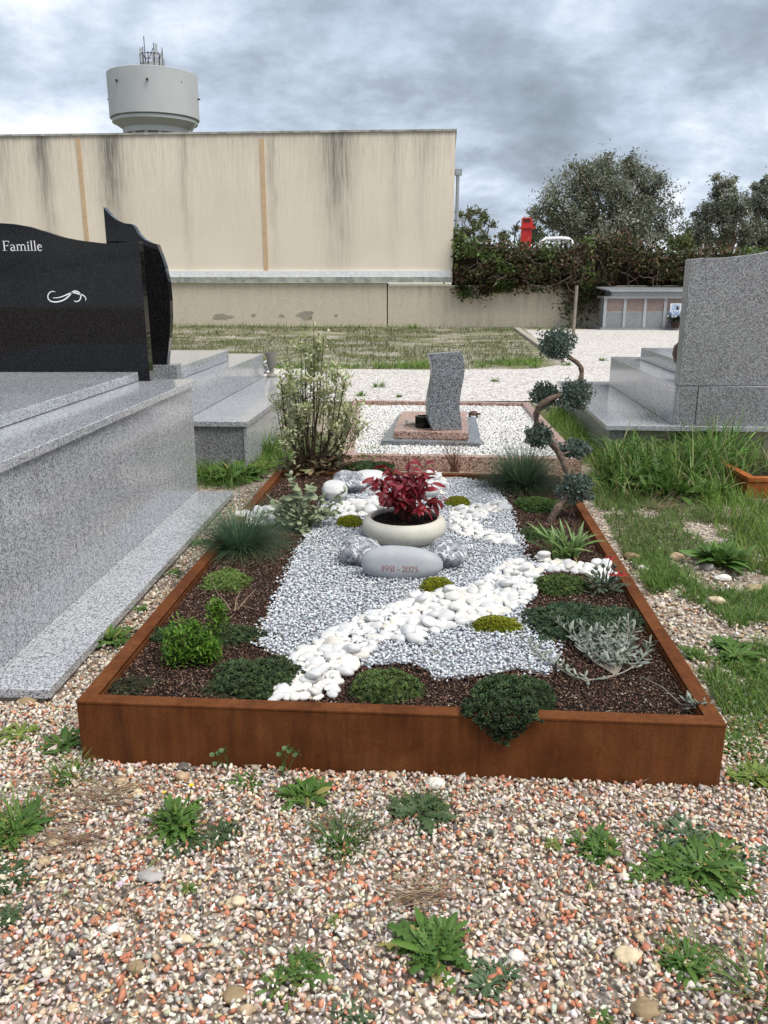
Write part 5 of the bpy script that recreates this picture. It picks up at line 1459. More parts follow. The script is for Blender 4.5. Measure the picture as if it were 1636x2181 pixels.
cushion('sedum_mat', 'sparse brownish sedum mat in the front left corner', 'sedum', 275, 1455, 50, 24, 0.022, [(0.035, 0.04, 0.02), (0.055, 0.045, 0.025), (0.03, 0.028, 0.016)], 0.0085, 0.5, seed=11, rag=0.4)
cushion('sedum_mat', 'faded brown green sedum mat beside the bright green shrublet', 'sedum', 465, 1462, 45, 20, 0.02, [(0.05, 0.045, 0.022), (0.035, 0.045, 0.02)], 0.0085, 0.4, seed=12, rag=0.4)
# strands hanging over the front rim
rim = [K(u, 0.0) for u in np.linspace(1.16, 1.49, 8)]
pp_ = []
for i in range(420):
    u = U(1.22, 1.45); hang = max(0, 1 - abs(u - 1.34) / 0.10) * U(0, 1) ** 1.2 * 0.085
    w = U(-0.02, 0.06)
    p = K(u, w)
    if w < 0.0: pp_.append((p[0], p[1] - 0.004, BH - hang * 0.9 + U(0, .012)))
    else: pp_.append((p[0], p[1], BH + 0.004 + U(0, .02)))
for i in range(170):
    u = RNG.normal(1.345, 0.033); p = K(u, -0.012 + U(-.008, .008)); pp_.append((p[0], p[1], BH - U(0, 1) ** 1.3 * 0.095 * max(0.1, 1 - abs(u - 1.345) / 0.12)))
n = len(pp_)
sp_ = [o for o in COL.objects if o.name.startswith('sedum_mat')][4]
scatter('trailing_sprigs', TUFT, pp_, rotm(U(0, 6.28, n), RNG.normal(0, .6, n), RNG.normal(0, .6, n)), 0.0105 * U(.8, 1.25, n), pal([(0.032, 0.054, 0.022), (0.05, 0.078, 0.03), (0.02, 0.034, 0.016)], [1, 1, 1], n, 0.18), M['sedumcol'], sp_)
MOSSC = [(0.165, 0.18, 0.012), (0.22, 0.23, 0.02), (0.11, 0.125, 0.01)]
for px, py, hw, hh, lb, h in ((746, 1112, 30, 9, 'yellow green moss cushion left of the cream bowl', 0.05), (975, 1069, 27, 8, 'yellow green moss cushion right of the red plant, farthest back', 0.05), (931, 1247, 39, 12, 'yellow green moss cushion just in front of the engraved stone', 0.05), (1057, 1330, 55, 13, 'largest yellow green moss cushion, by the broad pebble stream', 0.05)):
    cushion('moss_cushion', lb, 'moss', px, py, hw, hh * 1.25, h * 1.25, MOSSC, 0.0045, 1.5, seed=px, rag=0.10)

# ------------------------------------------------------------------ grass-like tufts
def fescue(name, label, px, py, n, L, cols, spread=0.04, w=0.0028, dry=0.12):
    p = G(px, py, GZ - 0.005)
    t = thing(name, label, 'ornamental grass', tuple(p))
    q = np.sqrt(U(0, 1, n)) * spread; a = U(0, 6.28, n)
    az = a + RNG.normal(0, 0.35, n)
    el = np.clip(RNG.normal(0.68, 0.42, n), 0.02, 1.45)
    l = L * U(0.65, 1.15, n)
    C = pal(cols, [1] * len(cols), n, 0.2)
    base = np.stack([p[0] + q * np.cos(a), p[1] + q * np.sin(a), np.full(n, p[2])], 1)
    blades('blades', M['grasscol'], t, base, az, el, l, w * U(.7, 1.3, n), U(0.3, 1.1, n), C, seg=5, prof=lambda s: 1 - 0.9 * s, kind='stuff')
    m = int(n * dry); a = U(0, 6.28, m)
    base = np.stack([p[0] + spread * np.cos(a), p[1] + spread * np.sin(a), np.full(m, p[2])], 1)
    blades('dry_blades', M['grasscol'], t, base, a + RNG.normal(0, .3, m), U(0.1, 0.6, m), L * U(.5, .9, m), w, U(0.5, 1.3, m), pal([(0.22, 0.18, 0.10), (0.14, 0.13, 0.07)], [1, 1], m, .2), seg=4, prof=lambda s: 1 - 0.9 * s, kind='stuff')
    return t
FES = [(0.085, 0.15, 0.09), (0.065, 0.12, 0.068), (0.13, 0.19, 0.12), (0.09, 0.16, 0.06)]
fescue('blue_fescue', 'wide blue green fescue tuft beside the left rusty rim', 515, 1172, 2400, 0.31, FES, 0.07, 0.0028)
fescue('blue_fescue', 'dark green fescue tuft at the back right corner of the bed', 1112, 1040, 2200, 0.36, [(0.055, 0.10, 0.05), (0.045, 0.08, 0.04), (0.09, 0.14, 0.07)], 0.07, 0.0042)

# strap-leaved plant
ap = G(1203, 1190, GZ)
ag = thing('strap_leaved_plant', 'green plant with long arching strap leaves by the right rim', 'plant', tuple(ap))
M['strap'] = leaf_mat('strap leaves', (0.12, 0.21, 0.05), (0.24, 0.33, 0.13), 0.4, 0.25, 0.4)
AG = [leaf_mesh('leaf', M['strap'], 1, 0.10, b_, 0.5, lambda t: min(1, 0.6 + t * 1.6) * (1 - max(0, (t - .55) / .45) ** 2 * 0.95), 8) for b_ in (0.5, 0.9, 1.35, 1.7)]
u1 = SZ(1, ap)
for i in range(42):
    a = U(0, 6.28)
    el = U(0.5, 1.45)
    leaf_at(AG[int(RNG.integers(0, 4))], ag, ap + Vector((U(-26, 26) * u1, U(-.03, .03), 0)), a, el, U(-.2, .2), U(55, 90) * u1)
for az, el, L, k in ((3.0, 0.75, 105, 1), (2.8, 0.9, 110, 1), (0.15, 0.55, 105, 2), (0.35, 0.75, 95, 2), (-0.5, 0.6, 80, 3), (-1.5, 0.6, 62, 2), (2.6, 1.0, 95, 0), (1.9, 1.2, 90, 0)):
    leaf_at(AG[k], ag, ap + Vector((U(-12, 12) * u1, 0, 0)), az, el, 0, L * u1)
for i in range(5):
    leaf_at(leaf_mesh('withered_leaf', flat_mat('withered leaf', (0.30, 0.22, 0.12), 0.8), 1, 0.07, 1.2, 0.3), ag, ap + Vector((U(-20, 20) * u1, U(-.02, .02), 0.005)), U(0, 6.28), U(0.1, .7), 0, U(30, 50) * u1, 'withered_leaf')

# silver-leaved plant
M['silver'] = leaf_mat('silver leaves', (0.16, 0.19, 0.14), (0.31, 0.34, 0.285), 0.42, 0.1, 0.5)
M['silverstem'] = flat_mat('silvery stems', (0.25, 0.22, 0.18), 0.8, 0.2)
vp_ = G(1305, 1432, GZ)
sv_t = thing('silver_plant', 'sprawling silver-leaved plant with bare stems on the right mulch', 'plant', tuple(vp_))
SL = [leaf_mesh('leaf', M['silver'], 1, 0.28, b_, 0.45, lambda t: (0.35 + 0.65 * min(1, t * 1.5)) * (1 - max(0, (t - .6) / .4) ** 2.2 * 0.9), 5) for b_ in (0.2, 0.5, -0.3)]
u1 = SZ(1, vp_)
stems = [((1310, 1440), (1260, 1410), (1208, 1335), 14), ((1310, 1440), (1265, 1390), (1178, 1328), 20), ((1305, 1435), (1285, 1380), (1262, 1345), 24), ((1310, 1435), (1308, 1375), (1315, 1335), 28), ((1310, 1435), (1340, 1390), (1335, 1322), 36), ((1312, 1435), (1325, 1375), (1348, 1350), 20), ((1312, 1440), (1362, 1425), (1385, 1378), 16), ((1310, 1440), (1240, 1470), (1192, 1425), 8), ((1240, 1455), (1180, 1425), (1120, 1378), 9), ((1300, 1430), (1245, 1410), (1228, 1368), 14), ((1310, 1438), (1295, 1410), (1290, 1380), 16), ((1310, 1438), (1300, 1415), (1255, 1395), 12), ((1312, 1438), (1335, 1410), (1338, 1385), 14), ((1305, 1435), (1270, 1380), (1232, 1335), 24), ((1310, 1435), (1300, 1370), (1290, 1345), 28), ((1310, 1438), (1312, 1405), (1316, 1378), 18)]
sm = MB()
for (p0, p1, p2, lift) in stems:
    a = G(*p0, GZ); L2 = G(p2[0], p2[1] + lift * 0.8, GZ); L1 = G(p1[0], p1[1] + lift * 0.5, GZ)
    a[2] += 0.004; L1[2] = GZ + lift * u1 * 0.45 + 0.006; L2[2] = GZ + lift * u1 + 0.015
    pts = [a * (1 - t) ** 2 + L1 * 2 * t * (1 - t) + L2 * t * t for t in np.linspace(0, 1, 8)]
    sm.tube(pts, [0.0032, 0.003, .0029, .0027, .0025, .0022, .002, .0015], 5)
    nl = 27 if lift > 12 else 18
    for i in range(nl):
        t = 0.30 + 0.70 * ((i + 1) / nl) ** .8
        p = a * (1 - t) ** 2 + L1 * 2 * t * (1 - t) + L2 * t * t
        tipness = t > .8
        leaf_at(SL[int(RNG.integers(0, 3))], sv_t, p, i * 2.4 + U(-.3, .3), U(0.25, 1.25) if tipness else U(-.1, .9), U(-.8, .8), U(20, 33) * u1 * (.85 if tipness else 1))
sm.build('stems', M['silverstem'], sv_t, True)
pp3 = G(1480, 1515, GZ)
sp2 = thing('silver_sprig', 'small silver-leaved sprig in the front right corner of the bed', 'plant', tuple(pp3))
MB().tube([G(1365, 1445, GZ) + Vector((0, 0, .008)), G(1410, 1470, GZ) + Vector((0, 0, .012)), G(1450, 1505, GZ) + Vector((0, 0, .008)), pp3 + Vector((0, 0, .02))], [.0015, .002, .0022, .002], 5).build('stem', M['silverstem'], sp2, True)
for i in range(16):
    leaf_at(SL[i % 3], sp2, pp3 + Vector((U(-.02, .02), U(-.015, .015), U(.005, .03))), i * 2.4, U(.1, .9), U(-.6, .6), U(22, 34) * SZ(1, pp3))

# red-flowered plant
rp2 = G(1288, 1268, GZ)
rf = thing('red_flower_plant', 'leafy green plant with dark red daisy flowers at the right rim', 'flowering plant', tuple(rp2))
M['grey_leaf'] = leaf_mat('grey green leaves', (0.055, 0.085, 0.04), (0.14, 0.175, 0.11), 0.5, 0.18)
RL_ = [leaf_mesh('leaf', M['grey_leaf'], 1, 0.30, b_, 0.35) for b_ in (0.4, 0.9)]
u1 = SZ(1, rp2)
for i in range(62):
    a = U(0, 6.28); q = math.sqrt(U(0, 1)) * 30 * u1; hgt = U(2, 34) * u1
    leaf_at(RL_[i % 2], rf, rp2 + Vector((q * math.cos(a), q * math.sin(a) * .8 + 0.03, hgt)), a + U(-.6, .6), U(-.2, 1.0), U(-.5, .5), U(18, 30) * u1)
sm = MB(); M['petal'] = flat_mat('dark red petals', (0.32, 0.008, 0.015), 0.5, 0.3)
PT = leaf_mesh('petal', M['petal'], 1, 0.3, 0.35, 0.2)
fls = [(1324, 1221), (1300, 1186), (1306, 1222)]
for k_, (fx, fy_) in enumerate(fls + [(1270, 1210), (1285, 1205), (1262, 1218), (1295, 1212), (1310, 1205)]):
    y0 = rp2[1] + (0.06 if k_ in (1,) else 0.02); tip = V(fx, fy_, y0)
    sm.tube([rp2 + Vector(((tip[0] - rp2[0]) * .3, 0.02, 0.0)), rp2.lerp(tip, .6) + Vector((0, 0.01, .02)), tip], [.0025, .002, .0018], 5)
    if k_ < 3:
        for j in range(11):
            leaf_at(PT, rf, tip, j * 0.571 + U(-.1, .1), U(-.35, .1), 0, 13 * u1, 'petal')
        put('flower_eye', mesh_data('flower_eye', ico(2)[0] * np.array([1, 1, .6]), ico(2)[1], M['twig'], True), rf, tip, (0, 0, 0), 4 * u1)
    else:
        put('bud', mesh_data('bud', ico(2)[0] * np.array([1, 1, 1.2]), ico(2)[1], M['grey_leaf'], True), rf, tip, (0, 0, 0), 4.2 * u1)
sm.build('stalks', M['grey_leaf'], rf, True)

# pale woolly shrub
M['woolly'] = leaf_mat('pale woolly leaves', (0.19, 0.235, 0.13), (0.33, 0.37, 0.245), 0.7, 0.2, 0.2)
wp = G(650, 1135, GZ)
ws = thing('woolly_shrub', 'pale grey green shrub with round woolly leaves at the left', 'shrub', tuple(wp))
WL = [leaf_mesh('leaf', M['woolly'], 1, 0.75, b_, 0.25, lambda t: max(0.1, math.sin(math.pi * (0.1 + 0.86 * t)) ** 0.55), 5) for b_ in (0.4, 0.9)]
u1 = SZ(1, wp); sm = MB()
wst = [(620, 1010, .02), (665, 1030, .06), (690, 1055, 0), (730, 1062, .05), (600, 1060, 0), (580, 1075, .05), (640, 1060, .1), (650, 1075, -.06), (610, 1090, -.08), (690, 1090, -.06), (720, 1085, 0), (560, 1090, .04), (640, 1110, -.12), (670, 1100, -.1), (600, 1110, -.06), (575, 1060, .12), (655, 1045, .15), (625, 1045, .02), (640, 1125, -.14), (670, 1085, .05), (615, 1070, -.04), (735, 1045, .03), (650, 1135, -.16), (590, 1085, .0)]
for tx, ty, dy in wst:
    tip = V(tx, ty, wp[1] + 0.1 + dy); b = wp + Vector((U(-.03, .03), 0.05 + U(-.03, .03), 0))
    mid = b.lerp(tip, .5) + Vector((0, 0, .03))
    sm.tube([b, mid, tip], [.004, .003, .0015], 5)
    L = (tip - b).length
    for i in range(20):
        t = 0.3 + .7 * (i + 1) / 20
        p = b * (1 - t) ** 2 + mid * 2 * t * (1 - t) + tip * t * t
        leaf_at(WL[i % 2], ws, p, i * 1.57 + U(-.4, .4) + (i % 2) * 3.14, U(-.7, 1.1), U(-.9, .9), U(9, 17) * u1)
for tx, ty in ((622, 1033), (618, 1052), (662, 1048), (668, 1042)):
    tip = V(tx, ty, wp[1] + .08)
    for k_ in range(2): leaf_at(WL[0], ws, tip, U(-2.5, -.6), U(-.5, .3), 0, 27 * u1)
sm.build('stems', M['silverstem'], ws, True)

# bright green shrublet
gp_ = G(405, 1415, GZ)
gs = thing('green_shrublet', 'bright green small-leaved shrublet at the front left of the bed', 'shrub', tuple(gp_))
u1 = SZ(1, gp_)
n = 2300
clus = [(U(-50, 55), U(-48, 45), U(15, 62)) for _ in range(34)] + [(52, 30, 110), (48, 30, 100), (56, 32, 92), (50, 30, 82), (-32, 10, 70), (45, 20, 70), (58, 25, 72)]
pr_ = np.array(clus)[RNG.integers(0, len(clus), n)]
P = np.array(gp_) + (pr_ + RNG.normal(0, 1, (n, 3)) * np.array([9, 9, 8])) * u1 * np.array([1, 1, 1]) + np.array([0, 0.05, 0])
P[:, 2] = np.maximum(P[:, 2], GZ + 0.006)
C = pal([(0.06, 0.14, 0.012), (0.10, 0.21, 0.018), (0.15, 0.26, 0.03), (0.045, 0.085, 0.012)], [3, 3, 1, 1.5], n, 0.15)
v, f, c = strips(P, U(0, 6.28, n), U(.1, 1.3, n), U(9, 15, n) * u1, U(3.4, 5.0, n) * u1, U(-.1, .6, n), C, seg=3, prof=lambda t: [.4, .9, 1, .15][int(round(t * 3))], fold=.3)
mesh('leaves', v, f, M['leafcol'], gs, True, c)['kind'] = 'stuff'
sm = MB()
for q in clus[::2] + clus[-7:]:
    tip = gp_ + Vector(q) * u1 + Vector((0, .05, 0)); sm.tube([gp_ + Vector((U(-.02, .02), .05, 0)), tip], [.003, .0015], 5)
sm.build('stems', M['bark'], gs, True)

# dry twigs on the mulch
tw_ = thing('dry_twigs', 'bare dry twigs lying on the mulch beside the light sedum mat', 'twigs', tuple(G(505, 1290, GZ)))
for P_ in ([(492, 1300), (480, 1282), (462, 1262), (448, 1225)], [(500, 1302), (503, 1278), (512, 1258)], [(505, 1300), (525, 1275), (545, 1255)], [(498, 1300), (515, 1290), (540, 1297)], [(490, 1298), (470, 1300)]):
    pts = [G(a, b, GZ + 0.012 + 0.02 * i) for i, (a, b) in enumerate(P_)]
    MB().tube(pts, [0.0028 - 0.0006 * i for i in range(len(pts))], 5).build('twig', flat_mat('dry twig', (0.24, 0.17, 0.12), 0.9), tw_, True)

# ------------------------------------------------------------------ tall variegated shrub
tp2 = G(668, 1012, GZ)
ty_ = tp2[1]
ts = thing('variegated_shrub', 'tall airy shrub with small cream green leaves at the back left', 'shrub', tuple(tp2))
u1 = SZ(1, V(668, 880, ty_))
sm = MB(); tips = []
tl = [(668, 685), (640, 720), (690, 715), (615, 770), (720, 770), (598, 800), (740, 790), (590, 835), (600, 870), (755, 850), (760, 880), (720, 830), (640, 790), (690, 780), (665, 760), (610, 900), (745, 900), (735, 930), (630, 850), (700, 860), (620, 930), (650, 830), (680, 830), (710, 900), (655, 900), (600, 940), (690, 940), (725, 870), (640, 880), (760, 915), (670, 720), (650, 690), (678, 740), (625, 810), (586, 850), (596, 790), (762, 860), (740, 765), (612, 750)]
for i, (tx, tyy) in enumerate(tl):
    dy = U(-.24, .24) * (1 if tyy > 760 else .4)
    tip = V(tx, tyy, ty_ + dy); b = tp2 + Vector((U(-.06, .06), U(-.05, .05), -.01))
    mid = b.lerp(tip, .5) + Vector(((tx - 668) * u1 * .25, 0, 0))
    sm.tube([b, mid, tip], [.0055, .004, .0014], 6); tips.append((b, mid, tip))
    for j in range(3):
        t = U(.5, .9); p = b * (1 - t) ** 2 + mid * 2 * t * (1 - t) + tip * t * t
        e = p + Vector((U(-.11, .11), U(-.11, .11), U(.05, .15))); sm.tube([p, e], [.0022, .001], 4); tips.append((p, p.lerp(e, .5), e))
sm.build('stems', M['twig'], ts, True)
n = 5200
idx = RNG.integers(0, len(tips), n)
B = np.array([[tuple(q) for q in t] for t in tips])[idx]
t = (U(0, 1, n) ** .5)[:, None]; long_ = (idx % 4 == 0)[:, None]
t = np.where(long_, .35 + .65 * t, t)
P = B[:, 0] * (1 - t) ** 2 + B[:, 1] * 2 * t * (1 - t) + B[:, 2] * t * t + RNG.normal(0, .02, (n, 3))
C = pal([(0.40, 0.43, 0.22), (0.54, 0.55, 0.34), (0.28, 0.33, 0.13), (0.62, 0.61, 0.43)], [3, 2.4, 2, 1], n, 0.15)
v, f, c = strips(P, U(0, 6.28, n), U(-.2, 1.3, n), U(7, 13, n) * u1, U(3.5, 5.5, n) * u1, U(-.2, .6, n), C, seg=2, prof=lambda q: [.4, 1, .1][int(round(q * 2))], fold=.2, twist=.6)
mesh('leaves', v, f, M['leafcol'], ts, True, c)['kind'] = 'stuff'
lp = G(672, 1010, GZ)
lb_ = thing('withered_plant', 'withered brown leafy plant under the tall variegated shrub', 'plant', tuple(lp))
n = 620
P = np.array(lp) + np.stack([RNG.normal(0, .11, n), RNG.normal(0.02, .07, n), np.abs(RNG.normal(.05, .045, n))], 1)
C = pal([(0.17, 0.115, 0.065), (0.24, 0.17, 0.10), (0.10, 0.07, 0.04), (0.16, 0.16, 0.07)], [3, 2, 2, 1], n, .18)
v, f, c = strips(P, U(0, 6.28, n), U(-.4, .9, n), U(14, 26, n) * u1, U(6, 10, n) * u1, U(0, 1.3, n), C, seg=3, prof=lambda q: [.4, 1, .8, .1][int(round(q * 3))], fold=.3, twist=.8)
mesh('leaves', v, f, M['leafcol'], lb_, True, c)['kind'] = 'stuff'
# thin reddish bush at back rim
bp_ = G(968, 1005, GZ)
bt = thing('twiggy_bush', 'thin leafless reddish twiggy bush at the back rim', 'shrub', tuple(bp_))
sm = MB()
for i in range(46):
    tx = 968 + RNG.normal(0, 26); tyy = U(905, 985); tip = V(tx, tyy, bp_[1] + U(-.1, .1)); b = bp_ + Vector((U(-.03, .03), U(-.03, .03), 0))
    mid = b.lerp(tip, .5) + Vector((U(-.03, .03), U(-.03, .03), .02)); sm.tube([b, mid, tip], [.0018, .0013, .0006], 4)
o = sm.build('twigs', flat_mat('reddish twigs', (0.16, 0.075, 0.05), .9), bt, True); o['kind'] = 'stuff'
n = 200
P = np.array(bp_) + np.stack([RNG.normal(0, .08, n), RNG.normal(0, .06, n), U(.02, .28, n)], 1)
v, f, c = strips(P, U(0, 6.28, n), U(-.4, .9, n), .016, .006, .3, pal([(.22, .10, .05), (.10, .11, .04)], [2, 1], n, .2), seg=2, prof=lambda q: [.4, 1, .1][int(round(q * 2))])
mesh('leaves', v, f, M['leafcol'], bt, True, c)['kind'] = 'stuff'
# airy green weed behind the red plant
wp2 = G(785, 990, GZ)
aw = thing('green_seedling', 'loose light green sprig at the back rim, left of the red leaves', 'plant', tuple(wp2))
sm = MB(); pts_ = []
for tx, tyy in ((765, 965), (790, 945), (805, 955), (770, 975), (815, 968), (825, 945), (780, 955)):
    tip = V(tx, tyy, wp2[1] + U(-.05, .05)); sm.tube([wp2, wp2.lerp(tip, .5) + Vector((0, 0, .02)), tip], [.002, .0015, .001], 4)
    for k_ in range(9): pts_.append(wp2.lerp(tip, U(.3, 1)) + Vector((U(-.015, .015), U(-.015, .015), U(0, .02))))
sm.build('stems', M['grey_leaf'], aw, True); n = len(pts_)
v, f, c = strips(np.array([tuple(p) for p in pts_]), U(0, 6.28, n), U(0, 1, n), .035, .012, .4, pal([(.11, .19, .04), (.16, .25, .06)], [1, 1], n, .15), seg=2, prof=lambda q: [.4, 1, .1][int(round(q * 2))])
mesh('leaves', v, f, M['leafcol'], aw, True, c)['kind'] = 'stuff'

# ------------------------------------------------------------------ cloud-pruned juniper
jb = G(1171, 1110, GZ); jy = jb[1]
ju = thing('cloud_pruned_juniper', 'twisted bare-trunked juniper clipped into blue green pompoms', 'tree', tuple(jb))
def J(px, py, dy=0.0): return V(px, py, jy + dy)
tr_ = [(1171, 1112, 0), (1184, 1088, 0), (1200, 1066, .02), (1214, 1050, .05), (1222, 1038, .10), (1212, 1016, .14), (1205, 995, .16), (1192, 968, .17), (1176, 946, .15), (1158, 932, .12), (1147, 912, .10), (1142, 888, .08), (1148, 868, .06), (1166, 852, .05), (1190, 843, .05), (1212, 838, .07), (1230, 824, .10), (1238, 803, .12), (1238, 785, .12), (1230, 773, .12), (1216, 763, .11), (1200, 748, .10), (1188, 735, .10)]
pts_ = [J(a, b, d) for a, b, d in tr_]
pts_s = []
for i in range(len(pts_) - 1):
    p0, p1, p2, p3 = pts_[max(i - 1, 0)], pts_[i], pts_[i + 1], pts_[min(i + 2, len(pts_) - 1)]
    for j in range(3):
        t = j / 3
        pts_s.append(0.5 * ((2 * p1) + (p2 - p0) * t + (2 * p0 - 5 * p1 + 4 * p2 - p3) * t * t + (3 * p1 - p0 - 3 * p2 + p3) * t ** 3))
pts_s.append(pts_[-1])
M['jbark'] = flat_mat('juniper bark', (0.15, 0.11, 0.085), 0.9, 0.1, 0, 0.7, 70)
nn_ = len(pts_s)
MB().tube(pts_s, [SZ(8.3 - 4.2 * i / nn_, jb) * (1 + .12 * math.sin(i * 1.9) + .07 * math.sin(i * 4.7)) for i in range(nn_)], 10).build('trunk', M['jbark'], ju, True)
def pad(px, py, rx, rz, dy, n=520):
    n = int(n * 2.2)
    c = J(px, py, dy); a, h = SZ(rx, c), SZ(rz, c)
    d = RNG.normal(size=(n, 3)); d /= np.linalg.norm(d, axis=1)[:, None]
    lump = 1 + .20 * np.sin(d @ np.array([5.1, 2.3, 3.7]) + px) + .10 * np.sin(d @ np.array([-3.1, 7.3, 2.7]) + py)
    P = np.array(c) + d * np.array([a, a * .9, h]) * (U(.45, 1.15, n) * lump)[:, None]
    az = np.arctan2(d[:, 1], d[:, 0]) + RNG.normal(0, .6, n); el = np.arcsin(np.clip(d[:, 2], -1, 1)) * .7 + RNG.normal(.15, .5, n)
    C = pal([(0.12, 0.165, 0.13), (0.16, 0.21, 0.175), (0.075, 0.11, 0.08), (0.21, 0.26, 0.225)], [3, 2.5, 2, 1], n, .2)
    # every sprig: three crossed short needles
    P3 = np.repeat(P, 4, 0); C3 = np.repeat(C, 4, 0); m = n * 4
    v, f, c_ = strips(P3, np.repeat(az, 4) + RNG.normal(0, .6, m), np.repeat(el, 4) + RNG.normal(0, .5, m), SZ(4.8, c) * U(.6, 1.4, m), SZ(2.5, c) * U(.7, 1.3, m), 0.2, C3, seg=2, prof=lambda q: [.8, 1, .1][int(round(q * 2))], twist=1.5)
    o = mesh('foliage_pad', v, f, M['leafcol'], ju, True, c_); o['kind'] = 'stuff'
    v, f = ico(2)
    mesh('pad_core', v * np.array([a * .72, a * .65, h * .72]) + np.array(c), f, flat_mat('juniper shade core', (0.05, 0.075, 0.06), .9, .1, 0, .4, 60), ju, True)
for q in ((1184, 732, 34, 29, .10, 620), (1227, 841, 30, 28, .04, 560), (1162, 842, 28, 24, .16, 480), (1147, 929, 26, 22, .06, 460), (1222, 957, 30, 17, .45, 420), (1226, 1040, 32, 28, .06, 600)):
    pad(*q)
MB().tube([J(1192, 968, .17), J(1205, 965, .3), J(1220, 960, .43)], [.008, .006, .004], 6).build('branch', M['jbark'], ju, True)
MB().tube([J(1205, 838, .05), J(1185, 838, .1), J(1168, 842, .15)], [.008, .006, .004], 6).build('branch', M['jbark'], ju, True)

# ------------------------------------------------------------------ coarse gravel in front and beside
STN = hull_protos(24, 10, 17, 0.45)
def gravel(name, poly, s, sz, cols, probs, z0=0.004, holes=(), jit=.15):
    x, y = grid_pts(poly, s, .7)
    k = np.ones(len(x), bool)
    for h in holes: k &= ~inpoly(h, x, y)
    x, y = x[k], y[k]; n = len(x)
    z = z0 + 0.012 * vnoise(x, y, .15, 21) + U(0, .008, n)
    c = pal(cols, probs, n, jit)
    g = sz * np.exp(RNG.normal(0, .28, n))
    return scatter(name, STN, np.stack([x, y, z], 1), rotm(U(0, 6.28, n), RNG.normal(0, .5, n), RNG.normal(0, .5, n)), np.stack([g * U(.95, 1.35, n), g * U(.7, 1.0, n), g * U(.5, .8, n)], 1), c, M['pebble'])
GC = [(0.65, 0.57, 0.475), (0.60, 0.50, 0.41), (0.52, 0.23, 0.135), (0.45, 0.175, 0.105), (0.44, 0.39, 0.35), (0.11, 0.10, 0.10), (0.54, 0.40, 0.24), (0.66, 0.61, 0.55), (0.50, 0.37, 0.27), (0.33, 0.275, 0.215)]
GPR = [4, 3, 1.9, 1.2, 2, .6, 1.0, 2.6, 1.4, 1.2]
bedpoly = [K(-.005, -.005), K(BW + .005, -.005), K(BW + .005, BL + .005), K(-.005, BL + .005)]
steppoly = [LT(-.01, -3), LT(-.01, .005), LT(3.0, .005), LT(3.0, -3)]
front = [(-2.2, 0.75), (2.2, 0.75), (2.3, 2.6), (-2.2, 2.85)]
gravel('coarse_gravel', front, 0.0118, 0.0092, GC, GPR, holes=[bedpoly, steppoly])
YC = [(0.55, 0.48, 0.38), (0.62, 0.55, 0.45), (0.46, 0.34, 0.22), (0.42, 0.22, 0.13), (0.34, 0.31, 0.27), (0.7, 0.66, 0.6), (0.22, 0.18, 0.14)]
YP = [3, 3, 1.6, 1, 1.4, 1.5, 1.5]
side = [(1.0, 2.6), (2.3, 2.6), (2.8, 4.5), (1.2, 4.7)]
x, y = grid_pts(side, 0.019, .8); 
k = ~inpoly(bedpoly, x, y) & (vnoise(x, y, .42, 33) + .35 * vnoise(x, y, .11, 34) > .44 + .28 * np.clip((y - 3.1) / 1.5, 0, 1)); x, y = x[k], y[k]; n = len(x)
g = 0.0098 * np.exp(RNG.normal(0, .38, n))
scatter('side_gravel', STN, np.stack([x, y, .003 + U(0, .01, n)], 1), rotm(U(0, 6.28, n), RNG.normal(0, .4, n), RNG.normal(0, .4, n)), np.stack([g * 1.2, g * .9, g * .6], 1), pal(YC, YP, n, .15), M['pebble'])
strip = [LT(0.0, .004), K(-.003, -.1), K(-.003, BL), LT(3.6, .15), LT(3.0, .004)]
gravel('strip_gravel', strip, 0.018, 0.0105, YC, YP)

x, y = grid_pts([(1.1, 2.7), (2.6, 2.7), (3.4, 5.6), (1.25, 5.5)], 0.034, .9)
k = ~inpoly(bedpoly, x, y); x, y = x[k], y[k]; n = len(x)
g = 0.0088 * np.exp(RNG.normal(0, .45, n))
scatter('turf_stones', STN, np.stack([x, y, .002 + U(0, .006, n)], 1), rotm(U(0, 6.28, n), RNG.normal(0, .4, n), RNG.normal(0, .4, n)), np.stack([g * 1.2, g * .9, g * .6], 1), pal(YC, YP, n, .15), M['pebble'])

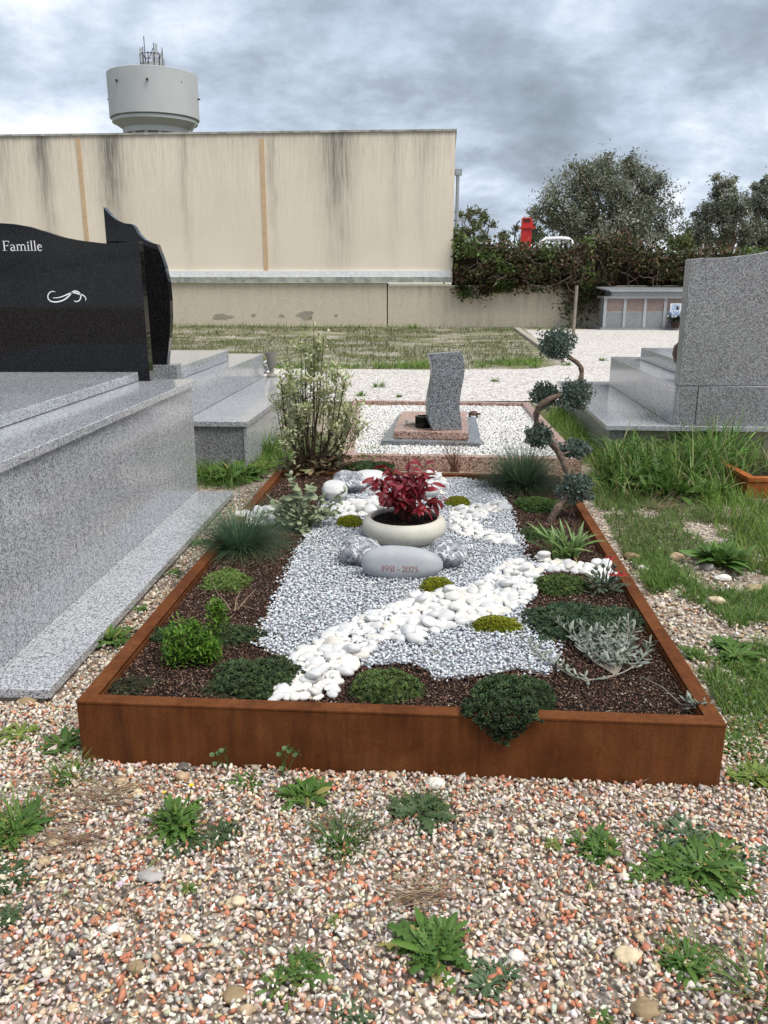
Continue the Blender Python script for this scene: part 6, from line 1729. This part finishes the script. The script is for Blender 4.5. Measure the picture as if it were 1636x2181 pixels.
# larger single stones
SC_ = {'cream': (0.60, 0.49, 0.33), 'white': (0.68, 0.65, 0.59), 'brown': (0.28, 0.205, 0.12), 'grey': (0.36, 0.34, 0.32), 'tan': (0.46, 0.34, 0.22), 'dark': (0.12, 0.105, 0.09)}
SM = {k_: flat_mat(k_ + ' stone', c_, .85, .25, 0, .22, 45) for k_, c_ in SC_.items()}
stones = [(1336, 2062, 29, 21, 'cream', 'large cream stone with a dent, lying in the gravel at lower right'), (440, 2148, 15, 20, 'white', 'white egg-shaped stone near the bottom edge, left of centre'), (496, 2142, 29, 11, 'brown', 'flat mossy brown stone near the bottom edge'), (522, 2172, 16, 20, 'tan', 'upright tan stone cut by the bottom edge, beside a flat brown one'),
          (318, 1882, 26, 11, 'grey', 'long flat pale grey stone in the left gravel'), (500, 1936, 18, 13, 'cream', 'smooth cream stone in the gravel, left of centre'), (288, 2078, 20, 16, 'brown', 'olive brown stone in the gravel at lower left'), (393, 2016, 17, 13, 'cream', 'tapered cream stone in the gravel, lower left'), (236, 1992, 17, 11, 'white', 'whitish stone far left in the front gravel'), (1060, 1722, 16, 10, 'grey', 'flat grey stone in front of the steel bed, right half'),
          (116, 1805, 18, 11, 'tan', 'yellowish stone beside dry stalks at the left'), (88, 1848, 14, 12, 'tan', 'blocky tan stone near the left edge weeds'), (1378, 2176, 30, 22, 'brown', 'angular brown stone cut off by the bottom edge'), (926, 1682, 20, 13, 'white', 'chunky white stone against the steel front, centre'), (385, 1668, 19, 14, 'tan', 'beige stone touching the steel front above yellow flowers'), (290, 1700, 13, 9, 'cream', 'small cream stone beside dry straw'), (255, 1672, 15, 9, 'tan', 'long tan stone below the left steel corner'), (386, 1644, 14, 8, 'dark', 'dark brown stone tucked against the steel front'),
          (1100, 2052, 17, 12, 'white', 'pale pinkish stone beside the blue green clover weed'), (835, 1662, 12, 9, 'tan', 'tan stone leaning on the steel front'), (1332, 1692, 11, 8, 'tan', 'ochre stone below the right part of the steel front'), (55, 1500, 22, 9, 'brown', 'brown stone by the front edge of the granite step'), (1352, 1194, 18, 9, 'brown', 'orange brown stone outside the right rim, among grass'), (1445, 1196, 18, 10, 'tan', 'smooth tan stone in the grass beyond the right rim'), (1510, 1215, 13, 10, 'grey', 'grey pebble by the broad-leaved weed at the right'), (1545, 1240, 18, 7, 'white', 'flat white stone at the right, farthest in the bare patch'), (1530, 1290, 18, 12, 'cream', 'cream stone pair in the right bare patch'), (1610, 1262, 22, 8, 'tan', 'tan stone at the right picture edge'), (1370, 1218, 14, 8, 'white', 'white stone close to the right rim'), (685, 2160, 12, 9, 'grey', 'rounded grey stone beside the bottom centre weed'), (205, 1690, 12, 7, 'grey', 'small grey slab left of the dry straw'), (1015, 2172, 18, 11, 'white', 'rough white stone at the bottom edge, right of centre')]
for i, (a, b, w, h, cn, lb) in enumerate(stones):
    p = G(a, b, .012)
    rock('stone', lb, 'stone', a, b, w, h * .85, SZ(w, p) * .8, SM[cn], 500 + i, .006, .26, U(-.5, .5), 3, .30, 1.7)

# ------------------------------------------------------------------ weeds
WLM = {}
def weedleaf(kind):
    if kind in WLM: return WLM[kind]
    m = {'dand': leaf_mat('dandelion leaves', (0.055, 0.12, 0.024), (0.125, 0.225, 0.045), .5, .25, .3, (0.33, 0.27, 0.09)), 'blue': leaf_mat('blue green weed leaves', (0.06, 0.11, 0.05), (0.115, 0.175, 0.085), .55, .22), 'yel': leaf_mat('yellow green weed leaves', (0.14, 0.20, 0.04), (0.22, 0.29, 0.06), .5, .25), 'dark': leaf_mat('dark weed leaves', (0.04, 0.075, 0.028), (0.085, 0.13, 0.05), .55, .2)}[kind]
    lob = lambda t: max(.07, (.4 + .7 * t) * (1 - max(0, t - .75) / .25 * .85) * (1.0 if int(round(t * 12)) % 2 else 0.28))
    wide = lambda t: max(.12, math.sin(math.pi * (.1 + .87 * t ** 1.2)) ** .8)
    WLM[kind] = ([leaf_mesh('leaf', m, 1, .34, b_, .3, lob, 12) for b_ in (.5, 1.0)] + [leaf_mesh('leaf', m, 1, .24, b_, .3, wide, 5) for b_ in (.5, .9)], m)
    return WLM[kind]
def weed(label, px, py, hw, n, kind, name='weed', up=.5, ln=None, z0=0.006, mix=None, tilt=.35, cat='weed'):
    p = G(px, py, z0); r = SZ(hw, p)
    t = thing(name, label, cat, (p[0], p[1], z0))
    LV, m = weedleaf(kind)
    ncr = 1 if hw < 35 else int(RNG.integers(5, 9))
    crowns = [(0.0, 0.0)] + [(U(.25, .75) * math.cos(a), U(.25, .75) * math.sin(a)) for a in U(0, 6.28, ncr - 1)]
    wts = np.array([1.5] + [U(.4, 1.1) for _ in range(ncr - 1)]); wts /= wts.sum()
    for i in range(min(int(n * 3.2), 280)):
        ci = int(RNG.choice(ncr, p=wts)); cx, cy = crowns[ci]
        a = U(0, 6.28); q = abs(RNG.normal(0, .10)) * r
        outer = U(0, 1)
        L = 1.6 * (ln or .62) * r * (0.40 + 0.75 * outer) * U(.7, 1.15) * (1.0 if ci == 0 else .72)
        el = (1 - outer) * (tilt + up * 1.1) + U(-.05, .25)
        k_ = int(RNG.integers(0, 4)) if mix is None else int(RNG.choice(mix))
        sc = (L, L * U(.75, 1.3), L * U(.7, 1.5))
        leaf_at(LV[k_], t, p + Vector((cx * r * .95 + q * math.cos(a), cy * r * .95 + q * math.sin(a), U(0, up * .03))), a + U(-.5, .5), el, U(-.6, .6), sc)
    return t, p, r
def tuftgrass(label, px, py, hw, n, L, cols, name='grass_tuft', w=.004, el=(.5, 1.4), z0=0.004, cat='grass', parent=None):
    p = G(px, py, z0); r = SZ(hw, p)
    t = parent or thing(name, label, cat, (p[0], p[1], z0))
    q = np.sqrt(U(0, 1, n)) * r * .6; a = U(0, 6.28, n)
    base = np.stack([p[0] + q * np.cos(a), p[1] + q * np.sin(a), np.full(n, z0)], 1)
    blades('blades', M['grasscol'], t, base, a + RNG.normal(0, .7, n), U(el[0], el[1], n), L * U(.5, 1.1, n), w * U(.7, 1.3, n), U(.2, 1.2, n), pal(cols, [1] * len(cols), n, .2), seg=4, prof=lambda s: 1 - .85 * s * s, kind='stuff')
    return t
GG = [(0.085, 0.16, 0.03), (0.125, 0.215, 0.04), (0.165, 0.26, 0.06)]
GD = [(0.065, 0.12, 0.04), (0.10, 0.155, 0.055), (0.14, 0.185, 0.08)]
w, p, r = weed('upright leafy weed with two yellow flowers before the steel bed', 378, 1758, 62, 64, 'dand', 'flowering_weed', 1.0, .62)
M['yellow'] = flat_mat('yellow petals', (0.85, 0.52, 0.01), .5)
YP_ = leaf_mesh('petal', M['yellow'], 1, .4, .2, .1)
for fx, fy_, s_ in ((408, 1673, 7), (350, 1688, 5)):
    tip = V(fx, fy_, p[1] + .06)
    MB().tube([p + Vector(((tip[0] - p[0]) * .5, .03, 0)), tip], [.002, .0015], 5).build('stalk', WLM['dand'][1], w, True)
    for j in range(12): leaf_at(YP_, w, tip, j * .5236, .35, 0, SZ(s_, p), 'petal')
    put('flower_eye', mesh_data('flower_eye', ico(1)[0], ico(1)[1], M['yellow'], True), w, tip, (0, 0, 0), SZ(s_ * .4, p))
weed('feathery dark green weed right of the yellow-flowered one', 470, 1775, 46, 46, 'dark', up=.3, ln=.6, mix=[0, 1])
weed('spreading dark weed below the yellow-flowered one', 390, 1800, 60, 50, 'dark', up=.2, ln=.5, mix=[0, 1])
weed('dandelion-like rosette touching the steel front', 655, 1700, 52, 40, 'dand', up=.45, ln=.7, mix=[2, 3, 0])
tuftgrass('spiky green grass tuft in the gravel, centre left', 728, 1790, 70, 150, .11, GD, el=(.3, 1.3))
weed('leafy weed at the base of the spiky grass tuft', 728, 1800, 50, 26, 'dand', up=.3, mix=[0, 1])
weed('flat toothed dark weed before the steel front, centre', 888, 1740, 78, 46, 'dark', up=.25, ln=.6, mix=[0, 1])
tuftgrass('sparse dark grass tuft in the toothed dark weed', 895, 1735, 60, 60, .10, GD, el=(.3, 1.2))
weed('compact bright green rosette in the right gravel', 1270, 1815, 55, 60, 'dand', up=.5, ln=.62, mix=[0, 1, 2])
weed('tiny yellow green weed left of the bright rosette', 1175, 1806, 24, 20, 'yel', up=.4, mix=[2, 3])
weed('largest dark leafy weed patch at the right edge of the gravel', 1490, 1855, 125, 150, 'dand', up=.4, ln=.36)
weed('dark leafy weed at the left part of the largest right patch', 1425, 1835, 75, 60, 'dand', up=.3, ln=.4)
weed('dark leafy weed at the right edge, lower part of the patch', 1545, 1890, 90, 70, 'dand', up=.3, ln=.36)
weed('blue green trailing weed behind the largest leafy patch', 1460, 1790, 90, 60, 'blue', up=.3, ln=.35, mix=[2, 3, 0])
weed('low weed trailing left of the largest leafy patch', 1370, 1870, 48, 26, 'dand', up=.2, ln=.5)
weed('blue green weed at the right picture edge', 1600, 1830, 60, 40, 'blue', up=.3, ln=.45)
weed('bright green dandelion rosette at bottom centre', 925, 2035, 82, 60, 'dand', up=.5, ln=.72, mix=[0, 1, 0, 2])
weed('blue green clover-like weed below the dandelion rosette', 1040, 2105, 90, 120, 'blue', up=.35, ln=.3, mix=[2, 3])
weed('loose spiky green weed in the lower right gravel', 1462, 2060, 62, 44, 'dand', up=.4, ln=.6, mix=[2, 3])
tuftgrass('loose spiky grass around the lower right weed', 1462, 2058, 62, 70, .085, GG, el=(.2, 1.2))
weed('sparse spindly weed in the gravel, lower left of centre', 628, 2085, 70, 34, 'dand', up=.5, ln=.6, mix=[0, 1])
weed('leafy weed at the left picture edge', 30, 1775, 75, 50, 'dand', up=.5, ln=.6)
tuftgrass('grassy tuft at the left picture edge', 40, 1760, 70, 120, .12, GG)
weed('feathery dark weed patch low on the left picture edge', 22, 1870, 75, 80, 'dark', up=.3, ln=.4, mix=[0, 1])
weed('small weed below the feathery patch at left', 20, 1955, 40, 22, 'dark', up=.3, mix=[0, 1])
weed('sprawling weed by the left front corner of the steel bed', 135, 1590, 58, 36, 'dand', up=.35, ln=.6)
weed('low weed between granite step and gravel at far left', 40, 1570, 60, 34, 'yel', up=.3, ln=.5)
tuftgrass('thin grass left of the dry straw', 150, 1660, 55, 90, .10, GG)
weed('small leafy weed left of the dry straw', 155, 1665, 40, 18, 'dand', up=.4)
weed('grey green weed cut by the bottom edge, centre', 752, 2180, 55, 40, 'blue', up=.4, ln=.45, mix=[2, 3])
tuftgrass('long grass blades at the bottom right corner', 1625, 2120, 75, 50, .19, [(0.10, .16, .04), (.14, .2, .06)], w=.006, el=(.3, 1.1))
weed('tiny weed in the gravel, middle left', 400, 1895, 24, 14, 'dand', up=.2)
weed('tiny upright yellow green weed in the centre gravel', 712, 1978, 17, 16, 'yel', up=1.0)
weed('small sprig alone in the right gravel', 1258, 1895, 15, 8, 'dand', up=.5, mix=[2, 3])
weed('small weed along the steel front, centre left', 520, 1672, 50, 24, 'dand', up=.3, ln=.45, mix=[2, 3])
weed('bottom edge weed right of centre', 1280, 2178, 30, 16, 'dand', up=.3)
# clover sprigs leaning on the steel front
CLM = leaf_mesh('leaflet', leaf_mat('clover leaflets', (.06, .12, .035), (.10, .17, .05), .5, .25), 1, .8, .3, .15, lambda t: max(.15, math.sin(math.pi * (.06 + .8 * t)) ** .7))
for cx0, cy0, heads, lb in ((488, 1640, [(458, 1606), (464, 1625), (478, 1597), (472, 1603)], 'clover sprig left, standing against the steel front'), (600, 1650, [(600, 1605), (612, 1592), (634, 1606), (622, 1598), (606, 1635)], 'clover sprig right, standing against the steel front')):
    q = G(cx0, cy0 + 14, .0)
    q[1] = min(q[1], (K(.5, 0)[1] - .03))
    t = thing('clover', lb, 'clover', (q[0], q[1], 0))
    sm = MB()
    for hx_, hy__ in heads:
        tip = V(hx_, hy__, q[1] - .01)
        sm.tube([q, q.lerp(tip, .6) + Vector((U(-.01, .01), 0, .01)), tip], [.0016, .0013, .001], 5)
        for j in range(3): leaf_at(CLM, t, tip, j * 2.094 - .5, .1, -.9, SZ(12, q), 'leaflet')
    sm.build('stalks', WLM['dand'][1], t, True)
n = 520
x = U(-1.35, 1.35, n); y = U(1.25, 2.35, n)
k = ~inpoly(bedpoly, x, y) & ~inpoly(steppoly, x, y); x, y = x[k], y[k]; n = len(x)
v, f, c = strips(np.stack([x, y, U(.016, .026, n)], 1), U(0, 6.28, n), U(-.1, .15, n), U(.012, .05, n) * np.where(U(0, 1, n) < .2, 1.8, 1), U(.0015, .006, n), U(-.3, .4, n), pal([(.22, .15, .09), (.32, .25, .15), (.12, .08, .05), (.10, .13, .04)], [3, 2, 2, 1], n, .25), seg=3, prof=lambda q: [.5, 1, .8, .2][int(round(q * 3))], twist=.6)
mesh('plant_litter', v, f, M['leafcol'], None, True, c, recentre=False)['kind'] = 'stuff'
bx_, by_ = grid_pts(inner, .075, 1.2); n = len(bx_)
v, f, c = strips(np.stack([bx_, by_, .200 + U(0, .006, n)], 1), U(0, 6.28, n), U(-.1, .15, n), U(.008, .035, n), U(.001, .004, n), U(-.3, .4, n), pal([(.22, .15, .09), (.32, .25, .15), (.12, .08, .05)], [3, 2, 2], n, .25), seg=3, prof=lambda q: [.5, 1, .8, .2][int(round(q * 3))], twist=.6)
mesh('bed_litter', v, f, M['leafcol'], None, True, c, recentre=False)['kind'] = 'stuff'
# beside the granite step
weed('dandelion growing against the granite step', 236, 1372, 46, 34, 'dand', up=.7, ln=.75, mix=[0, 1, 2])
for a, b, hw, lb in ((370, 1225, 22, 'small weed in the strip by the steel rim, farther back'), (275, 1345, 20, 'small round-leaved weed by the steel rim'), (430, 1160, 25, 'low weed in the strip behind the blue grass'), (300, 1300, 18, 'tiny weed between step and rim')):
    weed(lb, a, b, hw, 16, 'dand', up=.3, ln=.6, mix=[2, 3])
# dry straw
def straw(label, px, py, hw, n, L=.10, flat=.25):
    p = G(px, py, .012); r = SZ(hw, p)
    t = thing('dry_straw', label, 'straw', (p[0], p[1], .012))
    base = np.stack([p[0] + RNG.normal(0, r * .5, n), p[1] + RNG.normal(0, r * .4, n), U(.012, .03, n)], 1)
    blades('stalks', M['grasscol'], t, base, U(-.4, .7, n) + (U(0, 1, n) > .5) * 3.14, U(0, flat, n), L * U(.5, 1.2, n), .003, U(-.1, .3, n), pal([(.40, .31, .20), (.28, .20, .13), (.20, .14, .10)], [2, 2, 1], n, .2), seg=2, prof=lambda s: 1 - .5 * s, kind='stuff')
straw('pale dry grass clump lying in the right centre gravel', 900, 1908, 50, 70)
straw('brown dry straw in front of the left steel corner', 215, 1705, 75, 130)
straw('thin dry stalks by the left weeds', 140, 1800, 55, 70)

# ------------------------------------------------------------------ grass on the right and behind
def grassfield(name, pxpoly, n, hlo, hhi, cols, w=.004, nz=None, thr=.3, z0=0.002, seg=4, kind='stuff', el=(.6, 1.5), bend=(.2, 1.3), minz=0):
    poly = [G(a, b, 0) for a, b in pxpoly]
    P = np.array([(q[0], q[1]) for q in poly]); mn, mx = P.min(0), P.max(0)
    x = U(mn[0], mx[0], n * 3); y = U(mn[1], mx[1], n * 3)
    k = inpoly(poly, x, y) & ~inpoly(bedpoly, x, y)
    if nz: k &= (vnoise(x, y, nz, 51) * .7 + .3 * vnoise(x, y, nz * .3, 52)) > thr
    x, y = x[k][:n], y[k][:n]; n = len(x)
    hh = U(hlo, hhi, n) * (.6 + .8 * vnoise(x, y, .3, 53))
    v, f, c = strips(np.stack([x, y, np.full(n, z0)], 1), U(0, 6.28, n), U(el[0], el[1], n), hh, w * U(.6, 1.4, n), U(bend[0], bend[1], n), pal(cols, [1] * len(cols), n, .2), seg=seg, prof=lambda s: 1 - .85 * s * s, twist=.5)
    o = mesh(name, v, f, M['grasscol'], None, True, c, recentre=False); o['kind'] = kind
    return o
BG = [(0.12, 0.21, 0.03), (0.17, 0.28, 0.04), (0.21, 0.33, 0.065), (0.10, 0.155, 0.035)]
grassfield('tall_grass', [(1262, 1010), (1300, 965), (1420, 935), (1560, 925), (1660, 950), (1660, 1010), (1560, 1060), (1400, 1075), (1290, 1070)], 2400, .14, .36, [(0.08, .155, .03), (.125, .22, .045), (.17, .28, .06), (.26, .24, .11)], .0095, el=(.8, 1.5), bend=(.3, 1.7), seg=6)
grassfield('tall_clump', [(1290, 1005), (1330, 965), (1450, 950), (1540, 960), (1560, 1020), (1440, 1060), (1310, 1045)], 2300, .28, .52, [(0.065, .135, .026), (.105, .205, .04), (.15, .26, .055), (.18, .21, .08)], .0145, el=(.9, 1.5), bend=(.3, 1.6), seg=7)
grassfield('bright_grass', [(1480, 1010), (1760, 1000), (1800, 1250), (1600, 1230), (1520, 1130)], 4200, .07, .18, BG, .0038, el=(.8, 1.5))
grassfield('short_grass', [(1215, 1010), (1500, 1040), (1760, 1120), (1800, 1260), (1640, 1240), (1400, 1200), (1330, 1190), (1290, 1110)], 19000, .02, .085, GG + [(0.18, 0.18, 0.08), (0.07, 0.12, .03)], .0038, .35, .37)
grassfield('patchy_grass', [(1330, 1180), (1800, 1220), (1900, 1700), (1570, 1680), (1560, 1560), (1450, 1370)], 24000, .02, .085, GG, .0036, .36, .37)
grassfield('gap_grass', [(1160, 905), (1200, 870), (1250, 880), (1318, 985), (1300, 1010), (1225, 985)], 2600, .06, .24, BG, .006)
grassfield('back_grass', [(405, 1040), (420, 960), (600, 940), (740, 985), (590, 1005), (500, 1045)], 5000, .05, .18, GG, .005)
FG = [(0.075, 0.105, 0.03), (0.105, 0.13, 0.04), (0.14, 0.15, 0.06), (0.20, 0.18, 0.10)]
grassfield('field_grass', [(-100, 786), (-100, 694), (380, 694), (1095, 702), (1150, 775), (1000, 787)], 26000, .04, .13, FG, .012, 1.1, .36, seg=2)
grassfield('wall_foot_grass', [(-100, 699), (-100, 694), (700, 696), (1215, 702), (1215, 706), (700, 701)], 1400, .06, .22, GG, .014, seg=2)
grassfield('field_edge_grass', [(950, 787), (1150, 778), (1160, 768), (1020, 772), (760, 780), (500, 783), (500, 788)], 2600, .06, .16, BG, .010, .9, .38, seg=2)
for a, b, hw, lb in ((808, 824, 20, 'small grass tuft on the white gravel, left of the wavy stone'), (768, 843, 16, 'grass tuft on white gravel beside the tall shrub'), (1055, 812, 14, 'small grass tuft on the white gravel, right of the wavy stone'), (850, 845, 10, 'few grass blades on white gravel near the wavy stone'), (745, 694, 12, 'dark leafy tuft at the wall foot, above the tall shrub'), (880, 699, 18, 'wide green tuft at the wall foot near the dark joint'), (1140, 782, 18, 'grass tuft at the end of the grassy field'), (1205, 778, 14, 'dark tuft behind the juniper top'), (1285, 768, 12, 'yellow green tuft on the white gravel at right')):
    p = G(a, b, 0); tuftgrass(lb, a, b, hw, 46, SZ(hw, p) * .9, GG, w=SZ(1.6, p), el=(.3, 1.3), z0=.013)
weed('dandelion rosette between the granite ledge and steel bed', 500, 1018, 70, 60, 'dand', up=.5, ln=.6, mix=[2, 3, 0])
weed('leafy weed in the corner below the granite ledge', 428, 1018, 30, 22, 'dand', up=.7)
weed('thistle-leaved weed by the back left bed corner', 560, 1000, 40, 26, 'yel', up=.5)
tw3 = tuftgrass('tall narrow weed stems against the granite ledge', 572, 975, 18, 60, .34, GG, 'tall_weed', .006, (1.2, 1.55), cat='weed')
weed('broad-leaved weed in the right grass', 1535, 1205, 62, 30, 'dand', 'broad_leaved_weed', .9, .8, mix=[2, 3])
weed('thick green leafy weeds among the tall grass', 1400, 1050, 95, 85, 'dand', up=1.6, ln=.5, mix=[0, 2, 3])
weed('bright leafy weed between tall grass and the right rim', 1318, 1035, 50, 40, 'dand', up=1.4, ln=.6, mix=[2, 3, 0])
weed('dark leafy weeds at the foot of the tall grass', 1500, 1060, 80, 60, 'dand', up=1.0, ln=.4)
weed('low weed patch beyond the right rim, nearest the front', 1560, 1590, 60, 40, 'dand', up=.3, ln=.5)
weed('flat green weed patch in the right gravel, middle', 1570, 1400, 90, 90, 'dand', up=.25, ln=.35, mix=[2, 3])
weed('small weed outside the right rim by the silver plant', 1470, 1395, 40, 30, 'dand', up=.3, ln=.5)
weed('weed at the right picture edge beside the steel corner', 1610, 1660, 60, 46, 'yel', up=.3, ln=.5, mix=[2, 3])
straw('brown dry straw heap in front of the tall grass', 1420, 1085, 42, 120, .14, .9)

# second rusty bed at the right edge
q0 = G(1590, 1062, 0.0)
b2 = thing('steel_planter_bed', 'orange rusty steel bed edge at the right picture border', 'planter bed', (q0[0] + .6, q0[1] + .6, 0))
M['corten2'] = mk_corten('bright corten steel', 1.5)
zz = V(1590, 1018, q0[1])[2]
for nm, a, b in (('rim', (q0[0], q0[1], zz - .03), (q0[0] + 1.3, q0[1] + .06, zz)), ('side_rim', (q0[0], q0[1] + .062, zz - .03), (q0[0] + .06, q0[1] + .95, zz)), ('front_panel', (q0[0] + .003, q0[1] + .012, -.02), (q0[0] + 1.3, q0[1] + .024, zz - .032)), ('side_panel', (q0[0] + .012, q0[1] + .03, -.02), (q0[0] + .024, q0[1] + .95, zz - .032))):
    MB().box(a, b).build(nm, M['corten2'], b2, bevel=.002)
MB().box((q0[0] + .03, q0[1] + .03, 0), (q0[0] + 1.3, q0[1] + .95, zz - .06)).build('soil', M['soil'], b2)
print('PEBBLES', NPEB, 'tris', sum(len(m.polygons) for m in bpy.data.meshes))
